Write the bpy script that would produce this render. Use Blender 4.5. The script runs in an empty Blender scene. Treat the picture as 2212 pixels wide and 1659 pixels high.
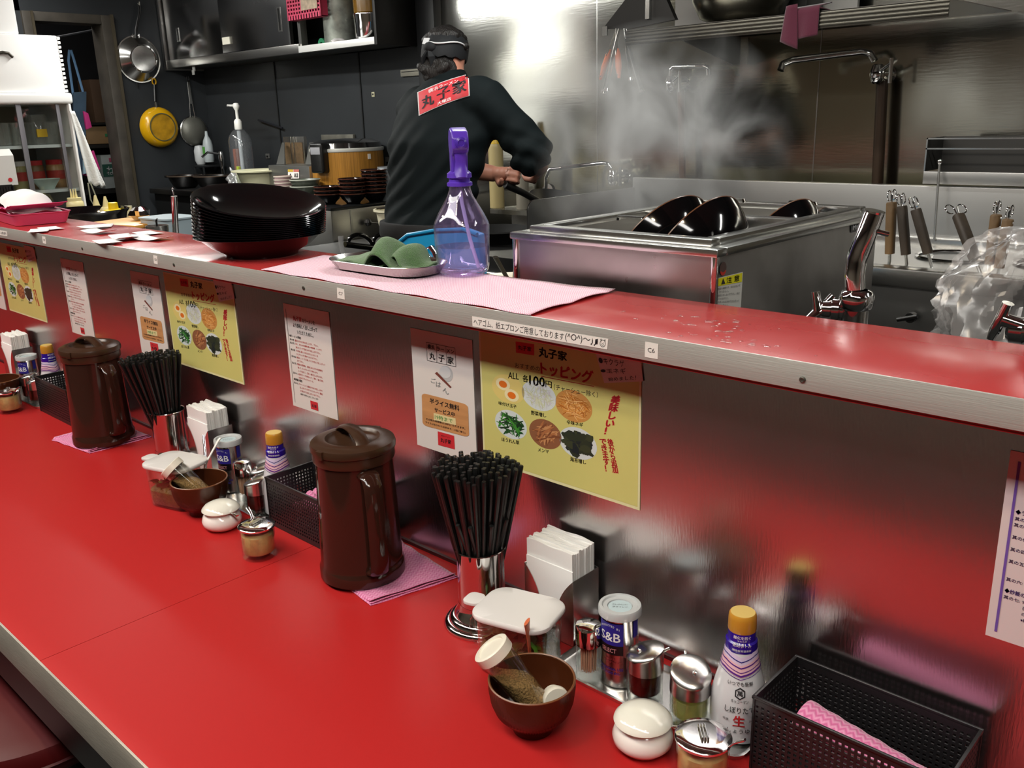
import bpy, bmesh, math, random
from mathutils import Vector, Matrix, Euler
random.seed(7)
PI = math.pi
S = bpy.context.scene
COL = S.collection

# ------------------------------------------------------------------ camera
CAM = Vector((0.0, 0.0, 1.51))
YAW, PITCH, ROLL, FPX = math.radians(43.536), math.radians(16.5107), math.radians(-1.6559), 1946.84
_f = Vector((-math.sin(YAW)*math.cos(PITCH), math.cos(YAW)*math.cos(PITCH), -math.sin(PITCH)))
_r = Vector((math.cos(YAW), math.sin(YAW), 0))
_u = _r.cross(_f)
_r2 = _r*math.cos(ROLL) + _u*math.sin(ROLL)
_u2 = -_r*math.sin(ROLL) + _u*math.cos(ROLL)
cd = bpy.data.cameras.new('camera'); cam = bpy.data.objects.new('camera', cd); COL.objects.link(cam)
cd.sensor_width = 36; cd.lens = FPX/2212*36; cd.clip_start = 0.02; cd.clip_end = 60
Mc = Matrix((( _r2.x, _u2.x, -_f.x, CAM.x), (_r2.y, _u2.y, -_f.y, CAM.y), (_r2.z, _u2.z, -_f.z, CAM.z), (0, 0, 0, 1)))
cam.matrix_world = Mc
S.camera = cam

def at(px, py, x=None, y=None, z=None):
    """the point of the room seen at a photo pixel, on the plane x, y or z = const (used to read off where things stand)"""
    d = _r2*((px-1106)/FPX) - _u2*((py-829.5)/FPX) + _f
    if z is not None: t = (z-CAM.z)/d.z
    elif y is not None: t = (y-CAM.y)/d.y
    else: t = (x-CAM.x)/d.x
    return CAM + d*t

# ------------------------------------------------------------------ world, exposure, lamps
S.view_settings.view_transform = 'Standard'; S.view_settings.look = 'None'
S.view_settings.gamma = 1; S.view_settings.use_curve_mapping = False
S.view_settings.exposure = 0.0
S.cycles.max_bounces = 7; S.cycles.diffuse_bounces = 3; S.cycles.glossy_bounces = 4
S.cycles.transmission_bounces = 6; S.cycles.transparent_max_bounces = 14; S.cycles.volume_bounces = 0
S.cycles.caustics_reflective = False; S.cycles.caustics_refractive = False
S.cycles.volume_step_rate = 2.0; S.cycles.volume_max_steps = 64
S.cycles.sample_clamp_indirect = 6.0
W_ = bpy.data.worlds.new('world'); S.world = W_; W_.use_nodes = True
W_.node_tree.nodes['Background'].inputs[0].default_value = (0.5, 0.52, 0.55, 1)
W_.node_tree.nodes['Background'].inputs[1].default_value = 0.15

def area(name, loc, size, power, color=(1, 1, 1), rot=(0, 0, 0), shape='RECTANGLE'):
    l = bpy.data.lights.new(name, 'AREA'); l.shape = shape; l.size = size[0]
    if len(size) > 1: l.size_y = size[1]
    l.energy = power; l.color = color
    o = bpy.data.objects.new(name, l); o.location = loc; o.rotation_euler = rot; COL.objects.link(o)
    return o
# fluorescent tubes over the kitchen side
TUBES = [(-3.95, 1.9), (-1.35, 1.9), (1.0, 1.9)]
for i, (x, y) in enumerate(TUBES):
    area('tube_light', (x, y, 2.20), (1.5, 0.08), 17 if i else 30, (1.0, 1.0, 0.95))
area('tube_light', (-4.9, 1.75, 2.52), (1.0, 0.09), 16, (1.0, 0.99, 0.94))
# warm spots and the general ceiling light over the guests
for x in (-3.4, -2.1, -0.9, 0.3):
    area('spot_light', (x, 0.05, 2.52), (0.12,), 5.5, (1.0, 0.80, 0.55), shape='DISK')
area('ceiling_light', (-1.6, -0.27, 2.58), (5.6, 0.30), 84, (1.0, 0.975, 0.93))

# ------------------------------------------------------------------ materials
MATS = {}
def srgb(c): return tuple((x/12.92 if x <= 0.04045 else ((x+0.055)/1.055)**2.4) for x in c)
def hexc(h): return srgb(tuple(int(h[i:i+2], 16)/255 for i in (0, 2, 4)))
def mat(name, col, rough=0.5, metal=0.0, spec=0.5, coat=0.0, bump=None, vary=None, sheen=0.0, emit=None, alpha=1.0, aniso=None, trans=0.0, coords='Object', roughvar=None):
    """bump=(scale, strength, distance[,stretch xyz]); vary=(scale, amount[,stretch]) darkens/lightens the colour in patches"""
    if name in MATS: return MATS[name]
    m = bpy.data.materials.new(name); m.use_nodes = True; MATS[name] = m
    nt = m.node_tree; N = nt.nodes; L = nt.links; b = N['Principled BSDF']
    if isinstance(col, str): col = hexc(col)
    b.inputs['Base Color'].default_value = (*col, 1)
    b.inputs['Roughness'].default_value = rough; b.inputs['Metallic'].default_value = metal
    b.inputs['Specular IOR Level'].default_value = spec
    b.inputs['Coat Weight'].default_value = coat; b.inputs['Coat Roughness'].default_value = 0.08
    b.inputs['Sheen Weight'].default_value = sheen; b.inputs['Alpha'].default_value = alpha
    b.inputs['Transmission Weight'].default_value = trans
    if emit: b.inputs['Emission Color'].default_value = (*emit[0], 1); b.inputs['Emission Strength'].default_value = emit[1]
    tc = N.new('ShaderNodeTexCoord')
    def noise(scale, stretch, detail=4):
        mp = N.new('ShaderNodeMapping'); mp.inputs['Scale'].default_value = stretch
        L.new(tc.outputs[coords], mp.inputs[0])
        n = N.new('ShaderNodeTexNoise'); n.inputs['Scale'].default_value = scale; n.inputs['Detail'].default_value = detail
        L.new(mp.outputs[0], n.inputs['Vector']); return n
    if vary:
        n = noise(vary[0], vary[2] if len(vary) > 2 else (1, 1, 1))
        r = N.new('ShaderNodeMapRange'); r.inputs['From Min'].default_value = 0.3; r.inputs['From Max'].default_value = 0.7
        r.inputs['To Min'].default_value = 1-vary[1]; r.inputs['To Max'].default_value = 1+vary[1]*0.6
        L.new(n.outputs['Fac'], r.inputs['Value'])
        mx = N.new('ShaderNodeMix'); mx.data_type = 'RGBA'; mx.blend_type = 'MULTIPLY'; mx.inputs[0].default_value = 1
        mx.inputs[6].default_value = (*col, 1); L.new(r.outputs[0], mx.inputs[7]); L.new(mx.outputs[2], b.inputs['Base Color'])
    if roughvar:
        n = noise(roughvar[0], roughvar[3] if len(roughvar) > 3 else (1, 1, 1))
        r = N.new('ShaderNodeMapRange'); r.inputs['From Min'].default_value = 0.3; r.inputs['From Max'].default_value = 0.7
        r.inputs['To Min'].default_value = roughvar[1]; r.inputs['To Max'].default_value = roughvar[2]
        L.new(n.outputs['Fac'], r.inputs['Value']); L.new(r.outputs[0], b.inputs['Roughness'])
    if bump:
        n = noise(bump[0], bump[3] if len(bump) > 3 else (1, 1, 1), 2)
        bp = N.new('ShaderNodeBump'); bp.inputs['Strength'].default_value = bump[1]; bp.inputs['Distance'].default_value = bump[2]
        L.new(n.outputs['Fac'], bp.inputs['Height']); L.new(bp.outputs[0], b.inputs['Normal'])
    if aniso is not None:
        b.inputs['Anisotropic'].default_value = aniso
    return m

def clear(name, tint, rough=0.03, refl=1.0, body=None):
    """thin clear plastic or glass: tinted see-through with a Fresnel sheen, optionally a share of a diffuse body"""
    if name in MATS: return MATS[name]
    m = bpy.data.materials.new(name); m.use_nodes = True; MATS[name] = m
    nt = m.node_tree; N = nt.nodes; L = nt.links; N.remove(N['Principled BSDF'])
    out = N['Material Output']
    if isinstance(tint, str): tint = hexc(tint)
    t = N.new('ShaderNodeBsdfTransparent'); t.inputs[0].default_value = (*tint, 1)
    g = N.new('ShaderNodeBsdfGlossy'); g.inputs['Roughness'].default_value = rough; g.inputs[0].default_value = (refl, refl, refl, 1)
    lw = N.new('ShaderNodeLayerWeight'); lw.inputs[0].default_value = 0.5
    pw = N.new('ShaderNodeMath'); pw.operation = 'POWER'; L.new(lw.outputs['Facing'], pw.inputs[0]); pw.inputs[1].default_value = 3.5
    fr = N.new('ShaderNodeMath'); fr.operation = 'MULTIPLY_ADD'; L.new(pw.outputs[0], fr.inputs[0]); fr.inputs[1].default_value = 0.75; fr.inputs[2].default_value = 0.045
    mx = N.new('ShaderNodeMixShader'); L.new(fr.outputs[0], mx.inputs[0])
    base = t
    if body:
        d = N.new('ShaderNodeBsdfDiffuse'); c = body[0]; c = hexc(c) if isinstance(c, str) else c
        d.inputs[0].default_value = (*c, 1)
        m2 = N.new('ShaderNodeMixShader'); m2.inputs[0].default_value = body[1]
        L.new(t.outputs[0], m2.inputs[1]); L.new(d.outputs[0], m2.inputs[2]); base = m2
    L.new(base.outputs[0], mx.inputs[1]); L.new(g.outputs[0], mx.inputs[2]); L.new(mx.outputs[0], out.inputs[0])
    return m

# ------------------------------------------------------------------ geometry helpers
class G:
    def __init__(s): s.v = []; s.f = []
    def add(s, vs, fs, M=None):
        o = len(s.v)
        for p in vs:
            p = Vector(p); s.v.append(M @ p if M else p)
        s.f += [tuple(i+o for i in f) for f in fs]; return s
    def box(s, x0, x1, y0, y1, z0, z1, M=None):
        return s.add([(x0,y0,z0),(x1,y0,z0),(x1,y1,z0),(x0,y1,z0),(x0,y0,z1),(x1,y0,z1),(x1,y1,z1),(x0,y1,z1)],
                     [(0,3,2,1),(4,5,6,7),(0,1,5,4),(1,2,6,5),(2,3,7,6),(3,0,4,7)], M)
    def lathe(s, prof, seg=32, M=None, rf=None, cap=False):
        vs, fs = [], []; n = len(prof); idx = []
        for (r, z) in prof:
            if r < 1e-6: idx.append([len(vs)]); vs.append((0, 0, z))
            else:
                idx.append(list(range(len(vs), len(vs)+seg)))
                for k in range(seg):
                    a = 2*PI*k/seg; q = r*(rf(a, z) if rf else 1); vs.append((q*math.cos(a), q*math.sin(a), z))
        for i in range(n-1):
            A, B = idx[i], idx[i+1]
            for k in range(seg):
                k2 = (k+1) % seg
                if len(A) == 1 and len(B) == 1: continue
                if len(A) == 1: fs.append((A[0], B[k2], B[k]))
                elif len(B) == 1: fs.append((A[k], A[k2], B[0]))
                else: fs.append((A[k], A[k2], B[k2], B[k]))
        if cap:
            for e in (idx[0], idx[-1]):
                if len(e) > 1: fs.append(tuple(e))
        return s.add(vs, fs, M)
    def tube(s, pts, r, seg=10, M=None, closed=False, flat=None):
        pts = [Vector(p) for p in pts]; n = len(pts); vs, fs = [], []
        rr = r if isinstance(r, (list, tuple)) else [r]*n
        up = None
        for i, p in enumerate(pts):
            if closed: t = (pts[(i+1) % n]-pts[i-1])
            else: t = pts[min(i+1, n-1)]-pts[max(i-1, 0)]
            t = t.normalized() if t.length > 1e-9 else Vector((0, 0, 1))
            if up is None:
                up = Vector((0, 0, 1)) if abs(t.z) < 0.95 else Vector((1, 0, 0))
            up = (up - t*up.dot(t)).normalized(); sd = t.cross(up)
            for k in range(seg):
                a = 2*PI*k/seg + PI/seg
                fx, fy = (flat if flat else (1, 1))
                vs.append(p + sd*math.cos(a)*rr[i]*fx + up*math.sin(a)*rr[i]*fy)
        m = n if closed else n-1
        for i in range(m):
            for k in range(seg):
                a, b = i*seg+k, i*seg+(k+1) % seg; c, d = ((i+1) % n)*seg+(k+1) % seg, ((i+1) % n)*seg+k
                fs.append((a, b, c, d))
        if not closed: fs += [tuple(range(seg))[::-1], tuple(range((n-1)*seg, n*seg))]
        return s.add(vs, fs, M)
    def prism(s, poly, z0, z1, M=None):
        n = len(poly)
        vs = [(x, y, z0) for x, y in poly]+[(x, y, z1) for x, y in poly]
        fs = [tuple(range(n))[::-1], tuple(range(n, 2*n))]+[(i, (i+1) % n, n+(i+1) % n, n+i) for i in range(n)]
        return s.add(vs, fs, M)
    def loft(s, rings, M=None, cap=True):
        m = len(rings[0]); vs = [p for r in rings for p in r]; fs = []
        for i in range(len(rings)-1):
            for k in range(m):
                a, b = i*m+k, i*m+(k+1) % m; fs.append((a, b, b+m, a+m))
        if cap: fs += [tuple(range(m))[::-1], tuple(range((len(rings)-1)*m, len(rings)*m))]
        return s.add(vs, fs, M)
    def grid(s, fn, nu, nv, M=None):
        vs = [fn(i/nu, j/nv) for j in range(nv+1) for i in range(nu+1)]; w = nu+1
        fs = [(j*w+i, j*w+i+1, (j+1)*w+i+1, (j+1)*w+i) for j in range(nv) for i in range(nu)]
        return s.add(vs, fs, M)
    def mesh(s, name, bevel=0, seg=2, recalc=True, sharp=40, smooth=True, solid=0):
        bm = bmesh.new()
        vs = [bm.verts.new(p) for p in s.v]
        for f in s.f:
            try: bm.faces.new([vs[i] for i in f])
            except ValueError: pass
        if recalc: bmesh.ops.recalc_face_normals(bm, faces=bm.faces)
        if bevel:
            es = [e for e in bm.edges if len(e.link_faces) == 2 and e.calc_face_angle(0) > math.radians(30)]
            bmesh.ops.bevel(bm, geom=es, offset=bevel, segments=seg, profile=0.6, affect='EDGES', clamp_overlap=True)
        me = bpy.data.meshes.new(name); bm.to_mesh(me); bm.free()
        if smooth:
            me.polygons.foreach_set('use_smooth', [True]*len(me.polygons)); me.set_sharp_from_angle(angle=math.radians(sharp))
        return me
    def obj(s, name, m, parent=None, bevel=0, seg=2, loc=None, rot=None, **k):
        me = s.mesh(name, bevel, seg, **k); me.materials.append(m)
        return link(name, me, parent, loc, rot)
def link(name, me, parent=None, loc=None, rot=None):
    o = bpy.data.objects.new(name, me); COL.objects.link(o); o.parent = parent
    if name.endswith(('lettering', 'handwriting')): o['kind'] = 'stuff'
    if loc is not None: o.location = loc
    if rot is not None: o.rotation_euler = rot
    return o
def thing(name, label, cat, loc=(0, 0, 0), rz=0, group=None, rot=None):
    o = bpy.data.objects.new(name, None); COL.objects.link(o); o.empty_display_size = 0.02
    o.location = loc; o.rotation_euler = rot if rot else (0, 0, rz)
    return tag(o, label, cat, group)
def tag(o, label, cat, group=None, kind=None):
    o['label'] = label; o['category'] = cat
    if group: o['group'] = group
    if kind: o['kind'] = kind
    return o
def struct(o): o['kind'] = 'structure'; return o
def stuff(o): o['kind'] = 'stuff'; return o
def dup(root, label, loc=None, rz=None, rot=None, group=None, skip=()):
    def rec(o, p):
        c = o.copy(); COL.objects.link(c)
        if p is not None: c.parent = p
        for ch in o.children:
            if ch.name.split('.')[0] in skip: continue
            rec(ch, c)
        return c
    r = rec(root, None); r['label'] = label
    if loc is not None: r.location = loc
    if rz is not None: r.rotation_euler = (0, 0, rz)
    if rot is not None: r.rotation_euler = rot
    if group: r['group'] = group
    return r
def T(x=0, y=0, z=0): return Matrix.Translation((x, y, z))
def RX(a): return Matrix.Rotation(a, 4, 'X')
def RY(a): return Matrix.Rotation(a, 4, 'Y')
def RZ(a): return Matrix.Rotation(a, 4, 'Z')
def align(p, q):
    """matrix taking +Z from p towards q"""
    d = (Vector(q)-Vector(p)).normalized()
    return Matrix.Translation(p) @ d.to_track_quat('Z', 'Y').to_matrix().to_4x4()
def rrect(w, h, r, n=4):
    pts = []
    for cx, cy, a0 in ((w/2-r, h/2-r, 0), (-w/2+r, h/2-r, PI/2), (-w/2+r, -h/2+r, PI), (w/2-r, -h/2+r, 1.5*PI)):
        for k in range(n+1):
            a = a0+PI/2*k/n; pts.append((cx+r*math.cos(a), cy+r*math.sin(a)))
    return pts
def bez(p0, p1, p2, p3, n=10):
    P = [Vector(p) for p in (p0, p1, p2, p3)]
    return [P[0]*(1-t)**3+P[1]*3*t*(1-t)**2+P[2]*3*t*t*(1-t)+P[3]*t**3 for t in [i/n for i in range(n+1)]]

# ------------------------------------------------------------------ lettering
_tc = {}
def glyphs(body, bold=0.0, vertical=False):
    key = (body, bold, vertical)
    if key in _tc: return _tc[key]
    cu = bpy.data.curves.new('lettering', 'FONT'); cu.body = '\n'.join(body) if vertical else body
    cu.size = 1; cu.resolution_u = 2; cu.offset = bold; cu.align_x = 'CENTER' if vertical else 'LEFT'
    if vertical: cu.space_line = 0.85
    ob = bpy.data.objects.new('lettering', cu)
    me = bpy.data.meshes.new_from_object(ob)
    vs = [(v.co.x, v.co.y) for v in me.vertices]; fs = [tuple(p.vertices) for p in me.polygons]
    bpy.data.objects.remove(ob); bpy.data.meshes.remove(me); bpy.data.curves.remove(cu)
    if not vs: vs = [(0, 0)]
    x0 = min(v[0] for v in vs); x1 = max(v[0] for v in vs); y0 = min(v[1] for v in vs); y1 = max(v[1] for v in vs)
    _tc[key] = ([((x-x0)/max(x1-x0, 1e-6), (y-y0)/max(y1-y0, 1e-6)) for x, y in vs], fs, (x1-x0)/max(y1-y0, 1e-6))
    return _tc[key]
def put_text(g, body, quad, bold=0.0, vertical=False, fn=None):
    """writes body into the quad (bottom-left, bottom-right, top-right, top-left)"""
    vs, fs, _ = glyphs(body, 0.0, vertical)
    a, b, c, d = [Vector(q) for q in quad]
    # heavier strokes: the same outline laid down again a hair to the side
    wd = max((b-a).length, 1e-6); ht = max((d-a).length, 1e-6); sh = bold*0.62*(wd if vertical else ht)
    for du, dv in (((0, 0),) if bold < 0.012 else ((-sh/wd, -sh/ht*.5), (sh/wd, -sh/ht*.5), (0, sh/ht*0.7), (0, 0))):
        out = []
        for u, v in vs:
            u, v = u+du, v+dv
            p = (a*(1-u)+b*u)*(1-v)+(d*(1-u)+c*u)*v
            out.append(fn(p) if fn else p)
        g.add(out, fs)
def text_box(g, body, x, z, w, h, y=0, bold=0.0, vertical=False):
    put_text(g, body, ((x, y, z), (x+w, y, z), (x+w, y, z+h), (x, y, z+h)), bold, vertical)

# ================================================================== the setting
ZT = 0.78      # lower counter top
ZU = 1.255     # upper counter top
YP = 0.936     # steel panel between the counters
YW = 3.1       # kitchen back wall
XL = -5.58     # kitchen left wall
KF = 0.22      # raised kitchen floor
RED = mat('red_laminate', (0.44, 0.018, 0.018), 0.40, spec=0.24, roughvar=(2, 0.36, 0.46))
ALU = mat('brushed_aluminium', (0.58, 0.58, 0.54), 0.42, 0.5, bump=(30, 0.25, 0.001, (1, 30, 30)), vary=(4, 0.10, (1, 8, 8)))
STEEL = mat('brushed_steel', (0.50, 0.49, 0.47), 0.28, 1.0, bump=(60, 0.12, 0.001, (20, 20, 1)), vary=(3, 0.10))
CHROME = mat('polished_chrome', (0.80, 0.80, 0.80), 0.07, 1.0)
SATIN = mat('satin_steel', (0.62, 0.62, 0.60), 0.22, 1.0)
WORN = mat('worn_steel', (0.46, 0.45, 0.42), 0.30, 1.0, vary=(5, 0.30), roughvar=(4, 0.18, 0.42), bump=(9, 0.15, 0.01))
BLACKWALL = mat('black_painted_wall', '2c2f32', 0.45, bump=(90, 0.10, 0.002), vary=(2.5, 0.2))
DARK = mat('dark_customer_wall', (0.15, 0.125, 0.095), 0.8)
WHITE = mat('white_plastic', 'f1f0ea', 0.32)
BLACKP = mat('black_plastic', '141414', 0.30)
BLACKG = mat('black_lacquer', '08080a', 0.08, coat=0.5)
INK = mat('black_ink', '17151a', 0.7); REDINK = mat('red_ink', 'c4232b', 0.7); BLUEINK = mat('blue_ink', '251a86', 0.6)
WHITEINK = mat('white_ink', 'efefef', 0.6); GREENINK = mat('green_ink', '2f8a3c', 0.7); PURPLEINK = mat('purple_ink', '6a4aa0', 0.7)
PAPER = mat('white_paper', 'e6e2dc', 0.55)
PINK = None

# steel back wall: big dented sheet with soft waves
def wavy_steel():
    m = bpy.data.materials.new('wavy_steel_sheet'); m.use_nodes = True
    N = m.node_tree.nodes; L = m.node_tree.links; b = N['Principled BSDF']
    b.inputs['Base Color'].default_value = (0.47, 0.46, 0.42, 1); b.inputs['Metallic'].default_value = 1; b.inputs['Roughness'].default_value = 0.14
    tc = N.new('ShaderNodeTexCoord')
    def nz(sc, st, det=1):
        mp = N.new('ShaderNodeMapping'); mp.inputs['Scale'].default_value = st; L.new(tc.outputs['Object'], mp.inputs[0])
        n = N.new('ShaderNodeTexNoise'); n.inputs['Scale'].default_value = sc; n.inputs['Detail'].default_value = det; L.new(mp.outputs[0], n.inputs['Vector']); return n
    a = nz(1.9, (1.1, 1, .62), 0); c = nz(120, (0.12, 1, 1), 2)
    b1 = N.new('ShaderNodeBump'); b1.inputs['Strength'].default_value = 0.8; b1.inputs['Distance'].default_value = 0.011
    b2 = N.new('ShaderNodeBump'); b2.inputs['Strength'].default_value = 0.15; b2.inputs['Distance'].default_value = 0.0008
    L.new(a.outputs['Fac'], b1.inputs['Height']); L.new(c.outputs['Fac'], b2.inputs['Height']); L.new(b1.outputs[0], b2.inputs['Normal']); L.new(b2.outputs[0], b.inputs['Normal'])
    d = nz(1.1, (1, 1, 1), 3); r = N.new('ShaderNodeValToRGB'); L.new(d.outputs['Fac'], r.inputs[0])
    r.color_ramp.elements[0].position = 0.35; r.color_ramp.elements[0].color = (0.46, 0.44, 0.34, 1)
    r.color_ramp.elements[1].position = 0.65; r.color_ramp.elements[1].color = (0.60, 0.60, 0.57, 1)
    L.new(r.outputs[0], b.inputs['Base Color'])
    return m
WAVY = wavy_steel()
CEIL = mat('ceiling_paint', (0.25, 0.24, 0.22), 0.7)
TILE = mat('dark_floor_tile', '2a2624', 0.35, bump=(14, 0.2, 0.003))

g = G().box(-6.2, 2.6, -2.4, 1.0, -0.06, 0.0); struct(g.obj('floor', TILE))
g = G().box(-6.2, 2.6, 1.0, 3.2, -0.06, KF); struct(g.obj('floor_kitchen', TILE))
g = G().box(-6.2, 2.6, -2.4, 0.95, 2.62, 2.70); struct(g.obj('ceiling', CEIL))
g = G().box(-6.2, 2.6, 0.95, 3.2, 2.62, 2.70); struct(g.obj('ceiling_kitchen', mat('kitchen_ceiling', (0.55, 0.55, 0.53), 0.7)))
XS = at(948, 200, y=YW).x     # where the steel sheet starts
g = G().box(XS, 2.6, YW, YW+0.06, KF, 2.62); wb = struct(g.obj('wall_back', WAVY))
XC = at(451, 230, y=YW).x
g = G().box(XL-0.5, XS, YW, YW+0.06, KF, 2.62); wk = struct(g.obj('wall_back_left', BLACKWALL))
# faint sheet seams of the cladding
for px in (601, 783):
    x = at(px, 230, y=YW).x
    G().box(x-0.004, x+0.004, YW-0.006, YW, KF, 1.95 if px > 700 else 1.9).obj('seam_strip', mat('seam_black', '101112', 0.5), wk)
for px in (1290, 1765):
    x = at(px, 230, y=YW).x
    G().box(x-0.002, x+0.002, YW-0.0015, YW, KF, 2.6).obj('sheet_seam', SATIN, wb)
g = G().box(2.55, 2.62, -2.4, 3.2, 0, 2.62); struct(g.obj('wall_right', DARK))
g = G().box(-6.2, 2.6, -2.46, -2.4, 0, 2.62); struct(g.obj('wall_front', DARK))
g = G().box(-6.26, -6.2, -2.4, 1.0, 0, 2.62); struct(g.obj('wall_left_guest', DARK))
# left kitchen wall with the door opening
d0 = at(243, 70, x=XL).y; dtop = at(200, 32, x=XL).z; dl = at(45, 35, x=XL).y
g = G().box(XL-0.12, XL, d0, YW, KF, 2.62).box(XL-0.12, XL, dl-1.2, d0, dtop, 2.62).box(XL-0.12, XL, 0.2, dl, KF, 2.62)
struct(g.obj('wall_left', BLACKWALL))
FRAME = mat('old_door_frame', '3f3a33', 0.55, vary=(12, 0.3))
dr = struct(G().box(XL-0.13, XL+0.02, d0-0.065, d0, KF, dtop).box(XL-0.13, XL+0.02, dl, dl+0.05, KF, dtop).box(XL-0.13, XL+0.019, dl+0.05, d0-0.065, dtop-0.05, dtop).obj('door_1', FRAME, bevel=0.004))
G().box(XL+0.02, XL+0.032, d0-0.012, d0+0.004, KF, dtop+0.004).box(XL+0.02, XL+0.032, dl+0.044, dl+0.056, KF, dtop).obj('door_stop', mat('worn_metal_edge', '5d5546', 0.4, 0.6), dr)
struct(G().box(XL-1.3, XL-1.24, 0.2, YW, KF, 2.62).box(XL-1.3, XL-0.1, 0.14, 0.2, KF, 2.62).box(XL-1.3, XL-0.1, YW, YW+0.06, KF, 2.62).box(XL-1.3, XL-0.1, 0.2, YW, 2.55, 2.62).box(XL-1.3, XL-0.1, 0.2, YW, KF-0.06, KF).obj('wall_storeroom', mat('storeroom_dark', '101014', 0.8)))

# ------------------------------------------------------------------ the counter
CL, CR = -5.40, 1.2
ct = thing('lower_counter', 'long red laminate counter that the guests sit at, with a steel front edge', 'counter', (0, 0, 0))
YF = 0.347
# laminate sheets meet in a hairline seam
sx = at(526, 1242, z=ZT); sm = at(92, 1426, z=ZT)
xs = (sx.x+sm.x)/2
G().box(CL, xs-0.0005, YF, YP, ZT-0.032, ZT).obj('laminate_sheet', RED, ct, sharp=30)
G().box(xs+0.0005, CR, YF, YP, ZT-0.032, ZT).obj('laminate_sheet', RED, ct, sharp=30)
G().box(CL, CR, YF-0.0035, YF-0.0003, ZT-0.060, ZT+0.0008).obj('edge_trim', mat('scuffed_aluminium', (0.50, 0.46, 0.39), 0.42, 0.35, bump=(22, 0.3, 0.001, (4, 1, 30)), vary=(5, 0.25, (1, 1, 3))), ct, bevel=0.0008)
G().box(CL, CR, YF, YF+0.03, ZT-0.125, ZT-0.033).obj('apron', BLACKP, ct)
G().box(CL, CR, YP-0.1, YP, 0.0, ZT-0.033).obj('front_panel', mat('black_panel', '0f0f10', 0.4), ct)
pn = thing('splash_panel', 'brushed steel panel between the lower and the upper counter', 'panel', (0, 0, 0))
PANEL = mat('panel_steel', (0.66, 0.64, 0.65), 0.22, 1.0, bump=(45, 0.15, 0.0010, (8, 1, 1.2)), roughvar=(2.0, 0.20, 0.28))
G().box(CL, CR, YP, YP+0.012, ZT+0.0002, ZU-0.0325).obj('steel_sheet', PANEL, pn)
G().box(CL, CR, YP-0.003, YP+0.001, ZT, ZT+0.006).obj('bottom_bead', mat('dark_sealant', '3a1013', 0.5), pn)
up = thing('upper_counter', 'raised red laminate serving counter with an aluminium edge strip', 'counter', (0, 0, 0))
YU0, YU1 = 0.870, 1.083
RED2 = mat('red_laminate_worn', (0.42, 0.034, 0.034), 0.24, spec=0.5, bump=(4, 0.10, 0.02), roughvar=(6, 0.16, 0.3))
G().box(CL, CR, YU0+0.0012, YU1, ZU-0.032, ZU-0.0008).obj('laminate_top', RED2, up, bevel=0.001, sharp=30)
G().box(CL, CR, YU0-0.0015, YU0+0.0012, ZU-0.030, ZU+0.0005).obj('edge_trim', ALU, up, bevel=0.0008)
G().box(CL, CR, YU0+0.002, YU0+0.008, ZU-0.0345, ZU-0.030).obj('red_lip', mat('red_edge_band', '8e1418', 0.35), up)
g = G()
for px, py in ((1734, 820), (656, 622), (376, 572), (178, 537)):
    p = at(px, py, y=YU0-0.0015)
    s_ = G().lathe([(0.0035, 0), (0.0035, 0.0012), (0.0022, 0.0018), (0, 0.0010)], 14, T(p.x, YU0-0.0015, p.z) @ RX(PI/2)).obj('screw', mat('grey_screw', '6b6a62', 0.4, 0.9), up)
# kitchen-side body under the upper counter
cb = thing('counter_base', 'steel clad cabinet body under the upper counter on the kitchen side', 'cabinet', (0, 0, 0))
G().box(CL, CR, YP+0.0125, YP+0.10, KF, ZU-0.0325).obj('body', mat('kitchen_side_steel', (0.35, 0.35, 0.34), 0.4, 1.0), cb)

# ================================================================== things on the lower counter
BROWN = clear('smoky_brown_plastic', (0.16, 0.045, 0.03), 0.10, 0.8, body=((0.050, 0.018, 0.012), 0.70))
BROWNLID = mat('dark_brown_lid', '3a2619', 0.30, bump=(60, 0.12, 0.001))
GLASS = clear('clear_glass', (0.93, 0.95, 0.94)); GLASS2 = clear('clear_container', (0.95, 0.96, 0.94), 0.05)
def facing(x, y): return math.atan2(CAM.y-y, CAM.x-x)

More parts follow.
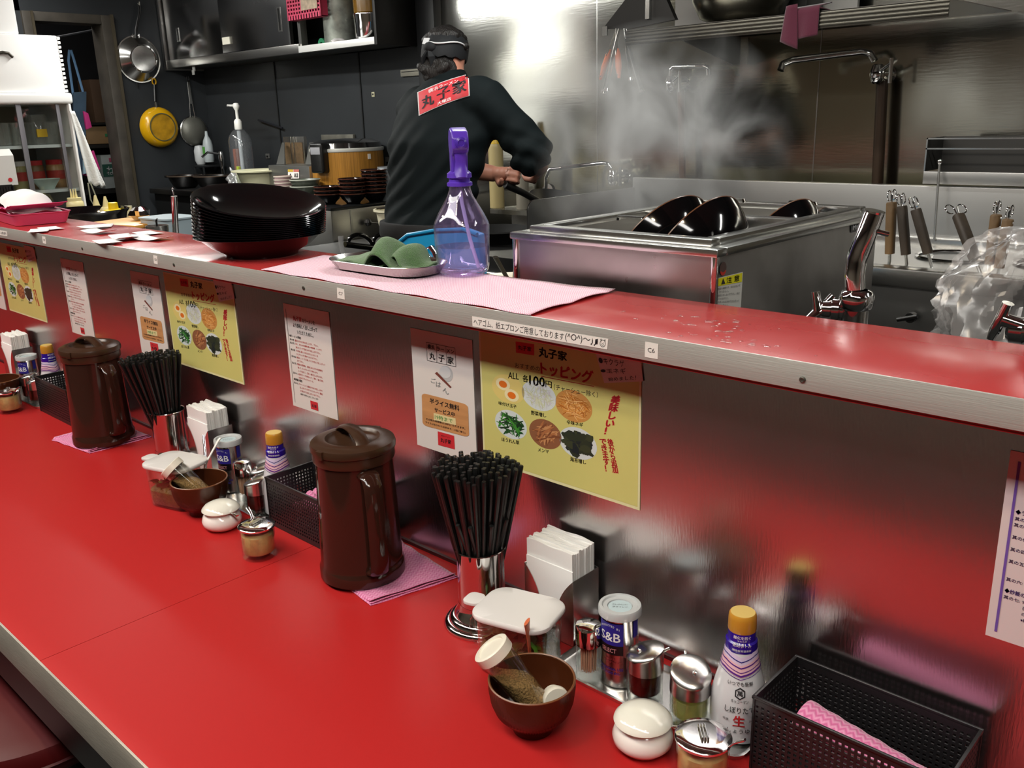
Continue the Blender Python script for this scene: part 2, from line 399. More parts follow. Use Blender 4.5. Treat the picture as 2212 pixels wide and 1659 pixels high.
# ---- brown water pitcher
def make_pitcher(label, loc):
    t = thing('water_pitcher', label, 'pitcher', loc, group='brown water pitchers')
    G().lathe([(0, 0.0), (0.066, 0), (0.0705, 0.004), (0.0705, 0.020), (0.0685, 0.024), (0.0675, 0.030), (0.0625, 0.205), (0.0625, 0.214), (0.058, 0.214), (0.0595, 0.15), (0.0640, 0.02), (0, 0.012)], 56).obj('body', BROWN, t)
    G().lathe([(0, 0.012), (0.060, 0.013), (0.0590, 0.11), (0, 0.11)], 40).obj('tea', mat('dark_tea', '160806', 0.1), t)
    a = 0.0
    pts = [(0.060, 0.0, 0.196), (0.074, 0, 0.194), (0.084, 0, 0.182), (0.088, 0, 0.150), (0.090, 0, 0.10), (0.089, 0, 0.055), (0.084, 0, 0.036), (0.066, 0, 0.030)]
    P = []
    for i in range(len(pts)-1):
        for k in range(3): P.append(Vector(pts[i]).lerp(Vector(pts[i+1]), k/3))
    P.append(Vector(pts[-1]))
    G().tube(P, [0.012]*3+[0.0105]*(len(P)-6)+[0.012]*3, 12, flat=(1.45, 0.55)).obj('handle', BROWN, t)
    lid = G().lathe([(0.0600, 0.206), (0.0655, 0.206), (0.0665, 0.210), (0.0660, 0.222), (0.0685, 0.224), (0.0690, 0.230), (0.0672, 0.2355), (0.0605, 0.2390), (0.0485, 0.2412), (0.0440, 0.2408), (0.0405, 0.2370), (0.0370, 0.2345), (0.020, 0.2338), (0, 0.2338)], 56).obj('lid', BROWNLID, t)
    P = bez((-0.046, 0, 0.2385), (-0.034, 0, 0.260), (0.034, 0, 0.260), (0.046, 0, 0.2385), 14)
    G().tube(P, [0.0130]+[0.0115]*13+[0.0130], 10, flat=(1.0, 0.32), M=RZ(0.05)).obj('lid_grip', BROWNLID, lid)
    for k in range(2):
        G().box(0.064, 0.0715, -0.007, 0.007, 0.222, 0.236, RZ(2.2+k*PI*0.93)).obj('clip', BROWNLID, lid, bevel=0.0015)
    return t
p1 = make_pitcher('dark brown water pitcher standing nearest, on a pink cloth beside the chopsticks', (-1.130, 0.813, ZT+0.004))
p1.rotation_euler.z = facing(-1.13, .813)+0.30
p2 = dup(p1, 'dark brown water pitcher far away at the left, left of the second chopstick cup', (-2.150, 0.818, ZT+0.004), facing(-2.15, .818)+0.42)

# ---- pink cloths
def pink_mat(name, c1, c2, scale, dirx=True, rough=0.85):
    m = mat(name, c1, rough, sheen=0.3); N = m.node_tree.nodes; L = m.node_tree.links; b = N['Principled BSDF']
    tc = N.new('ShaderNodeTexCoord'); w = N.new('ShaderNodeTexWave'); w.wave_type = 'BANDS'; w.bands_direction = 'X'
    w.inputs['Scale'].default_value = scale; w.inputs['Distortion'].default_value = 0
    # zig-zag stripes: shift x by a triangle wave of y
    sx = N.new('ShaderNodeSeparateXYZ'); L.new(tc.outputs['UV'], sx.inputs[0])
    pp = N.new('ShaderNodeMath'); pp.operation = 'PINGPONG'; L.new(sx.outputs['Y'], pp.inputs[0]); pp.inputs[1].default_value = 0.0045
    ad = N.new('ShaderNodeMath'); ad.operation = 'ADD'; L.new(sx.outputs['X'], ad.inputs[0]); L.new(pp.outputs[0], ad.inputs[1])
    cb = N.new('ShaderNodeCombineXYZ'); L.new(ad.outputs[0], cb.inputs[0]); L.new(cb.outputs[0], w.inputs['Vector'])
    r = N.new('ShaderNodeValToRGB'); r.color_ramp.elements[0].color = (*hexc(c1), 1); r.color_ramp.elements[1].color = (*hexc(c2), 1)
    L.new(w.outputs['Fac'], r.inputs[0]); L.new(r.outputs[0], b.inputs['Base Color'])
    v = N.new('ShaderNodeTexVoronoi'); v.inputs['Scale'].default_value = 330; L.new(tc.outputs['UV'], v.inputs['Vector'])
    bp = N.new('ShaderNodeBump'); bp.inputs['Strength'].default_value = 0.5; bp.inputs['Distance'].default_value = 0.0008
    mx = N.new('ShaderNodeMath'); mx.operation = 'ADD'; L.new(w.outputs['Fac'], mx.inputs[0]); L.new(v.outputs['Distance'], mx.inputs[1])
    L.new(mx.outputs[0], bp.inputs['Height']); L.new(bp.outputs[0], b.inputs['Normal'])
    return m
PINKC = pink_mat('pink_cloth', 'd2669b', 'e79cc0', 45)
def uv_sheet(name, fn, nu, nv, size, m, parent=None, thick=0.0012):
    """a sheet of cloth or film with uv in metres"""
    g = G().grid(fn, nu, nv); me = g.mesh(name, recalc=False, sharp=60)
    uv = me.uv_layers.new(name='UVMap')
    for lp in me.loops:
        i = lp.vertex_index % (nu+1); j = lp.vertex_index//(nu+1); uv.data[lp.index].uv = (i/nu*size[0], j/nv*size[1])
    me.materials.append(m); o = link(name, me, parent)
    if thick:
        s = o.modifiers.new('thickness', 'SOLIDIFY'); s.thickness = thick; s.offset = 1
    return o
def quadlerp(q, u, v):
    a, b, c, d = q; return ((a[0]*(1-u)+b[0]*u)*(1-v)+(d[0]*(1-u)+c[0]*u)*v, (a[1]*(1-u)+b[1]*u)*(1-v)+(d[1]*(1-u)+c[1]*u)*v)
def flat_cloth(label, quad, z, m=PINKC, layers=2, amp=0.0006, group=None):
    t = thing('pink_cloth', label, 'cloth', (0, 0, 0), group=group)
    w = math.dist(quad[0], quad[1]); h = math.dist(quad[1], quad[2])
    for L_ in range(layers):
        rnd = random.Random(L_+int(abs(quad[0][0])*100)); ph = rnd.random()*6
        k = 1-0.02*L_
        def fn(u, v, L_=L_, ph=ph, k=k):
            x, y = quadlerp(quad, 0.5+(u-0.5)*k, 0.5+(v-0.5)*k+0.004*math.sin(u*23+ph))
            edge = max(0, abs(u-0.5)*2-0.9)*10
            return (x, y, z+0.0013*L_+amp*(math.sin(u*19+ph)+math.sin(v*13+ph*2))+(0.0022*edge*L_))
        uv_sheet('fold', fn, 28, 20, (w, h), m, t)
    return t
flat_cloth('folded pink zigzag cloth under the nearest brown water pitcher', ((-1.185, 0.775), (-1.035, 0.752), (-0.995, 0.905), (-1.165, 0.928)), ZT+0.0008, layers=3)
flat_cloth('folded pink cloth under the brown water pitcher at the far left', ((-2.26, 0.735), (-2.09, 0.755), (-2.085, 0.905), (-2.255, 0.90)), ZT+0.0008, layers=3)

# ---- black perforated baskets
BASK = mat('basket_black_plastic', '1b1a1c', 0.38, bump=(220, 0.12, 0.0006))
def make_basket(label, loc):
    L_, W2, H = 0.206, 0.102, 0.098
    t = thing('perforated_basket', label, 'basket', loc, group='black perforated baskets')
    def side(name, a, b, nh):
        """wall from a to b (2d corner points), bars leave real square holes"""
        A, B = Vector((*a, 0)), Vector((*b, 0)); d = (B-A); ln = d.length; ang = math.atan2(d.y, d.x)
        M = T(A.x, A.y, 0) @ RZ(ang); g = G(); nz = 12; z0, z1 = 0.008, H-0.010
        px = ln/nh; pz = (z1-z0)/nz; bw = px*0.235
        for i in range(nh+1):
            w = bw if 0 < i < nh else bw*1.4
            g.box(i*px-w, i*px+w, -0.0008, 0.0008, 0, H-0.004, M)
        for j in range(nz+1): g.box(0, ln, -0.00078, 0.00078, z0+j*pz-bw, z0+j*pz+bw, M)
        g.box(0, ln, -0.00076, 0.00076, 0, z0, M).box(0, ln, -0.00076, 0.00076, z1, H-0.002, M)
        g.obj(name, BASK, t, smooth=False)
    c = [(0, 0), (L_, 0), (L_, W2), (0, W2)]
    for i in range(4): side('perforated_wall', c[i], c[(i+1) % 4], 30 if i % 2 == 0 else 15)
    G().box(0, L_, 0, W2, 0, 0.0015).obj('basket_floor', BASK, t)
    e = 0.0028
    g = G()
    g.box(-e, L_+e, -e, 0.001, H-0.004, H-0.0005).box(-e, L_+e, W2-0.001, W2+e, H-0.004, H-0.0005)
    g.box(-e, 0.001, -e, W2+e, H-0.0042, H-0.0007).box(L_-0.001, L_+e, -e, W2+e, H-0.0042, H-0.0007)
    g.obj('rim', BASK, t, bevel=0.0008)
    return t
b1 = make_basket('black perforated basket at the lower right with a rolled pink cloth in it', (-0.409, 0.813, ZT+0.0005))
b2 = dup(b1, 'black perforated basket behind the nearest brown pitcher, holding a pink cloth', (-1.418, 0.818, ZT+0.0005))
b3 = dup(b1, 'black perforated basket at the far left beside the distant brown pitcher', (-2.535, 0.812, ZT+0.0005))
def roll(label, p0, p1, r, hh=1.0):
    t = thing('rolled_cloth', label, 'cloth', (0, 0, 0))
    d = Vector(p1)-Vector(p0); ln = d.length; M = align(p0, p1)
    def fn(u, v):
        a = 0.3+u*2*PI*1.22; rr = r*(1-0.16*u)+0.0006*math.sin(v*40)
        return M @ Vector((rr*math.cos(a)*hh, rr*math.sin(a), v*ln))
    uv_sheet('cloth_roll', fn, 40, 24, (2*PI*r, ln), PINKC, t, 0.0016)
    return t
roll('pink zigzag cloth rolled up inside the black basket at the lower right', (-0.372, 0.853, ZT+0.056), (-0.214, 0.846, ZT+0.034), 0.0285)
t = thing('crumpled_cloth', 'pink cloth stuffed in the basket behind the nearest brown pitcher', 'cloth', (0, 0, 0))
uv_sheet('cloth_heap', lambda u, v: (-1.40+0.17*u, 0.826+0.086*v, ZT+0.010+0.058*(math.sin(u*PI)**0.5)*(math.sin(v*PI)**0.5)+0.008*math.sin(u*17+v*5)+0.006*math.sin(v*21)), 30, 20, (.2, .1), PINKC, t)

# ---- steel chopstick cups and the chopsticks
CUPM = mat('mirror_steel', (0.66, 0.65, 0.64), 0.09, 1.0)
def make_cup(label, loc):
    t = thing('chopstick_cup', label, 'cup', loc, group='steel chopstick cups')
    G().lathe([(0, 0.002), (0.058, 0.0), (0.0590, 0.002), (0.0585, 0.0045), (0.0545, 0.008), (0.0510, 0.0085), (0.0500, 0.012), (0.0460, 0.016), (0.0430, 0.0165), (0.0415, 0.0205), (0.0385, 0.0250), (0.0365, 0.030), (0.0355, 0.036)], 56).obj('flared_foot', CUPM, t)
    G().lathe([(0.0352, 0.020), (0.0352, 0.1215), (0.0385, 0.1235), (0.0392, 0.1245), (0.0385, 0.1258), (0.0362, 0.1250), (0.0335, 0.118), (0.0335, 0.024), (0, 0.022)], 56).obj('tube', CUPM, t)
    return t
c1 = make_cup('flared steel cup full of black chopsticks, the nearer of the two', (-0.871, 0.838, ZT))
c2 = dup(c1, 'flared steel cup full of black chopsticks, the farther of the two', (-1.880, 0.858, ZT))
STICK = mat('black_chopstick', '121313', 0.36, bump=(200, 0.1, 0.0003))
stick_me = G().lathe([(0, 0), (0.0015, 0), (0.0021, 0.05), (0.0037, 0.215), (0.0036, 0.2245), (0.0030, 0.226), (0, 0.226)], 8).mesh('chopstick'); stick_me.materials.append(STICK)
def fill(cx, cy, n, label, group, tilt, rnd, short=0, slabel='', skew=0.0):
    for i in range(n):
        q = math.sqrt((i+0.5)/n); a = i*2.39996
        bx, by = 0.016*q*math.cos(a)*rnd.uniform(0.8, 1.2), 0.016*q*math.sin(a)*rnd.uniform(0.8, 1.2)
        rt = 0.0570*q
        tx, ty = rt*math.cos(a)*1.12+tilt[0], rt*math.sin(a)*1.12+tilt[1]
        if cy+ty > YP-0.006: ty = YP-0.006-cy
        base = Vector((cx+bx, cy+by, ZT+0.0235+rnd.uniform(0, 0.008)))
        top = Vector((cx+tx, cy+ty, ZT+0.235))
        o = link('chopstick', stick_me); o.matrix_world = align(base, top); tag(o, label, 'chopstick', group)
    for i in range(short):
        a = -2.2+i*0.62+rnd.uniform(-.1, .1); base = Vector((cx+0.01*math.cos(a+2), cy+0.01*math.sin(a+2), ZT+0.0235))
        top = Vector((cx+0.046*math.cos(a), cy+0.046*math.sin(a), ZT+0.176))
        d = (top-base).normalized(); base = top-d*0.226
        if base.z < ZT+0.0235: base = base+d*((ZT+0.0235-base.z)/d.z*0); 
        o = link('chopstick', stick_me); o.matrix_world = Matrix.LocRotScale(top-d*0.175, d.to_track_quat('Z', 'Y'), Vector((1, 1, 0.775))); tag(o, slabel, 'chopstick', 'short chopsticks at the front of the nearer cup')
fill(-0.871, 0.838, 108, 'black chopstick fanned out in the nearer flared steel cup', 'black chopsticks in the nearer cup', (-0.006, 0.004), random.Random(3), 7, 'black chopstick standing lower than the rest at the front of the nearer steel cup')
fill(-1.880, 0.858, 96, 'black chopstick fanned out in the farther steel cup, right of the distant pitcher', 'black chopsticks in the farther cup', (-0.020, -0.012), random.Random(5))

# ---- condiment trays
def make_tray(label, x0, x1):
    t = thing('condiment_tray', label, 'tray', (0, 0, 0), group='long steel condiment trays')
    poly = [(p[0]+(x0+x1)/2, p[1]+0.859) for p in rrect(x1-x0, 0.100, 0.016, 5)]
    rim = [(p[0]+(x0+x1)/2, p[1]+0.859) for p in rrect(x1-x0+0.006, 0.106, 0.019, 5)]
    mid = [(p[0]+(x0+x1)/2, p[1]+0.859) for p in rrect(x1-x0-0.006, 0.094, 0.013, 5)]
    G().loft([[(x, y, ZT+0.0006) for x, y in poly], [(x, y, ZT+0.0075) for x, y in rim], [(x, y, ZT+0.0082) for x, y in poly], [(x, y, ZT+0.0022) for x, y in mid]]).obj('tray_body', SATIN, t)
    return t
make_tray('steel tray under the nearest bottles and pepper can', -0.712, -0.424)
make_tray('steel tray under the middle cluster of sauce bottles', -1.720, -1.432)
make_tray('steel tray under the sauce bottles at the far left', -2.86, -2.556)
ZC = ZT+0.0025     # tray floor

def cyl_fn(r, ac, zoff=0.0, e=0.0004):
    """maps a flat label (x along the surface, z up) onto a round wall of radius r (number or function of z)"""
    def fn(p):
        rr = r(p.z) if callable(r) else r
        r0 = r(zoff) if callable(r) else r
        a = ac+p.x/r0
        return ((rr+e)*math.cos(a), (rr+e)*math.sin(a), p.z)
    return fn
def wrap_patch(g, fn, x0, x1, z0, z1, n=16, nz=1):
    g.grid(lambda u, v: fn(Vector((x0+(x1-x0)*u, 0, z0+(z1-z0)*v))), n, nz)
def wtext(g, body, fn, x, z, w, h, bold=0.0):
    put_text(g, body, ((x, 0, z), (x+w, 0, z), (x+w, 0, z+h), (x, 0, z+h)), bold, False, fn)

# ---- toothpick jar
def make_toothpicks(label, loc):
    t = thing('toothpick_jar', label, 'jar', loc, group='toothpick jars')
    G().lathe([(0, 0), (0.0175, 0), (0.0182, 0.002), (0.0178, 0.008), (0.0170, 0.010), (0.0168, 0.056), (0.0152, 0.056), (0.0152, 0.016), (0.012, 0.0135), (0, 0.013)], 28).obj('glass_body', GLASS, t)
    cap = G().lathe([(0.0160, 0.054), (0.0176, 0.054), (0.0180, 0.078), (0.0165, 0.0815), (0.011, 0.0838), (0, 0.0845)], 28).obj('chrome_cap', CHROME, t)
    G().lathe([(0, 0), (0.0024, 0), (0.0024, 0.0006), (0, 0.0006)], 10, T(-0.008, 0.004, 0.0833)).obj('pour_hole', BLACKP, cap)
    g = G(); rnd = random.Random(2)
    for i in range(46):
        q = 0.0105*math.sqrt((i+.5)/46); a = i*2.4; g.tube([(q*math.cos(a), q*math.sin(a), 0.0142), (q*math.cos(a+.1)*1.1, q*math.sin(a+.1)*1.1, 0.066+rnd.uniform(-.003, .003))], 0.00095, 6)
    stuff(g.obj('toothpicks', mat('pale_wood', 'd9a98c', 0.7), t))
    return t
tp1 = make_toothpicks('small toothpick jar with a chrome cap left of the nearest pepper can', (-0.658, 0.826, ZC))
tp2 = dup(tp1, 'toothpick jar with a chrome cap in the middle cluster', (-1.560, 0.850, ZC))

# ---- pepper can
def make_can(label, loc, ac):
    R_, H = 0.0252, 0.107
    t = thing('pepper_can', label, 'can', loc, group='steel pepper cans')
    G().lathe([(0, 0.001), (R_-.002, 0), (R_, 0.0015), (R_, 0.003), (R_-.0006, 0.004), (R_-.0006, H-.004), (R_, H-.003), (R_, H), (R_-.003, H), (0, H-.001)], 44).obj('can_body', mat('tin', (0.66, 0.64, 0.62), 0.2, 1.0), t)
    lid = G().lathe([(R_, H-.006), (R_+.0032, H-.006), (R_+.0034, H+.003), (R_+.0022, H+.0052), (R_-.0015, H+.0052), (R_-.003, H+.003), (R_-.0085, H+.0028), (R_-.009, H+.0008), (0, H+.0008)], 44).obj('plastic_lid', mat('frosted_lid', 'c9cdce', 0.25, alpha=0.85), t)
    G().lathe([(0.0155, H+.0010), (0.0155, H+.0016), (0, H+.0016)], 30).obj('lid_sticker', mat('pale_sticker', 'b9cdd2', 0.3), lid)
    g = G()
    for i, w in enumerate(('ブラックペッパー', 'グラインド')):
        put_text(g, w, [RZ(ac+PI/2) @ Vector(p) for p in ((-0.010, 0.002-i*.006, H+.0018), (0.010, 0.002-i*.006, H+.0018), (0.010, 0.006-i*.006, H+.0018), (-0.010, 0.006-i*.006, H+.0018))])
    g.obj('handwriting', INK, lid, smooth=False)
    al = ac-math.radians(33)
    fn = cyl_fn(R_-.0004, al)
    g = G(); wrap_patch(g, fn, -0.019, 0.019, 0.064, 0.096); g.obj('blue_label', BLUEINK, t)
    g = G(); wrap_patch(g, fn, -0.019, 0.019, 0.050, 0.064); g.obj('black_label', mat('black_label', '120c10', 0.35), t)
    fn2 = cyl_fn(R_-.0004, al, e=0.0008)
    g = G(); wtext(g, 'S&B', fn2, -0.014, 0.070, 0.029, 0.0125, 0.035)
    s = 'PRODUCTED BY'
    for i, ch in enumerate(s):
        if ch == ' ': continue
        u = (i-5.5)/5.5; wtext(g, ch, fn2, u*0.0135-0.0008, 0.0865+0.0045*(1-u*u), 0.0017, 0.0028, 0.02)
    g.obj('white_lettering', WHITEINK, t, smooth=False)
    g = G(); wtext(g, 'SELECT', fn2, -0.012, 0.0535, 0.022, 0.006, 0.03); g.obj('pink_lettering', mat('pink_print', 'c9888c', 0.6), t, smooth=False)
    g = G(); wtext(g, 'あらびき', fn2, -0.006, 0.0425, 0.014, 0.0028, 0.01); wtext(g, 'ブラックグラインド', fn2, -0.012, 0.0375, 0.029, 0.0035, 0.015); g.obj('red_lettering', mat('dark_red_print', '8f2430', 0.6), t, smooth=False)
    g = G(); wtext(g, 'PROFESSIONAL USE', fn2, -0.022, 0.027, 0.041, 0.0037, 0.02); wtext(g, 'S&B FOODS INC.', fn2, -0.019, 0.021, 0.035, 0.0037, 0.02)
    wtext(g, '内容量', cyl_fn(R_-.0004, al+1.5, e=.0008), -0.004, 0.072, 0.006, 0.003, 0.02); g.obj('blue_lettering', BLUEINK, t, smooth=False)
    g = G(); wrap_patch(g, cyl_fn(R_-.0004, al+1.5), -0.004, 0.006, 0.074, 0.098, 4); g.obj('side_label', BLUEINK, t)
    return t
can1 = make_can('steel pepper can with a blue label, nearest, behind the red sauce cruet', (-0.626, 0.852, ZC), facing(-.626, .852))
can2 = dup(can1, 'steel pepper can with a blue label in the middle cluster beside the napkins', (-1.628, 0.862, ZC), 0.28)
can3 = dup(can1, 'steel pepper can with a blue label at the far left edge', (-2.735, 0.862, ZC), 0.40)

# ---- glass cruets with a slanted steel cap
def make_cruet(label, loc, rz, liquid, lh, R_=0.0238, H=0.047, cap=0.023, group=None):
    t = thing('cruet', label, 'bottle', loc, rz, group=group)
    G().lathe([(0, 0), (R_-.001, 0), (R_, 0.002), (R_, 0.008), (R_-.0008, 0.010), (R_-.0004, H), (R_-.003, H+.001), (R_-.0024, H-.002), (R_-.0026, 0.013), (R_-.006, 0.0095), (0, 0.009)], 40).obj('glass_body', GLASS, t)
    G().lathe([(0, 0.0100), (R_-.007, 0.0102), (R_-.0034, 0.0135), (R_-.0034, lh), (0, lh)], 36).obj('sauce', liquid, t)
    # slanted steel cap: high side at -x, low lip at +x
    g = G(); n = 44; rings = []
    for (q, z, k) in ((0.955, H-.004, 0), (1.0, H-.004, 0), (1.0, H+cap*0.2, 0), (1.0, H+cap*0.75, 0.42), (1.015, H+cap*0.85, 0.45), (0.985, H+cap*0.93, 0.46), (0.80, H+cap*1.02, 0.45), (0.50, H+cap*1.09, 0.44), (0.2, H+cap*1.12, 0.43), (0.02, H+cap*1.125, 0.43)):
        rings.append([(R_*q*math.cos(2*PI*j/n), R_*q*math.sin(2*PI*j/n), z-R_*q*math.cos(2*PI*j/n)*k*.72) for j in range(n)])
    g.loft(rings); c = g.obj('steel_cap', mat('spun_steel', (0.62, 0.61, 0.59), 0.24, 1.0), t, sharp=50)
    G().lathe([(0.0011, 0.0012), (0.0026, 0.0008), (0.0028, -0.001), (0, -0.001)], 12, T(0.008, 0.003, H+cap*1.22-0.0036)).obj('air_hole', CHROME, c)
    G().tube([(-R_*0.9, 0, H+cap*0.95), (-R_-0.0035, 0, H+cap*1.12), (-R_-0.007, 0, H+cap*1.2)], 0.0019, 10).obj('spout', CHROME, c)
    return t
SOY = clear('soy_sauce', (0.30, 0.012, 0.008), 0.05, 0.6, body=((0.06, 0.004, 0.002), 0.55))
VIN = clear('vinegar', (0.66, 0.62, 0.26), 0.04, 0.8, body=((0.50, 0.47, 0.20), 0.35))
r1 = make_cruet('glass cruet of dark red sauce with a slanted steel cap, nearest, by the pepper can', (-0.577, 0.840, ZC), 3.75, SOY, 0.053, group='glass cruets')
r2 = make_cruet('glass cruet of yellow vinegar with a slanted steel cap behind the nearest white pot', (-0.508, 0.838, ZC), facing(-.508, .838)+0.25, VIN, 0.036, R_=0.0252, H=0.047, cap=0.025, group='glass cruets')
r3 = dup(r1, 'glass cruet of dark red sauce beside the perforated basket in the middle cluster', (-1.482, 0.832, ZC), -2.3)
r4 = dup(r1, 'glass cruet hidden behind the red sauce cruet of the middle cluster', (-1.530, 0.872, ZC), -2.2)
r5 = dup(r1, 'dark sauce cruet at the far left, left one of a pair', (-2.672, 0.838, ZC), -2.25)
r6 = dup(r1, 'dark sauce cruet at the far left, right one of a pair beside the basket', (-2.610, 0.834, ZC), -2.25)

# ---- squeeze bottle of soy sauce
def make_squeeze(label, loc, rz):
    t = thing('sauce_bottle', label, 'bottle', loc, rz, group='white soy sauce bottles with gold caps')
    prof = [(0.0290, 0), (0.0325, 0.003), (0.0335, 0.012), (0.0335, 0.040), (0.0325, 0.056), (0.0290, 0.072), (0.0245, 0.088), (0.0215, 0.100), (0.0195, 0.110), (0.0182, 0.118)]
    def rad(z):
        for (ra, za), (rb, zb) in zip(prof, prof[1:]):
            if z <= zb: return ra+(rb-ra)*max(0, (z-za))/(zb-za)
        return prof[-1][0]+(0.0155-0.0182)*min(1, (z-.118)/.024)
    G().lathe([(0, 0)]+prof+[(0, 0.118)], 40, rf=lambda a, z: 1-0.02*abs(math.sin(4*a))*(z > .01)).obj('bottle_body', mat('white_film', 'd3d4d8', 0.22, spec=0.6), t)
    G().lathe([(0.0186, 0.116), (0.0190, 0.1185), (0.0185, 0.127), (0.0165, 0.129), (0.0158, 0.1425), (0, 0.1425)], 40).obj('blue_neck_sleeve', mat('deep_blue_film', '2a1390', 0.2), t)
    cap = G().lathe([(0.0162, 0.140), (0.0166, 0.1415), (0.0163, 0.156), (0.0158, 0.160), (0.0147, 0.1618), (0, 0.1612)], 32).obj('gold_cap', mat('gold_plastic', 'c08a2c', 0.28, spec=0.6), t)
    G().box(-0.0155, -0.0125, -0.0045, 0.0045, 0.150, 0.1615).obj('cap_lip', mat('pale_gold_plastic', 'd9bb6a', 0.3), cap, bevel=0.001)
    G().lathe([(0.0142, 0.1616), (0.0142, 0.1622), (0, 0.1622)], 28).obj('cap_top', mat('pale_gold_plastic', 'd9bb6a', 0.3), cap)
    def band(z0, z1, m, name, vee=0.006, e=0.0005):
        g = G()
        def fn(u, v):
            a = 2*PI*u; vv = vee*(1-min(1, abs(((a+PI) % (2*PI))-PI)/0.9))
            z = z0+(z1-z0)*v-vv; r = rad(z)+e; return (r*math.cos(a), r*math.sin(a), z)
        g.grid(fn, 48, 2).obj(name, m, t, recalc=False)
    PK = mat('pink_stripe', 'e6b9c2', 0.3); PU = mat('purple_stripe', '5a2a86', 0.3); LV = mat('lilac_stripe', 'd5c6e2', 0.3)
    band(0.1085, 0.1180, LV, 'lilac_band'); band(0.1120, 0.1132, mat('navy_stripe', '2c2a7c', 0.3), 'navy_line', e=.0009)
    band(0.0940, 0.1085, PK, 'pink_band')
    for z, w in ((0.1045, 0.0016), (0.0995, 0.0010), (0.0950, 0.0022), (0.0920, 0.0007)): band(z, z+w, PU, 'purple_line', e=0.0009)
    f = lambda zo: cyl_fn(rad, 0, zo, 0.0010)
    g = G()
    for s, z, h, w in (('いつでも新鮮', 0.0790, 0.0052, 0.030), ('キッコーマン', 0.0590, 0.0042, 0.020), ('しぼりたて', 0.0460, 0.0082, 0.034), ('しょうゆ', 0.0190, 0.0060, 0.026), ('特選', 0.0345, 0.003, 0.007)):
        x = -w/2 if s != '特選' else -0.019
        wtext(g, s, f(z), x, z, w, h, 0.015)
    wtext(g, '200ml', f(.0345), 0.0115, 0.0345, 0.007, 0.0025, 0.01)
    # hexagon mark with a character in it
    for k in range(6):
        a0, a1 = PI/2+k*PI/3, PI/2+(k+1)*PI/3
        q = [Vector((math.cos(a)*r*0.92, 0, 0.0705+math.sin(a)*r)) for a, r in ((a0, .0056), (a1, .0056), (a1, .0072), (a0, .0072))]
        fn = f(0.0705); g.add([fn(p) for p in q], [(0, 1, 2, 3)])
    wtext(g, '萬', f(.07), -0.0032, 0.0675, 0.0064, 0.0064, 0.03)
    g.obj('black_lettering', INK, t, smooth=False)
    g = G(); wtext(g, '生', f(.032), -0.0065, 0.0285, 0.013, 0.0145, 0.05); g.obj('red_lettering', REDINK, t, smooth=False)
    g = G()
    for s, z, h, w in (('酸化を防ぐ', 0.1345, 0.0042, 0.020), ('やわらか', 0.1312, 0.0022, 0.011), ('密封ボトル', 0.1255, 0.0046, 0.022), ('開栓後常温保存', 0.1195, 0.0028, 0.022)):
        wtext(g, s, cyl_fn(lambda zz: 0.0168 if zz > .129 else 0.0190, 0, z, 0.0006), -w/2, z, w, h, 0.02)
    g.obj('white_lettering', WHITEINK, t, smooth=False)
    return t
k1 = make_squeeze('white soy sauce bottle with gold cap and blue neck, nearest, beside the basket', (-0.455, 0.862, ZC), facing(-.455, .862)+0.05)
k2 = dup(k1, 'white soy sauce bottle with gold cap at the corner of the middle basket', (-1.4555, 0.866, ZC), facing(-1.455, .866)-0.25)
k3 = dup(k1, 'white soy sauce bottle with gold cap half hidden by the distant brown pitcher', (-2.590, 0.872, ZC), 0.2)

# ---- white lidded pots with a spoon
def make_pot(label, loc, rz):
    t = thing('lidded_pot', label, 'pot', loc, rz, group='small white lidded pots')
    m = mat('white_porcelain', 'efece6', 0.12, coat=0.3)
    G().lathe([(0, 0), (0.020, 0), (0.0290, 0.003), (0.0355, 0.011), (0.0365, 0.018), (0.0335, 0.027), (0.0270, 0.033), (0.0245, 0.036), (0.0245, 0.0385), (0.023, 0.0385), (0.026, 0.031), (0.0325, 0.018), (0.026, 0.006), (0, 0.004)], 48).obj('pot_body', m, t)
    G().lathe([(0.0240, 0.0375), (0.0335, 0.0372), (0.0350, 0.0388), (0.0340, 0.0412), (0.0285, 0.0468), (0.0180, 0.0515), (0.007, 0.0532), (0, 0.0534)], 48).obj('lid', mat('cream_porcelain', 'e9e8dc', 0.10, coat=0.3), t)
    G().tube([(0.020, 0, 0.030), (0.030, 0, 0.0365), (0.043, 0, 0.0395), (0.055, 0, 0.0385)], [0.002, 0.0022, 0.003, 0.0042], 10, flat=(1, 0.35)).obj('spoon_handle', CHROME, t)
    return t
w1 = make_pot('small white lidded pot in front of the yellow vinegar cruet, nearest', (-0.525, 0.762, ZT+0.0003), 0.35)
w2 = dup(w1, 'small white lidded pot in front of the middle cluster', (-1.480, 0.752, ZT+0.0003), 0.05)

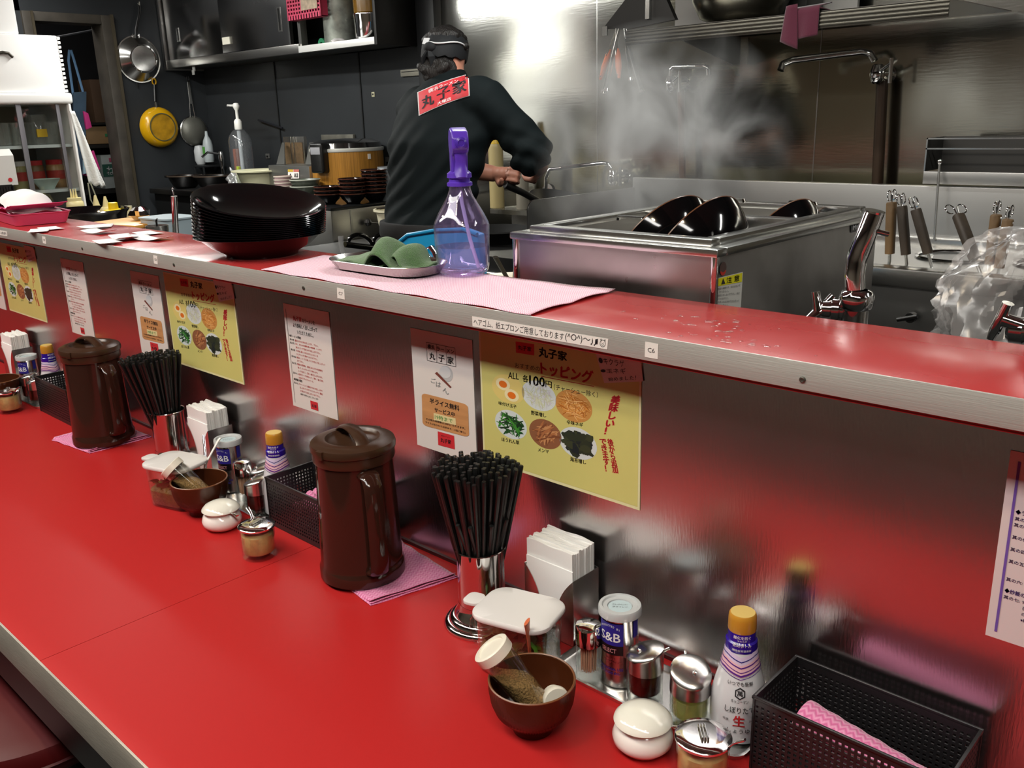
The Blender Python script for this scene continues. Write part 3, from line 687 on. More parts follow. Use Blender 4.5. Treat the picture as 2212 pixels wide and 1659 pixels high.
# ---- glass jars of garlic paste
PASTE = mat('garlic_paste', 'd9b877', 0.55, vary=(60, 0.25), bump=(90, 0.6, 0.002))
def make_jar(label, loc, rz):
    t = thing('garlic_jar', label, 'jar', loc, rz, group='glass jars of garlic paste')
    G().lathe([(0, 0), (0.0285, 0), (0.0300, 0.003), (0.0300, 0.058), (0.0282, 0.058), (0.0282, 0.011), (0.026, 0.0085), (0, 0.008)], 44).obj('glass_body', GLASS, t)
    G().lathe([(0, 0.0090), (0.0255, 0.0092), (0.0276, 0.012), (0.0276, 0.042), (0.024, 0.047), (0.012, 0.044), (0, 0.046)], 44, rf=lambda a, z: 1-0.05*(z > .043)*abs(math.sin(3*a))).obj('garlic_paste', PASTE, t)
    lid = G().lathe([(0.0300, 0.055), (0.0318, 0.0552), (0.0320, 0.0580), (0.0300, 0.0600), (0.0200, 0.0610), (0, 0.0614)], 44).obj('chrome_lid', mat('lid_chrome', (0.86, 0.86, 0.86), 0.10, 1.0), t)
    for k in (-1, 0, 1):
        G().tube([(-0.013, 0.0032*k, 0.0608), (-0.012, 0.0032*k, 0.0645), (0.012, 0.0032*k, 0.0645), (0.013, 0.0032*k, 0.0608)], 0.0011, 8).obj('grip_bar', CHROME, lid)
    G().tube([(0.004, 0.006, 0.022), (0.016, 0.020, 0.052), (0.022, 0.030, 0.066), (0.026, 0.040, 0.073)], [0.003, 0.0022, 0.0028, 0.004], 10, flat=(1, 0.4)).obj('spoon', CHROME, t)
    return t
j1 = make_jar('glass jar of garlic paste with a chrome lid at the bottom edge, beside the basket', (-0.442, 0.760, ZT+0.0003), -0.85)
j2 = dup(j1, 'glass jar of garlic paste with a chrome lid in front of the middle basket', (-1.325, 0.735, ZT+0.0003), 1.9)
j3 = dup(j1, 'glass jar of garlic paste at the far left edge of the lower counter', (-2.600, 0.757, ZT+0.0003), -0.6)

# ---- brown ribbed bowls with a sesame grinder lying in them
WOODY = mat('brown_bowl', '44200f', 0.24, spec=0.5, vary=(30, 0.12)); WOODIN = mat('brown_bowl_rim', '74492a', 0.35)
def make_bowl(label, loc):
    t = thing('ribbed_bowl', label, 'bowl', loc, group='brown ribbed bowls')
    seg = 144
    G().lathe([(0, 0.003), (0.021, 0.003), (0.023, 0), (0.0255, 0.0005), (0.0265, 0.010), (0.0345, 0.0155), (0.0455, 0.0285), (0.0505, 0.042), (0.0530, 0.060), (0.0535, 0.0705), (0.0515, 0.0705), (0.0490, 0.045), (0.0430, 0.028), (0.032, 0.017), (0, 0.013)], seg,
              rf=lambda a, z: 1+(0.014 if 0.012 < z < 0.066 else 0)*(1 if int(a/(2*PI)*seg+.5) % 2 else -1)).obj('bowl_body', WOODY, t, sharp=80)
    G().lathe([(0.0513, 0.0700), (0.0538, 0.0700), (0.0540, 0.0712), (0.0526, 0.0722), (0.0512, 0.0712)], 72).obj('rim', WOODIN, t)
    return t
SES = mat('ground_sesame', 'b08a58', 0.8, vary=(420, 0.55), bump=(350, 1.0, 0.003))
def make_grinder(label, p0, p1, R_=0.0215):
    d = (Vector(p1)-Vector(p0)); ln = d.length; t = thing('sesame_shaker', label, 'shaker', p0)
    q = d.to_track_quat('Z', 'Y'); t.rotation_euler = q.to_euler()
    G().lathe([(0, 0), (R_*0.75, 0), (R_*0.9, 0.004), (R_, ln-.010), (R_-.0012, ln-.010), (R_*0.9-.0012, 0.005), (0, 0.0015)], 36).obj('clear_body', GLASS2, t)
    g = G(); inv = q.to_matrix().inverted(); up_ = inv @ Vector((0, 0, 1)); n = 30; rings = []
    for i in range(15):
        z = 0.003+i/14*(ln*0.72); rr = (R_*0.86 if i else R_*0.7)
        ring = []
        for k in range(n):
            a = 2*PI*k/n; x, y = rr*math.cos(a), rr*math.sin(a)
            # keep the sesame below a level surface
            lv = ln*0.40-(z*up_.z)
            hgt = x*up_.x+y*up_.y
            lim = lv*0.9
            if hgt > lim:
                dd = (hgt-lim)/max(1e-6, up_.x**2+up_.y**2); x -= dd*up_.x; y -= dd*up_.y
                qn = math.hypot(x, y)
                if qn > rr: x *= rr/qn; y *= rr/qn
            ring.append((x, y, z))
        rings.append(ring)
    g.loft(rings).obj('ground_sesame', SES, t)
    G().lathe([(R_-.001, ln-.013), (R_+.0022, ln-.013), (R_+.0024, ln-.001), (R_+.001, ln), (R_-.003, ln), (R_-.004, ln-.002), (0, ln-.002)], 36).obj('white_cap', mat('cream_plastic', 'e6e2d2', 0.35), t)
    return t
B1 = (-0.648, 0.702)
bo1 = make_bowl('brown ribbed bowl in the foreground holding a tilted shaker and a white lid', (B1[0], B1[1], ZT))
make_grinder('clear shaker of ground sesame leaning in the nearest brown bowl', (B1[0]+0.006, B1[1]+0.004, ZT+0.030), (B1[0]-0.040, B1[1]-0.030, ZT+0.112))
t = thing('shaker_lid', 'loose white plastic lid lying in the nearest brown bowl', 'lid', (B1[0]+0.0245, B1[1]+0.0145, ZT+0.046)); t.rotation_euler = (math.radians(78), 0, math.radians(58))
G().lathe([(0, -0.011), (0.0125, -0.011), (0.0130, -0.001), (0.0160, 0), (0.0165, 0.002), (0.0165, 0.0085), (0.0155, 0.0098), (0.006, 0.0100), (0, 0.0098)], 36).obj('lid_body', mat('cream_plastic', 'e6e2d2', 0.35), t)
B2 = (-1.572, 0.762)
bo2 = dup(bo1, 'brown ribbed bowl of the middle cluster with a tilted shaker in it', (B2[0], B2[1], ZT))
make_grinder('clear shaker of ground sesame leaning left in the middle brown bowl', (B2[0]+0.012, B2[1]+0.008, ZT+0.030), (B2[0]-0.044, B2[1]-0.034, ZT+0.098))
bo3 = dup(bo1, 'brown ribbed bowl at the far left edge behind the garlic jar', (-2.70, 0.770, ZT))

# ---- clear garnish containers with a white lid
GREEN = mat('pickled_greens', '64782a', 0.5, vary=(25, 0.6)); GREEN2 = mat('bright_leaf', '5f9a2a', 0.5); BROWNG = mat('brown_pickle', '7d602c', 0.5, vary=(30, 0.5))
def make_garnish(label, loc, rz, spoon=True):
    t = thing('garnish_container', label, 'container', loc, rz, group='clear garnish containers with white lids')
    H = 0.082; f = lambda s, z, r=0.022: [(x*s, y*s, z) for x, y in rrect(0.106, 0.082, r, 6)]
    G().loft([f(0.88, 0), f(0.97, 0.006), f(1.0, H), f(0.975, H), f(0.95, 0.009), f(0.86, 0.004)]).obj('clear_body', GLASS2, t)
    G().tube([(-0.052, 0, 0.066), (-0.066, 0, 0.066), (-0.074, 0, 0.055), (-0.075, 0, 0.035), (-0.068, 0, 0.020), (-0.050, 0, 0.018)], 0.0042, 12, flat=(1.6, .7)).obj('handle', GLASS2, t)
    g1, g2, g3 = G(), G(), G(); rnd = random.Random(11)
    for i in range(120):
        x, y, z = rnd.uniform(-.042, .042), rnd.uniform(-.031, .031), rnd.uniform(0.010, 0.052)
        M = T(x, y, z) @ Euler((rnd.uniform(-1.2, 1.2), rnd.uniform(-1.2, 1.2), rnd.uniform(0, 6))).to_matrix().to_4x4()
        s = rnd.uniform(.006, .013); gg = (g1, g2, g3)[0 if i % 9 < 4 else (1 if i % 9 == 4 else 2)]
        gg.add([(-s, -s*.5, 0), (0, -s*.6, s*.25), (s, -s*.4, 0), (-s, s*.5, s*.1), (0, s*.7, s*.35), (s, s*.4, -s*.1)], [(0, 1, 4, 3), (1, 2, 5, 4)], M)
    for gg, m in ((g1, GREEN), (g2, GREEN2), (g3, BROWNG)): stuff(gg.obj('pickled_greens', m, t))
    G().loft([f(0.86, 0.0055), f(0.935, 0.012), f(0.945, 0.034), f(0.8, 0.040)]).obj('pickle_mass', mat('pickle_mass', '6b5c26', 0.5, vary=(40, 0.7), bump=(120, 1, .004)), t)
    F = lambda s, z: [(x*s, y*s, z) for x, y in rrect(0.116, 0.092, 0.026, 7)]
    g = G().loft([F(0.98, H+.0005), F(1.0, H+.003), F(0.99, H+.0065), F(0.95, H+.0085), F(0.6, H+.0095), F(0.1, H+.0098)])
    lid = g.obj('white_lid', mat('milky_lid', 'dcdad8', 0.30), t)
    G().loft([[(-0.070+x, y, H+z) for x, y in rrect(0.026, 0.030, 0.009, 4)] for z in (.002, .0065)]).obj('lid_tab', mat('milky_lid', 'dcdad8', 0.30), lid, bevel=.001)
    if spoon:
        G().tube([(0.030, -0.028, 0.030), (0.035, -0.0405, 0.072), (0.037, -0.047, 0.092), (0.038, -0.050, 0.106)], [0.0045, 0.0042, 0.0055, 0.0078], 10, flat=(1, 0.3)).obj('orange_spoon', mat('orange_plastic', 'cf6a44', 0.4), t)
    return t
ga1 = make_garnish('clear container of pickled greens with a white lid and an orange spoon', (-0.749, 0.789, ZT+0.0003), 0.27)
t2p = at(372, 985, z=ZT+0.09)
ga2 = make_garnish('clear container of pickled greens with a white lid and a white spoon', (-1.655, 0.758, ZT+0.0003), 0.30, spoon=False)
G().tube([(0.040, 0.020, 0.04), (0.052, 0.034, 0.085), (0.062, 0.060, 0.120), (0.064, 0.064, 0.124)], [0.004, 0.0035, 0.0048, 0.0040], 10, flat=(1, 0.5)).obj('white_spoon', WHITE, ga2)

# ---- napkin dispensers
def make_napkin(lab1, lab2, loc, rz=0):
    t = thing('napkin_holder', lab1, 'napkin holder', loc, rz, group='steel napkin holders')
    W2, D, H = 0.092, 0.058, 0.105; th = 0.0012
    G().box(-W2/2, W2/2, D/2-th, D/2, 0, H).obj('back_plate', SATIN, t, bevel=.0004)
    for s in (-1, 1): G().box(s*W2/2-(th if s > 0 else 0), s*W2/2+(0 if s > 0 else th), -D/2, D/2, 0, H).obj('side_plate', SATIN, t, bevel=.0004)
    # front plate with the tulip shaped opening
    n = 10; L_ = [(-W2/2, 0), (-0.012, 0)]+[(-0.012-(W2/2-0.016)*((k/n)**2.2), 0.012+(H-0.016)*(k/n)**0.8) for k in range(n+1)]+[(-W2/2, H)]
    for s in (-1, 1):
        g = G(); poly = [(x*s*-1, z) for x, z in L_]
        g.prism(poly, 0, th, T(0, -D/2+th, 0) @ RX(PI/2)).obj('front_plate', SATIN, t)
    G().box(-W2/2, W2/2, -D/2, D/2, 0, 0.0015).obj('base', SATIN, t)
    p = thing('napkin_stack', lab2, 'napkins', loc, rz, group='stacks of white paper napkins')
    rnd = random.Random(4); m = mat('napkin_paper', 'f4f4f2', 0.85)
    nn = 13
    for k in range(nn):
        y0 = -D/2+0.004+(D-0.008)*k/nn; y1 = y0+(D-0.008)/nn*0.90; dz = rnd.uniform(-.0016, .0016); dx = rnd.uniform(-.0012, .0012)
        g = G()
        def fn(u, v, y0=y0, y1=y1, dz=dz, dx=dx, k=k):
            return (dx+(-0.043+0.086*u), y0+0.001*math.sin(u*5+k), 0.004+v*(0.140+dz+0.0012*math.sin(u*9+k*1.7)))
        a = [fn(i/8, j) for j in (0, 1) for i in range(9)]; b = [(x, y+(y1-y0), z) for x, y, z in a]
        vs = a+b; fs = [(i, i+1, i+10, i+9) for i in range(8)]+[(i+18, i+27, i+28, i+19) for i in range(8)]+[(i+9, i+10, i+28, i+27) for i in range(8)]+[(0, 9, 27, 18), (8, 26, 35, 17)]
        g.add(vs, fs).obj('napkin', m, p)
    G().box(-0.0433, 0.0433, -D/2+0.0015, -D/2+0.0040, 0.004, 0.118).obj('folded_flap', m, p, bevel=.0008)
    return t, p
n1, n1p = make_napkin('steel napkin holder behind the nearest garnish container', 'white paper napkins standing in the nearest steel holder', (-0.766, 0.899, ZT+0.0003))
n2 = dup(n1, 'steel napkin holder in the middle cluster beside the pepper can', (-1.772, 0.899, ZT+0.0003), 0); dup(n1p, 'white paper napkins in the holder of the middle cluster', (-1.772, 0.899, ZT+0.0003), 0)
n3 = dup(n1, 'steel napkin holder at the far left edge', (-2.92, 0.899, ZT+0.0003), 0); dup(n1p, 'white paper napkins in the holder at the far left edge', (-2.92, 0.899, ZT+0.0003), 0)
# small steel tongs hooked on the middle napkin holder
t = thing('small_ladle', 'small steel spoon resting between the garnish container and the middle napkins', 'spoon', (0, 0, 0))
G().tube([(-1.730, 0.862, ZT+0.098), (-1.700, 0.845, ZT+0.06), (-1.690, 0.835, ZT+0.032)], [0.003, 0.0028, 0.004], 10, flat=(1, .5)).obj('handle', CHROME, t)
G().lathe([(0, 0), (0.009, 0.002), (0.0135, 0.009), (0.0125, 0.009), (0.008, 0.0035), (0, 0.0015)], 24, T(-1.686, 0.832, ZT+0.0225) @ RX(0.3)).obj('bowl', CHROME, t)
# seat of the nearest stool below the counter
t = thing('bar_stool', 'round red padded stool, darkened for shade, below the counter at the lower left corner', 'stool', (-1.597, 0.40, 0))
RS = 0.21
G().lathe([(0, 0.50), (RS-.02, 0.50), (RS, 0.515), (RS+.006, 0.54), (RS-.004, 0.562), (RS-.03, 0.574), (0, 0.580)], 48).obj('seat', mat('shaded_red_vinyl', '4e090c', 0.45, spec=.3, bump=(60, .1, .001)), t)  # red vinyl darkened so its colour carries the shade under the counter
G().lathe([(RS+.004, 0.530), (RS+.0085, 0.534), (RS+.004, 0.538)], 48).obj('piping', mat('shaded_red_vinyl', '4e090c', 0.45), t)
G().lathe([(0.03, 0.02), (0.03, 0.50)], 20, cap=True).obj('post', CHROME, t)
G().lathe([(0, 0.03), (0.06, 0.03), (0.20, 0.008), (0.21, 0), (0, 0)], 40).obj('base', CHROME, t)

# ================================================================== posters on the steel panel
YPO = YP-0.0005
def pl(px, py): p = at(px, py, y=YP-0.001); return p.x, p.z
def poster_base(t, w, h, m, border=None):
    G().box(0, w, -0.0006, 0.0002, 0, h).obj('paper', m, t, smooth=False)
def quad_px(origin, c, y=-0.0010):
    """four photo points (crop pixels) -> local quad on the poster plane"""
    return [Vector((pl(*p)[0]-origin[0], y, pl(*p)[1]-origin[1])) for p in c]
def crop5(x, y): return (880+x/4.148, 700+y/4.148)

def food(name, base, pieces, colors, kind, parent, c, rx, rz, seed):
    """a printed food picture: a round plate disc with flat printed pieces on it"""
    d = link('food_picture', G().lathe([(0, 0), (1, 0)], 36).mesh('food_picture')); d.data.materials.append(base); d.parent = parent
    d.location = (c[0], -0.0009, c[1]); d.rotation_euler = (PI/2, 0, 0); d.scale = (rx, rz, 1)
    rnd = random.Random(seed); gs = [G() for _ in colors]
    if kind == 'eggs':
        for cx, cz in ((-0.30, 0.26), (0.22, -0.38)):
            for k, (rr, lay) in enumerate(((0.42, 0), (0.24, 1))):
                vs = [(cx+rr*math.cos(a*PI/12)*(1.05), cz+rr*math.sin(a*PI/12), 0.0001*(k+1)) for a in range(24)]
                gs[k].add(vs, [tuple(range(24))])
    else:
        for i in range(pieces):
            a, q = rnd.uniform(0, 2*PI), math.sqrt(rnd.random())*0.80; cx, cz = q*math.cos(a), q*math.sin(a)
            if kind == 'strips': L_, w = rnd.uniform(.16, .42), rnd.uniform(.018, .04); th = rnd.gauss(seed, 0.8)
            elif kind == 'sticks': L_, w = rnd.uniform(.30, .46), rnd.uniform(.05, .075); th = rnd.gauss(1.0, .5)
            elif kind == 'leaves': L_, w = rnd.uniform(.14, .36), rnd.uniform(.03, .08); th = rnd.uniform(0, PI)
            else: L_, w = rnd.uniform(.18, .42), rnd.uniform(.16, .30); th = rnd.uniform(0, PI)
            if math.hypot(cx, cz)+L_ > 1.0: cx *= 0.6; cz *= 0.6
            dx, dz = math.cos(th), math.sin(th)
            vs = [(cx+dx*L_*s-dz*w*t_, cz+dz*L_*s+dx*w*t_, 0.0001+0.00005*i/pieces) for s, t_ in ((-1, -.4), (0, -1), (1, -.4), (1, .4), (0, 1), (-1, .4))]
            gs[i % len(colors)].add(vs, [(0, 1, 2, 3, 4, 5)])
    for g, m in zip(gs, colors): g.obj('printed_food', m, d, smooth=False, recalc=False)
    return d

def topping_poster(label, x, z, w=0.300, h=0.212):
    t = thing('menu_poster', label, 'poster', (x, YPO, z), group='yellow topping menu posters')
    m = mat('yellow_poster', 'cdc878', 0.32, spec=0.6, vary=(3.5, 0.07))
    poster_base(t, w, h, mat('poster_border', 'dcd9a8', 0.32))
    G().box(0.0035, w-0.0035, -0.0008, -0.0005, 0.0045, h-0.003).obj('yellow_print', m, t, smooth=False)
    o = (-0.955, 0.990)
    cq = lambda a, b, c, d: quad_px(o, [crop5(*a), crop5(*b), crop5(*c), crop5(*d)])
    g = G()
    R1 = cq((975, 255), (1138, 282), (1138, 180), (972, 155)); G().add([p+Vector((0, 0, 0)) for p in R1], [(0, 1, 2, 3)]).obj('red_logo', REDINK, t, recalc=False)
    B_, R_ = G(), G()
    up = Vector((0, -0.0003, 0))
    put_text(B_, '丸子家', [p+up for p in cq((995, 228), (1115, 248), (1115, 205), (990, 185))], 0.02)
    put_text(B_, '丸子家', cq((1180, 290), (1430, 332), (1430, 250), (1180, 200)), 0.07)
    put_text(B_, 'おすすめの', cq((965, 388), (1190, 425), (1190, 380), (965, 345)), 0.005)
    put_text(R_, 'トッピング', cq((1200, 445), (1650, 535), (1668, 420), (1195, 338)), 0.085)
    put_text(B_, 'ALL', cq((905, 485), (1000, 497), (1000, 443), (905, 428)), 0.03)
    put_text(B_, '各', cq((1035, 515), (1085, 525), (1085, 462), (1035, 452)), 0.03)
    put_text(B_, '100', cq((1095, 545), (1232, 565), (1232, 480), (1095, 458)), 0.07)
    put_text(B_, '円', cq((1240, 565), (1295, 575), (1295, 518), (1240, 505)), 0.03)
    put_text(B_, '（チャーシュー除く）', cq((1315, 590), (1710, 660), (1710, 610), (1315, 535)), 0.005)
    labels = [('味付け玉子', (820, 722, 980, 757, 725, 690)), ('野菜増し', (1110, 810, 1245, 838, 800, 772)), ('辛味ネギ', (1430, 893, 1575, 922, 886, 857)),
              ('ほうれん草', (848, 1048, 1003, 1082, 1045, 1012)), ('メンマ', (1172, 1140, 1268, 1160, 1128, 1108)), ('海苔増し', (1460, 1228, 1602, 1258, 1220, 1187))]
    for s, (x0, y0, x1, y1, y2, y3) in labels: put_text(B_, s, cq((x0, y0), (x1, y1), (x1, y2), (x0, y3)), 0.04)
    put_text(R_, '美味しい！', cq((1752, 985), (1838, 985), (1915, 640), (1835, 640)), 0.09, vertical=True)
    put_text(R_, '後から追加', cq((1842, 1330), (1895, 1340), (1842, 1030), (1790, 1025)), 0.08, vertical=True)
    put_text(R_, 'できます！', cq((1772, 1318), (1826, 1318), (1780, 1030), (1722, 1025)), 0.08, vertical=True)
    put_text(R_, '＿', cq((1200, 470), (1675, 562), (1675, 556), (1200, 464)), 0.02)
    B_.obj('black_lettering', INK, t, smooth=False); R_.obj('red_lettering', REDINK, t, smooth=False)
    def fc(x, y): p = pl(*crop5(x, y)); return (p[0]-o[0], p[1]-o[1])
    pl_y = mat('print_plate_yellow', 'd9c777', 0.35); pl_w = mat('print_plate_white', 'cdd6d6', 0.35)
    food('eggs', pl_y, 0, [mat('print_egg', 'e6dcae', .35), mat('print_yolk', 'd97024', .35)], 'eggs', t, fc(903, 582), 0.0335, 0.0225, 1)
    food('veg', pl_w, 80, [mat('print_sprout', 'c9cfb4', .35), mat('print_sprout2', 'b9bfa0', .35), mat('print_pork', 'c2c2c8', .35)], 'strips', t, fc(1178, 642), 0.0335, 0.0225, 2)
    food('negi', mat('print_orange', 'c08a4a', .35), 110, [mat('print_orange2', 'd08f45', .35), mat('print_orange3', 'e0b070', .35), mat('print_orange4', 'a86428', .35)], 'strips', t, fc(1490, 735), 0.0335, 0.0235, 3)
    food('spinach', pl_w, 90, [mat('print_green', '22502a', .35), mat('print_green2', '3f8a34', .35), mat('print_green3', '16331e', .35)], 'leaves', t, fc(928, 900), 0.0330, 0.0225, 4)
    food('menma', mat('print_brown', '8a5a3e', .35), 46, [mat('print_menma', 'a86c44', .35), mat('print_menma2', 'c08a5c', .35), mat('print_menma3', '7c4a30', .35)], 'sticks', t, fc(1236, 985), 0.0315, 0.0225, 5)
    food('nori', pl_w, 60, [mat('print_nori', '23282a', .35), mat('print_nori2', '2f3528', .35), mat('print_nori3', '3a3f2c', .35)], 'flakes', t, fc(1528, 1068), 0.0345, 0.0235, 6)
    return t
tp = topping_poster('yellow topping menu poster nearest, right of the white rice sign', -0.955, 0.990)
tpb = dup(tp, 'yellow topping menu poster above the distant chopstick cup', (-1.967, YPO, 0.984))
tpc = dup(tp, 'yellow topping menu poster at the far left end of the panel', (-3.035, YPO, 0.976))
# handwritten notes stuck over the posters' top right corners
NOTE = mat('note_paper', 'd8c8c4', 0.5)
def note(label, x, z, words):
    t = thing('handwritten_note', label, 'note', (x, YPO-0.0012, z), group='handwritten notes on the menu posters')
    q = [Vector((p[0]+0.955, 0, p[1]-1.165)) for p in (pl(*crop5(1768, 527)), pl(*crop5(2117, 512)), pl(*crop5(2090, 285)), pl(*crop5(1675, 200)))]
    G().add([p+Vector((0, y, 0)) for y in (-0.0004, 0) for p in q], [(0, 1, 2, 3), (4, 5, 6, 7), (0, 1, 5, 4), (1, 2, 6, 5), (2, 3, 7, 6), (3, 0, 4, 7)]).obj('note_paper', NOTE, t, smooth=False)
    g = G(); u_ = lambda *c: [Vector((pl(*crop5(*p))[0]+0.955, -0.0009, pl(*crop5(*p))[1]-1.165)) for p in c]
    for wd, c in zip(words, (((1725, 350), (1955, 385), (1945, 325), (1715, 290)), ((1740, 432), (1965, 445), (1960, 392), (1735, 400)), ((1810, 510), (2055, 498), (2055, 455), (1805, 478)))):
        put_text(g, wd, u_(*c), 0.01)
    g.obj('handwriting', INK, t, smooth=False)
    return t
no = note('pinkish handwritten note over the corner of the nearest yellow poster', -0.955, 1.165, ('●キクラゲ', '●玉ネギ', '始めました！'))
dup(no, 'pinkish handwritten note over the corner of the middle yellow poster', (-1.967, YPO-0.0012, 1.159))
dup(no, 'pinkish handwritten note over the corner of the far left yellow poster', (-3.035, YPO-0.0012, 1.151))

def rice_poster(label, x, z, w=0.1445, h=0.2045):
    t = thing('rice_sign', label, 'poster', (x, YPO, z), group='white free rice signs')
    poster_base(t, w, h, mat('white_card', 'd9d5d0', 0.35))
    o = (-1.115, 0.9785); Y = -0.0010
    cq = lambda *c, y=Y: quad_px(o, [crop5(*p) for p in c], y)
    G_ = G(); GR = G(); RD = G()
    # ruled box with three columns
    def line(a, b, wd=0.00035):
        p, q = quad_px(o, [crop5(*a), crop5(*b)]); d = (q-p).normalized(); n = Vector((-d.z, 0, d.x))*wd
        G_.add([p-n, q-n, q+n, p+n], [(0, 1, 2, 3)])
    for a, b in (((170, 163), (428, 215)), ((428, 215), (437, 382)), ((437, 382), (180, 325)), ((180, 325), (170, 163)), ((262, 182), (266, 345)), ((347, 200), (353, 365))): line(a, b)
    for s, c in (('横浜', ((182, 220), (245, 232), (244, 188), (181, 178))), ('ラー', ((265, 238), (330, 250), (329, 215), (264, 200))), ('メン', ((355, 255), (420, 268), (419, 232), (354, 218))),
                 ('丸', ((200, 312), (250, 322), (248, 262), (198, 250))), ('子', ((283, 332), (335, 343), (333, 282), (280, 270))), ('家', ((362, 350), (417, 362), (415, 298), (360, 286)))): put_text(G_, s, cq(*c), 0.045)
    G_.obj('black_lettering', INK, t, smooth=False)
    # rice bowl drawing with chopsticks
    def disc(cx, cy, r1, r2, m, name, yy, n=28):
        a, b, c = quad_px(o, [crop5(cx, cy), crop5(cx+r1, cy+r1*0.22), crop5(cx, cy+r2)], yy)
        u, v = b-a, c-a; G().add([a+u*math.cos(k*2*PI/n)+v*math.sin(k*2*PI/n) for k in range(n)], [tuple(range(n))]).obj(name, m, t, smooth=False)
    disc(348, 445, 62, 72, mat('print_shadow_grey', 'b4b7b8', .5), 'bowl_print', -0.0008)
    disc(340, 432, 52, 52, mat('print_pale_grey', 'c9cdce', .5), 'bowl_print', -0.0010)
    q = cq((385, 572), (397, 562), (268, 428), (248, 440), y=-0.0012); G().add(q, [(0, 1, 2, 3)]).obj('chopstick_print', mat('print_red_brown', '6e3a30', .5), t)
    GY = G(); 
    for s, c in (('ご', ((212, 525), (256, 530), (256, 490), (212, 480))), ('は', ((258, 560), (300, 568), (300, 522), (258, 515))), ('ん', ((318, 600), (372, 640), (372, 590), (318, 560)))): put_text(GY, s, cq(*c), 0.03)
    GY.obj('grey_lettering', mat('print_grey_ink', 'a5a8aa', .6), t, smooth=False)
    # wooden board print
    a, b, c, d = cq((138, 905), (555, 1015), (545, 722), (130, 615), y=-0.0010)
    poly = []
    for x_, y_ in rrect(1, 1, 0.10, 4):
        u, v = x_+.5, y_+.5; poly.append((a*(1-u)+b*u)*(1-v)+(d*(1-u)+c*u)*v)
    G().add(poly, [tuple(range(len(poly)))]).obj('board_print', mat('print_wood', 'c48f5c', .4, vary=(14, 0.12, (1, 1, 9))), t, smooth=False)
    g = G()
    Y2 = -0.0013
    for s, c, b_ in (('半ライス無料', ((203, 708), (468, 780), (466, 730), (203, 658)), .045), ('サービス中', ((245, 785), (428, 832), (427, 790), (245, 745)), .045),
                     ('その他の時間帯は100円いただきます。', ((170, 858), (520, 945), (520, 925), (170, 838)), .02), ('ライスはおかわり出来ます。(1回に限り)', ((165, 890), (522, 985), (522, 965), (165, 868)), .02)):
        put_text(g, s, cq(*c, y=Y2), b_)
    g.obj('black_lettering', INK, t, smooth=False)
    q = cq((240, 860), (438, 905), (435, 845), (238, 795), y=-0.0012); G().add(q, [(0, 1, 2, 3)]).obj('sticker', mat('print_cream', 'dccf9a', .4), t)
    g = G(); put_text(g, '19時まで', cq((250, 850), (408, 888), (408, 850), (250, 808), y=-0.0014), 0.01); g.obj('green_lettering', GREENINK, t, smooth=False)
    q = cq((278, 1082), (427, 1122), (420, 1000), (273, 960), y=-0.0010); G().add(q, [(0, 1, 2, 3)]).obj('red_logo', REDINK, t)
    g = G(); put_text(g, '丸子家', cq((302, 1055), (395, 1078), (393, 1040), (300, 1015), y=-0.0013), 0.04); put_text(g, '横浜ラーメン', cq((305, 1002), (385, 1022), (385, 1012), (305, 992), y=-0.0013), 0.01); g.obj('black_lettering', INK, t, smooth=False)
    return t
rp = rice_poster('white free rice sign left of the nearest yellow menu poster', -1.115, 0.9785)
dup(rp, 'white free rice sign left of the middle yellow menu poster', (-2.138, YPO, 0.9790))
dup(rp, 'white sign barely in view at the left edge, before the far yellow poster', (-3.212, YPO, 0.972))

RULES = [('k', '◆ラーメンの場合', 0), ('r', '其の壱:最初はそのままお召し上がり、下さい。', 1), ('r', '其の弐:次に、卓上の生姜酢(黄)や胡麻等、レンゲに', 1), ('r', '取り少しスープで混ぜ入れてお召し上がり下さい。', 2),
         ('r', '其の参:その他に楽しむならおろしにんにくを', 1), ('r', '少しずつレンゲに乗せて入れてみて下さい。', 2), ('r', '其の四:海苔は、スープに浸しライスを包んで召し上がって', 1), ('r', 'みて下さい。', 3), ('r', '其の五:常連のお客様は、最後にあらびきの生胡椒を', 1),
         ('r', '挽いて、たっぷりレンゲごと味わいます。', 2), ('r', 'スープに浸して、ご飯と一緒に召し上がられます。', 2), ('r', '其の六:お酢をスープを味わって、残り、後に変化、', 1), ('r', 'お好みでブラックペッパーも。', 2), ('k', '◆炒飯の場合', 0),
         ('r', '其の七:チャーハンには最初そのまま召し上がり', 1), ('r', '召し上がっていただくオススメレンゲで、最後に', 2), ('r', 'のり等入れてお召し上がってみて下さい。', 2), ('g', '※無料でお持ちします。スタッフまで', 2)]
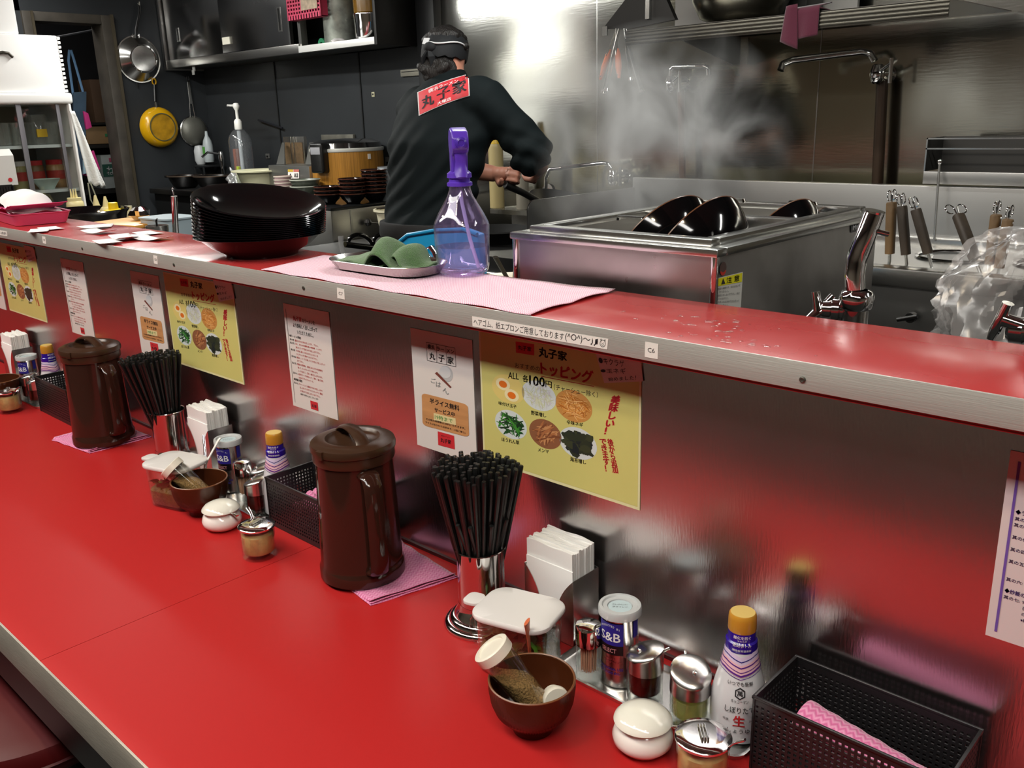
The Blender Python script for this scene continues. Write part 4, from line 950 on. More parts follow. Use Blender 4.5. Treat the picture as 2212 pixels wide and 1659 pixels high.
def rules_poster(label, x, z, w=0.147, h=0.206, purple=False):
    t = thing('rules_sign', label, 'poster', (x, YPO, z), group='white how-to-eat signs' if not purple else None)
    poster_base(t, w, h, mat('white_card', 'd9d5d0', 0.35) if not purple else mat('faded_card', 'd5c6c6', 0.4))
    K, R_ = G(), G(); Y = -0.0010
    if not purple: text_box(R_, '丸子家', 0.030, 0.176, 0.028, 0.0095, Y, 0.05); text_box(K, 'のラーメンを', 0.060, 0.176, 0.040, 0.008, Y, 0.02)
    text_box(K, 'より美味しく召し上がって', 0.028, 0.163, 0.078, 0.0085, Y, 0.03); text_box(K, 'いただくために。', 0.040, 0.151, 0.052, 0.0078, Y, 0.02)
    zz = 0.1415
    for c, s, ind in RULES:
        x0 = (0.012, 0.012, 0.030, 0.030)[ind]; ww = min(0.003*len(s)*(1.15 if c != 'k' else 1.6), w-0.010-x0); hh = 0.0040 if c != 'k' else 0.0052
        if ':' in s:
            a, b = s.split(':'); text_box(K, a+':', x0, zz, 0.015, hh, Y, 0.03); text_box(K if purple else R_, b, 0.029, zz, min(ww, w-0.035), hh, Y, 0.02)
        elif c == 'k': text_box(K, s, x0, zz, ww, hh, Y, 0.045)
        else: text_box(K if purple or c == 'g' else R_, s, x0, zz, ww, hh, Y, 0.02)
        zz -= 0.0067
    K.obj('black_lettering', PURPLEINK if purple else INK, t, smooth=False); R_.obj('red_lettering', REDINK, t, smooth=False)
    G().box(0.008, 0.0086 if not purple else 0.0105, Y-.0002, Y, 0.008, h-0.010).obj('ruled_line', PURPLEINK if purple else INK, t, smooth=False)
    G().box(0.062, 0.086, Y-.0002, Y, 0.006, 0.0225).obj('red_logo', REDINK, t, smooth=False)
    g = G(); text_box(g, '丸子家', 0.066, 0.0105, 0.0155, 0.0062, Y-.0005, 0.04); g.obj('logo_lettering', INK, t, smooth=False)
    return t
ru = rules_poster('white sign of small red text above the nearest brown pitcher', -1.487, 0.9745)
dup(ru, 'white sign of small red text above the far left brown pitcher', (-2.558, YPO, 0.973))
rules_poster('faded white sign with purple text at the right edge of the photo', -0.2155, 0.9765, purple=True)

# stickers on the aluminium edge
def sticker(label, c, words, m=None, ink=None, bold=0.0, yo=0.0):
    t = thing('edge_sticker', label, 'sticker', (0, 0, 0))
    y = YU0-0.0017-yo
    q = [Vector((p.x, y, p.z)) for p in (at(*k, y=y) for k in c)]
    G().add([v+Vector((0, d, 0)) for d in (-.0003, 0) for v in q], [(0, 1, 2, 3), (4, 5, 6, 7), (0, 1, 5, 4), (1, 2, 6, 5), (2, 3, 7, 6), (3, 0, 4, 7)]).obj('sticker_paper', m or PAPER, t, smooth=False)
    if words:
        g = G()
        for body, (u0, u1, v0, v1) in words:
            f_ = lambda u, v: (q[0]*(1-u)+q[1]*u)*(1-v)+(q[3]*(1-u)+q[2]*u)*v+Vector((0, -0.0005, 0))
            put_text(g, body, (f_(u0, v0), f_(u1, v0), f_(u1, v1), f_(u0, v1)), bold)
        g.obj('lettering', ink or INK, t, smooth=False)
    return t, q
st, q = sticker('long white sticker with Japanese text and a face mark on the counter edge', ((1021, 705), (1312, 755), (1314, 732), (1020, 683)),
        [('ヘアゴム、紙エプロンご用意しております', (0.012, 0.705, 0.16, 0.86)), ('(^O^)～', (0.715, 0.885, 0.10, 0.92)), ('♪♫', (0.890, 0.935, 0.14, 0.86))], bold=0.0)
# little round animal face printed at the end of the strip
g = G(); f_ = lambda u, v: (q[0]*(1-u)+q[1]*u)*(1-v)+(q[3]*(1-u)+q[2]*u)*v+Vector((0, -0.0005, 0))
cx, cv = 0.968, 0.5
def ring_(cx, cv, ru, rv, th, n=20):
    for k in range(n):
        a0, a1 = 2*PI*k/n, 2*PI*(k+1)/n
        g.add([f_(cx+ru*math.cos(a0), cv+rv*math.sin(a0)), f_(cx+ru*math.cos(a1), cv+rv*math.sin(a1)), f_(cx+ru*th*math.cos(a1), cv+rv*th*math.sin(a1)), f_(cx+ru*th*math.cos(a0), cv+rv*th*math.sin(a0))], [(0, 1, 2, 3)])
ring_(cx, cv, 0.019, 0.34, 0.86); ring_(cx, cv-.1, 0.007, 0.12, 0.7)
for s in (-1, 1): ring_(cx+s*0.013, cv+0.33, 0.004, 0.09, 0.5); ring_(cx+s*0.008, cv+0.12, 0.0015, 0.03, 0.1)
g.obj('face_mark', INK, st, smooth=False)
sticker('small square white sticker marked C6 on the counter edge', ((1393, 771), (1421, 776), (1422, 743), (1394, 738)), [('C6', (0.22, 0.76, 0.36, 0.66))])
sticker('small square white sticker marked C7 on the counter edge', ((729, 644), (745, 647), (744, 625), (728, 621)), [('C7', (0.22, 0.76, 0.36, 0.66))])
sticker('small blank-looking white sticker on the edge left of the dish stack', ((333, 569), (341, 571), (340, 553), (331, 551)), [('C8', (0.22, 0.76, 0.36, 0.66))])
sticker('small white sticker on the edge at the far left', ((93, 525), (100, 527), (98, 512), (91, 510)), [('C9', (0.22, 0.76, 0.36, 0.66))])
sticker('pale lettered sticker on the edge at the very left of the photo', ((0, 508), (16, 510), (15, 500), (0, 497)), [('お席番号', (0.1, 0.9, 0.2, 0.8))])

# ================================================================== things on the upper counter
# ---- stack of black dishes
def make_dish(label, loc, rz):
    t = thing('black_dish', label, 'dish', loc, rz, group='black dishes stacked on the upper counter')
    prof = [(0, 0.0045), (0.060, 0.0045), (0.066, 0.0), (0.072, 0.0), (0.0745, 0.006), (0.100, 0.020), (0.120, 0.0380), (0.1290, 0.0398), (0.1310, 0.0410), (0.1295, 0.0422), (0.1190, 0.0406), (0.098, 0.0245), (0.070, 0.0105), (0, 0.0090)]
    G().lathe(prof, 64).obj('dish_body', BLACKG, t)
    return t
base = at(580, 548, z=ZU); DX, DY = base.x-0.004, base.y-0.012
# the stack leans; the bottom dish is turned so its rim sits lower
N_D = 12; ords = ['bottom', 'second', 'third', 'fourth', 'fifth', 'sixth', 'seventh', 'eighth', 'ninth', 'tenth', 'eleventh', 'top']
d0_ = None
for i in range(N_D):
    k_ = i/(N_D-1); z = ZU+0.0005+i*0.0058+0.0045*k_; x = DX+(0.001*k_)*_r.x; y = DY+(0.001*k_)*_r.y
    if i == 0: lb = 'glossy black dish at the bottom of the stack, touching the red counter'
    elif i == N_D-1: lb = 'glossy black dish on top of the stack, its inside open to view'
    else: lb = 'glossy black dish, %s from the bottom of the stack' % ords[i]
    if d0_ is None: d0_ = make_dish(lb, (x, y, z), 0); o = d0_
    else: o = dup(d0_, lb, (x, y, z), 0.5*i)
    vh = Vector((_f.x, _f.y, 0)).normalized()
    Rm = Matrix.Rotation(math.radians(9.3)*k_, 4, vh) @ Matrix.Rotation(math.radians(8.5)*k_, 4, _r) @ RZ(0.4*i)
    o.rotation_euler = Rm.to_euler()

# ---- pink cloth sheet, steel tray, green towel
PINK2 = pink_mat('pale_pink_cloth', 'dc8cae', 'fdeaf3', 90)
pc = [at(572, 583, z=ZU), at(1143, 683, z=ZU), at(1322, 631, z=ZU), at(700, 553, z=ZU)]
q = [(p.x, p.y) for p in pc]; q[0] = (q[0][0], YU0+0.004); q[1] = (q[1][0], YU0+0.002); q[2] = (q[2][0], YU1-0.006); q[3] = (q[3][0], min(q[3][1], YU1-0.004))
t = thing('pink_wipe', 'pale pink checked wipe spread on the upper counter under the spray bottle', 'cloth', (0, 0, 0))
uv_sheet('cloth_sheet', lambda u, v: (*quadlerp(q, u, v+0.018*math.sin(u*31)*(1-v)*(v < .3)), ZU+0.0012+0.0007*math.sin(u*41)*math.sin(v*9)+0.003*max(0, u-0.93)*14*abs(math.sin(v*7))), 90, 24, (0.66, 0.21), PINK2, t, 0.0009)
tc_ = at(838, 585, z=ZU+0.002); TX, TY = tc_.x, tc_.y
t = thing('steel_tray', 'small oval steel tray holding the green towel, on the pink wipe', 'tray', (TX, TY, ZU+0.0028), 0.02)
f = lambda sx, sy, z, r: [(x, y, z) for x, y in rrect(sx, sy, r, 8)]
G().loft([f(0.205, 0.080, 0, 0.038), f(0.225, 0.100, 0.003, 0.048), f(0.245, 0.118, 0.017, 0.057), f(0.250, 0.123, 0.0185, 0.060), f(0.249, 0.122, 0.0195, 0.060), f(0.240, 0.113, 0.0175, 0.055), f(0.218, 0.094, 0.004, 0.045), f(0.19, 0.07, 0.0018, 0.03)]).obj('tray_body', SATIN, t)
t = thing('green_towel', 'folded green terry towel lying in the oval steel tray', 'towel', (TX, TY, ZU+0.0052), 0.02)
TOW = mat('green_terry', '4a7a38', 0.95, sheen=0.5, bump=(900, 1.0, 0.003), vary=(160, 0.16))
def tow(x0, x1, y0, y1, h, ph, ridge):
    def fn(u, v):
        r = math.exp(-((u-ridge)/0.22)**2)
        return (x0+(x1-x0)*u+0.006*math.sin(v*6+ph), y0+(y1-y0)*v+0.004*math.sin(u*9+ph), 0.002+h*r*(0.55+0.45*math.sin(v*PI))+0.004*math.sin(u*14+ph)*math.sin(v*5)+0.0035)
    return fn
uv_sheet('towel_fold', tow(-0.110, 0.045, -0.040, 0.042, 0.014, 0.5, 0.35), 46, 26, (.15, .08), TOW, t, 0.004)
uv_sheet('towel_fold', tow(-0.030, 0.085, -0.042, 0.040, 0.046, 2.0, 0.38), 46, 26, (.15, .08), TOW, t, 0.004)
uv_sheet('towel_fold', tow(-0.005, 0.080, -0.024, 0.046, 0.038, 3.4, 0.60), 40, 26, (.15, .08), TOW, t, 0.004)

# ---- purple spray bottle
sb = at(1005, 592, z=ZU+0.002)
t = thing('spray_bottle', 'clear lilac spray bottle with a purple trigger head, half full of water', 'spray bottle', (sb.x, sb.y-0.004, ZU+0.0030), facing(sb.x, sb.y)+0.12)
PUR = clear('lilac_plastic', (0.93, 0.90, 0.99), 0.05, 1.0, body=((0.60, 0.50, 0.90), 0.03))
fl = lambda a, z: 1-0.012*abs(math.cos(6*a))*(z < .05 or z > .082)
prof = [(0.026, 0.0), (0.036, 0.0015), (0.042, 0.006), (0.0445, 0.014), (0.0458, 0.050), (0.0468, 0.080), (0.0462, 0.084), (0.0450, 0.088), (0.0380, 0.102), (0.0285, 0.118), (0.0215, 0.130), (0.0180, 0.140), (0.0178, 0.150)]
G().lathe([(0, 0.004), (0.020, 0.003)]+prof+[(0.0165, 0.150), (0.0168, 0.140), (0.0270, 0.1185), (0.0370, 0.101), (0.0435, 0.088), (0.0448, 0.080), (0.0428, 0.014), (0.036, 0.006), (0, 0.0065)], 60, rf=fl).obj('clear_body', PUR, t)
G().lathe([(0, 0.007), (0.036, 0.0065), (0.0422, 0.014), (0.0436, 0.047), (0.0436, 0.0475), (0, 0.0475)], 48).obj('water', clear('lilac_water', (0.95, 0.93, 0.99), 0.02, 1.0, body=((0.70, 0.66, 0.95), 0.03)), t)
G().tube([(0.0, 0, 0.152), (0.001, 0.002, 0.12), (0.008, 0.012, 0.06), (0.018, 0.024, 0.012)], 0.0032, 10).obj('dip_tube', mat('frosted_tube', 'c9c3ec', 0.3, alpha=0.75), t)
PP = mat('purple_plastic', '5b39b8', 0.3, spec=0.5)
hd = G().lathe([(0.0185, 0.145), (0.0205, 0.146), (0.0205, 0.151), (0.0170, 0.153), (0.0170, 0.158), (0.0200, 0.159), (0.0195, 0.166), (0.0145, 0.170)], 28, rf=lambda a, z: 1+0.03*(int(a*14/PI) % 2)).obj('collar', PP, t)
hp = [(-0.016, 0.166), (0.012, 0.166), (0.0125, 0.185), (0.0165, 0.195), (0.030, 0.200), (0.036, 0.206), (0.036, 0.222), (0.028, 0.232), (0.004, 0.238), (-0.012, 0.234), (-0.021, 0.222), (-0.021, 0.208), (-0.014, 0.196)]
G().prism([(x, z) for x, z in hp], -0.0135, 0.0135, T(0, 0, 0) @ RX(PI/2)).obj('spray_head', PP, t, bevel=0.0035, seg=3)
G().lathe([(0, 0), (0.0085, 0), (0.0092, 0.004), (0.0092, 0.009), (0.0055, 0.011), (0.0045, 0.0095), (0, 0.0095)], 22, T(0.034, 0, 0.2145) @ RY(PI/2)).obj('nozzle', mat('dark_purple_plastic', '4a2ca6', 0.3), t)
P = bez((0.024, 0, 0.202), (0.028, 0, 0.190), (0.018, 0, 0.178), (0.030, 0, 0.160), 10)
G().tube(P, [0.0085, 0.0085, 0.0085, 0.008, 0.0075, 0.0075, 0.008, 0.009, 0.0095, 0.0095, 0.008], 10, flat=(1.15, .4)).obj('trigger', PP, t)

# ---- white number tickets
cards = [((110, 493), 0.2), ((84, 499), -0.15), ((200, 492), 0.35), ((222, 488), -0.2), ((214, 502), 0.5), ((232, 524), 0.1), ((320, 503), 0.25), ((292, 512), -0.3), ((268, 516), 0.15), ((330, 516), 0.6)]
names = ['white paper slip lying alone left, near the back edge', 'white paper slip overlapping its neighbour at the far left end', 'white paper slip at the back of the middle heap', 'white paper slip on top of the middle heap', 'curled white paper slip at the front of the middle heap', 'white paper slip alone close to the aluminium edge',
         'white paper slip on top of the right heap nearest the dishes', 'white paper slip on the left of the right heap', 'white paper slip at the front of the right heap', 'curled white paper slip at the right end of the right heap']
for i, (((px, py), a), lb) in enumerate(zip(cards, names)):
    p = at(px, py, z=ZU+0.002)
    t = thing('paper_slip', lb, 'paper', (p.x, p.y, ZU+0.0006+0.0014*(i % 3)), a-0.3, group='white paper slips on the upper counter')
    cur = 0.006 if i in (4, 9, 8) else 0.0015
    uv_sheet('slip', lambda u, v: (-0.042+0.084*u, -0.024+0.048*v, cur*(2*u-1)**2+0.0004), 12, 3, (.08, .05), mat('bright_paper', 'f4f4f4', 0.7), t, 0.0005)

# ---- pink plate with a heap of cloths at the far left
p = at(50, 476, z=ZU)
t = thing('pink_box', 'low pink plastic tray at the far left end of the upper counter', 'tray', (p.x+0.03, p.y+0.008, ZU+0.0005), -0.12)
pb = mat('pink_plastic', 'd8577f', 0.3)
f = lambda sx, sy, z, r: [(x, y, z) for x, y in rrect(sx, sy, r, 5)]
G().loft([f(0.30, 0.135, 0, .02), f(0.33, 0.155, 0.030, .022), f(0.335, 0.160, 0.031, .022), f(0.335, 0.160, 0.033, .022), f(0.322, 0.147, 0.032, .02), f(0.29, 0.125, 0.003, .02)]).obj('tray_body', pb, t)
t = thing('cloth_bundle', 'heap of white cloths wrapped in a bright pink cloth at the far left', 'cloth', (p.x+0.02, p.y+0.008, ZU+0.031), -0.12)
G().grid(lambda u, v: ((u-.5)*0.27, (v-.5)*0.13, 0.002+0.055*max(0, 1-((u-.45)/.5)**2-((v-.5)/.56)**2)**0.5+0.003*math.sin(u*21+v*9)), 34, 20).obj('white_heap', mat('bright_cloth', 'f2eeee', 0.9), t)
uv_sheet('pink_wrap', lambda u, v: ((u-.5)*0.33, (v-.5)*0.15, 0.002+0.026*abs(2*u-1)**3*(0.6+0.4*math.sin(v*3))+0.010*abs(2*v-1)**2+0.002*math.sin(u*30)), 36, 16, (.3, .15), mat('bright_pink_cloth', 'e8508c', 0.8), t, 0.001)

# ---- water drops on the right part of the upper counter
rnd = random.Random(8); g = G()
for i in range(60):
    px = rnd.gauss(1560, 80); py = 655+(px-1400)*.14+rnd.uniform(8, 62); p = at(px, py, z=ZU)
    if not (YU0+.01 < p.y < YU1-.01): continue
    r = rnd.uniform(.0015, .0055); g.lathe([(r, 0), (r*.8, r*.16), (r*.4, r*.24), (0, r*.26)], 12, T(p.x, p.y, ZU-.0007) @ RZ(rnd.random()*3) @ Matrix.Diagonal((1, rnd.uniform(.5, 1), 1, 1)))
o = g.obj('water_drops', clear('water_film', (0.97, 0.95, 0.95), 0.02)); tag(o, 'scattered water drops on the red upper counter in front of the water bath', 'water', kind='stuff')

# ================================================================== kitchen, right part
# ---- hot water bath tank right behind the counter
ZK = 1.327
f_l, f_r = at(1122, 494, z=ZK), at(1538, 533, z=ZK)
TX0, TX1, TY0 = f_l.x, f_r.x, (f_l.y+f_r.y)/2
TY1 = TY0+0.575
tank = thing('water_bath', 'big open stainless steel water bath standing behind the upper counter, bowls in it', 'water bath', (0, 0, 0))
TK = mat('tank_steel', (0.55, 0.53, 0.51), 0.32, 1.0, vary=(6, 0.22), roughvar=(5, 0.22, 0.46), bump=(12, 0.15, 0.01))
B0 = 0.46
G().box(TX0, TX1, TY0, TY0+0.004, B0, ZK-0.008).obj('front_plate', TK, tank)
G().box(TX1-0.004, TX1, TY0+0.004, TY1, B0, ZK-0.008).obj('side_plate', TK, tank)
G().box(TX0, TX0+0.004, TY0+0.004, TY1, B0, ZK-0.008).obj('side_plate', TK, tank)
G().box(TX0+0.004, TX1-0.004, TY1-0.004, TY1, B0, ZK-0.008).obj('back_plate', TK, tank)
for x in (TX0+.03, TX1-.03):
    for y in (TY0+.03, TY1-.03): G().box(x-.018, x+.018, y-.018, y+.018, KF, B0).obj('leg', SATIN, tank)
g = G()
for x in (TX0, TX1): g.tube([(x, TY0, B0), (x, TY0, ZK-0.01)], 0.006, 12)
g.obj('corner_post', CHROME, tank)
# rolled rim with an inner step, and the two wells
def frame(g, x0, x1, y0, y1, w, z0, z1):
    g.box(x0, x1, y0, y0+w, z0, z1).box(x0, x1, y1-w, y1, z0, z1).box(x0, x0+w, y0+w, y1-w, z0, z1).box(x1-w, x1, y0+w, y1-w, z0, z1)
g = G(); frame(g, TX0-0.008, TX1+0.008, TY0-0.008, TY1+0.008, 0.028, ZK-0.016, ZK-0.004); g.obj('outer_rim', SATIN, tank, bevel=0.003)
g = G(); frame(g, TX0+0.016, TX1-0.016, TY0+0.016, TY1-0.016, 0.024, ZK-0.006, ZK+0.006); g.obj('inner_rim', SATIN, tank, bevel=0.003)
ym = TY0+0.335
G().box(TX0+0.036, TX1-0.036, ym-0.014, ym+0.014, ZK-0.02, ZK+0.004).obj('divider', SATIN, tank, bevel=0.003)
g = G(); frame(g, TX0+0.036, TX1-0.036, TY0+0.036, TY1-0.036, 0.003, ZK-0.16, ZK); g.box(TX0+0.036, TX1-0.036, TY0+0.036, TY1-0.036, ZK-0.165, ZK-0.16); g.obj('well', STEEL, tank)
for fx, fy in ((0.25, 0.33), (0.8, 0.33), (0.2, 0.97), (0.7, 0.97)):
    x = TX0+0.04+(TX1-TX0-0.08)*fx; y = TY0+(TY1-TY0)*fy-0.02
    G().tube([(x-.028, y, ZK+.004), (x-.026, y, ZK+.010), (x+.026, y, ZK+.010), (x+.028, y, ZK+.004)], 0.004, 8, flat=(1.6, .6)).obj('lid_clip', CHROME, tank)
w = thing('bath_water', 'hot water standing in the wells of the steel water bath', 'water', (0, 0, 0))
G().box(TX0+0.041, TX1-0.041, TY0+0.041, ym-0.015, ZK-0.158, ZK-0.045).box(TX0+0.041, TX1-0.041, ym+0.015, TY1-0.041, ZK-0.158, ZK-0.045).obj('water_surface', mat('murky_water', (0.35, 0.34, 0.31), 0.05, spec=0.6, bump=(30, 0.2, 0.004)), w)
# red round mark, caution label, maker's plate on the right side
def side_pt(px, py, e=0.0012): p = at(px, py, x=TX1+e); return Vector((TX1+e, p.y, p.z))
c = side_pt(1562, 580); r_ = abs(side_pt(1562, 566).z-c.z)
g = G(); n = 28
g.add([c+Vector((0, math.cos(k*2*PI/n)*r_*1.0, math.sin(k*2*PI/n)*r_)) for k in range(n)], [tuple(range(n))]); g.obj('round_mark', mat('dark_mark', '4a3a36', .5), tank)
g = G(); g.add([c+Vector((0.0004, math.cos(a)*r_*.85, math.sin(a)*r_*.85-.002)) for a in [PI+.15+(PI-.3)*k/14 for k in range(15)]]+[c+Vector((0.0004, math.cos(a)*r_*.5, -0.003+math.sin(a)*r_*.25)) for a in [PI+.15+(PI-.3)*(14-k)/14 for k in range(15)]], [tuple(range(30))]); g.obj('red_crescent', mat('crescent_red', 'b32a1c', .5), tank)
q = [side_pt(*p) for p in ((1543, 668), (1600, 668), (1605, 587), (1540, 603))]
lb = G().add(q, [(0, 1, 2, 3)]).obj('caution_label', mat('label_white', 'c4c4be', .4), tank, recalc=False)
o_ = Vector((0.0006, 0, 0)); lq = lambda u0, u1, v0, v1: [(q[0]*(1-u)+q[1]*u)*(1-v)+(q[3]*(1-u)+q[2]*u)*v+o_ for u, v in ((u0, v0), (u1, v0), (u1, v1), (u0, v1))]
G().add(lq(0.03, 0.97, 0.74, 0.98), [(0, 1, 2, 3)]).obj('yellow_band', mat('label_yellow', 'd6d21e', .4), lb, recalc=False)
o_ = Vector((0.0012, 0, 0)); g = G(); put_text(g, '注 意', lq(0.42, 0.86, 0.78, 0.95), 0.03); put_text(g, '▲', lq(0.24, 0.38, 0.78, 0.96))
for i, s in enumerate(('・高温の湯槽です。さわらないで', 'ください。', '・空焚きをしないで下さい。水を', '入れてから点火すること。', '・お手入れは冷めてから行って', 'ください。')): put_text(g, s, lq(0.08, 0.9 if i % 2 == 0 else 0.5, 0.62-i*.105, 0.69-i*.105), 0.01)
g.obj('lettering', INK, lb, smooth=False)
q = [side_pt(*p) for p in ((1838, 503), (1880, 492), (1882, 472), (1838, 483))]; o_ = Vector((0.0008, 0, 0))
lb = G().add(q, [(0, 1, 2, 3)]).obj('name_plate', mat('plate_dark', '3a3a3a', .4), tank, recalc=False); g = G(); put_text(g, 'Maruzen', lq(0.08, 0.92, 0.25, 0.8), 0.02); g.obj('lettering', WHITEINK, lb, smooth=False)
# black bowls dipped on edge in the bath
def make_ramen(label, loc, rot, group='black bowls standing in the water bath'):
    t = thing('ramen_bowl', label, 'bowl', loc, group=group); t.rotation_euler = rot
    G().lathe([(0, 0.006), (0.030, 0.006), (0.032, 0), (0.036, 0), (0.038, 0.008), (0.062, 0.018), (0.086, 0.038), (0.100, 0.062), (0.1065, 0.080), (0.1040, 0.080), (0.097, 0.062), (0.082, 0.040), (0.055, 0.022), (0, 0.014)], 56).obj('bowl_body', BLACKG, t)
    G().lathe([(0.1035, 0.0795), (0.1070, 0.0795), (0.1072, 0.0812), (0.1052, 0.0822), (0.1034, 0.0812)], 56).obj('brown_rim', mat('brown_lacquer', '6b4630', 0.3), t)
    return t
def bowl_at(px, py, yy, label, lean, yaw, dz=0.0, proto=None):
    p = at(px, py, y=yy); R3 = Matrix.Rotation(yaw, 4, 'Z') @ Matrix.Rotation(lean, 4, 'Y'); rot = R3.to_euler()
    loc = p+Vector((0, 0, -0.088))-(R3 @ Vector((0, 0, 0.05)))
    return make_ramen(label, loc, rot) if proto is None else dup(proto, label, loc, rot=rot)
rb = bowl_at(1452, 445, TY0+0.20, 'black bowl dipped on edge in the water bath, the left one of the front pair', math.radians(-58), math.radians(-8))
bowl_at(1528, 450, TY0+0.13, 'black bowl dipped on edge in the water bath, the right one of the front pair', math.radians(-60), math.radians(-4), proto=rb)
bowl_at(1702, 452, TY0+0.45, 'black bowl standing on edge in the rear well of the water bath', math.radians(-60), math.radians(-8), proto=rb)

# ---- noodle boiler, its back guard and the flue box
ZB = 1.14
bl = at(1832, 571, z=ZB); BX0 = bl.x; BY0 = bl.y; BX1 = 0.10; BY1 = 2.80
boil = thing('noodle_boiler', 'stainless steel noodle boiler with round strainer holes at the right back', 'boiler', (0, 0, 0))
G().box(BX0-0.45, BX1, BY0+0.01, BY1, KF, ZB-0.045).obj('cabinet_body', mat('boiler_front', (0.36, 0.36, 0.35), 0.32, 1.0, vary=(3, .15)), boil)
g = G(); frame(g, BX0-0.45, BX1, BY0, BY1, 0.055, ZB-0.045, ZB); g.obj('top_rim', SATIN, boil, bevel=0.006)
G().box(BX0-0.40, BX1-0.05, BY0+0.05, BY1-0.05, ZB-0.05, ZB-0.018).obj('sunken_top', SATIN, boil)
for i in range(4):
    cx = BX0+0.14+0.24*i
    G().lathe([(0.098, 0), (0.104, 0.004), (0.098, 0.007), (0.094, 0.004)], 40, T(cx, BY0+0.36, ZB-0.018)).obj('strainer_ring', CHROME, boil)
    G().lathe([(0.095, 0.0005), (0, 0.0005)], 32, T(cx, BY0+0.36, ZB-0.018)).obj('dark_water', mat('boil_water', (0.20, 0.20, 0.19), 0.08, spec=.6), boil)
G().tube([at(1972, 684, y=BY0), Vector(at(1972, 684, y=BY0))+Vector((0, -0.02, 0))], 0.012, 14).obj('valve_stem', BLACKP, boil)
p = at(1972, 684, y=BY0-0.022); G().tube([p+Vector((0.01, 0, 0.002)), p+Vector((-0.035, 0, -0.012))], 0.0055, 10).obj('valve_lever', BLACKP, boil)
SPL = 1.282; sx0 = at(1366, 383, y=BY1).x
bg = thing('back_guard', 'low steel splash guard behind the noodle boiler in front of the wall', 'splash guard', (0, 0, 0))
G().box(sx0, BX1, BY1+0.001, BY1+0.03, ZB-0.3, SPL).obj('guard_plate', mat('guard_steel', (0.44, 0.44, 0.43), 0.34, 1.0), bg, bevel=0.003)
fl = thing('flue_box', 'steel flue box with a black vent opening at the right edge', 'flue', (0, 0, 0))
fb0 = at(2000, 310, y=BY1-0.02); fb1 = at(1992, 397, y=BY1-0.02); FX0 = fb1.x; FZ0 = fb1.z; FZ1 = at(2004, 298, y=BY1-0.02).z; FZm = at(1998, 370, y=BY1-0.02).z
G().box(FX0, 0.1, BY1-0.02, BY1+0.0, FZ0, FZm).obj('flue_front', mat('guard_steel', (0.44, 0.44, 0.43), 0.34, 1.0), fl, bevel=.002)
G().box(FX0, 0.1, BY1+0.11, BY1+0.13, FZ0, FZ1).box(FX0, FX0+0.004, BY1-0.018, BY1+0.13, FZm, FZ1).obj('flue_shell', mat('sooty_steel', (0.05, 0.048, 0.045), 0.5, 0.6), fl)
G().box(FX0, 0.1, BY1-0.02, BY1-0.016, FZ1-0.032, FZ1-0.028).box(FX0, 0.1, BY1-0.02, BY1-0.016, FZ1-0.004, FZ1).box(FX0, FX0+.004, BY1-.02, BY1-.016, FZm, FZ1).obj('flue_frame', SATIN, fl)
rod = thing('thermo_rod', 'thin steel rod with a hooked end leaning at the flue box', 'rod', (0, 0, 0))
a, b = at(2030, 350, y=BY1-0.03), at(2018, 520, y=BY1-0.06)
G().tube([a+Vector((0, 0, 0.008)), a, b], 0.0035, 8).obj('rod_body', SATIN, rod); G().lathe([(0, -.008), (.006, -.005), (.008, 0), (.006, .006), (0, .009)], 14, T(*a)).obj('rod_knob', CHROME, rod)

# ---- noodle strainer handles sticking out of the boiler
WOOD = mat('charred_wood', '33281c', 0.65, vary=(26, 0.55, (1, 1, .3)), bump=(60, .4, .002)); WOOD2 = mat('pale_scorched_wood', '6e5434', 0.65, vary=(18, 0.45, (1, 1, .3)), bump=(60, .4, .002))
hd_ = [((1922, 548), (1926, 437), WOOD2, 'leftmost of the row'), ((1957, 550), (1948, 445), WOOD, 'second from the left'), ((2005, 548), (1978, 452), WOOD, 'third from the left, leaning'),
       ((2107, 562), (2070, 465), WOOD, 'leaning alone over the middle hole'), ((2138, 570), (2152, 464), WOOD2, 'left of the pair by the bag'), ((2158, 578), (2178, 474), WOOD2, 'right of the pair by the bag')]
for i, (lo, hi, m, s) in enumerate(hd_):
    yy = BY0+0.20-0.012*i; lo_, hi_ = at(*lo, y=yy), at(*hi, y=yy+(0.0 if i != 3 else .05))
    t = thing('noodle_strainer', 'noodle strainer with a charred wooden handle, '+s, 'strainer', tuple(lo_), group='noodle strainers in the boiler')
    M = align((0, 0, 0), hi_-lo_); L_ = (hi_-lo_).length
    G().loft([[(x, y, z) for x, y in rrect(0.029*k, 0.022*k, 0.008*k, 3)] for z, k in ((0, .92), (L_*.5, 1.0), (L_*.97, 1.0), (L_, .9))], M).obj('wooden_handle', m, t)
    g = G()
    for sd in (-1, 1):
        g.tube([M @ Vector(v) for v in [(0, 0, L_-.005), (sd*.003, 0, L_+.006)]+[(sd*(.016-.012*math.cos(a)), 0, L_+.018+.013*math.sin(a)) for a in [k*0.5 for k in range(11)]]], 0.0016, 7)
    g.obj('wire_hook', CHROME, t)
    G().tube([M @ Vector((0, 0, 0)), M @ Vector((0, 0, -0.05)), M @ Vector((0, 0.02, -0.09))], 0.004, 8).obj('wire_stem', SATIN, t)
    for k in (0.2, 0.8):
        G().lathe([(0, .0127), (.0028, .0125), (.003, .011)], 10, M @ T(0, 0, L_*(1-k*.3)) @ RX(PI/2)).obj('rivet', CHROME, t)

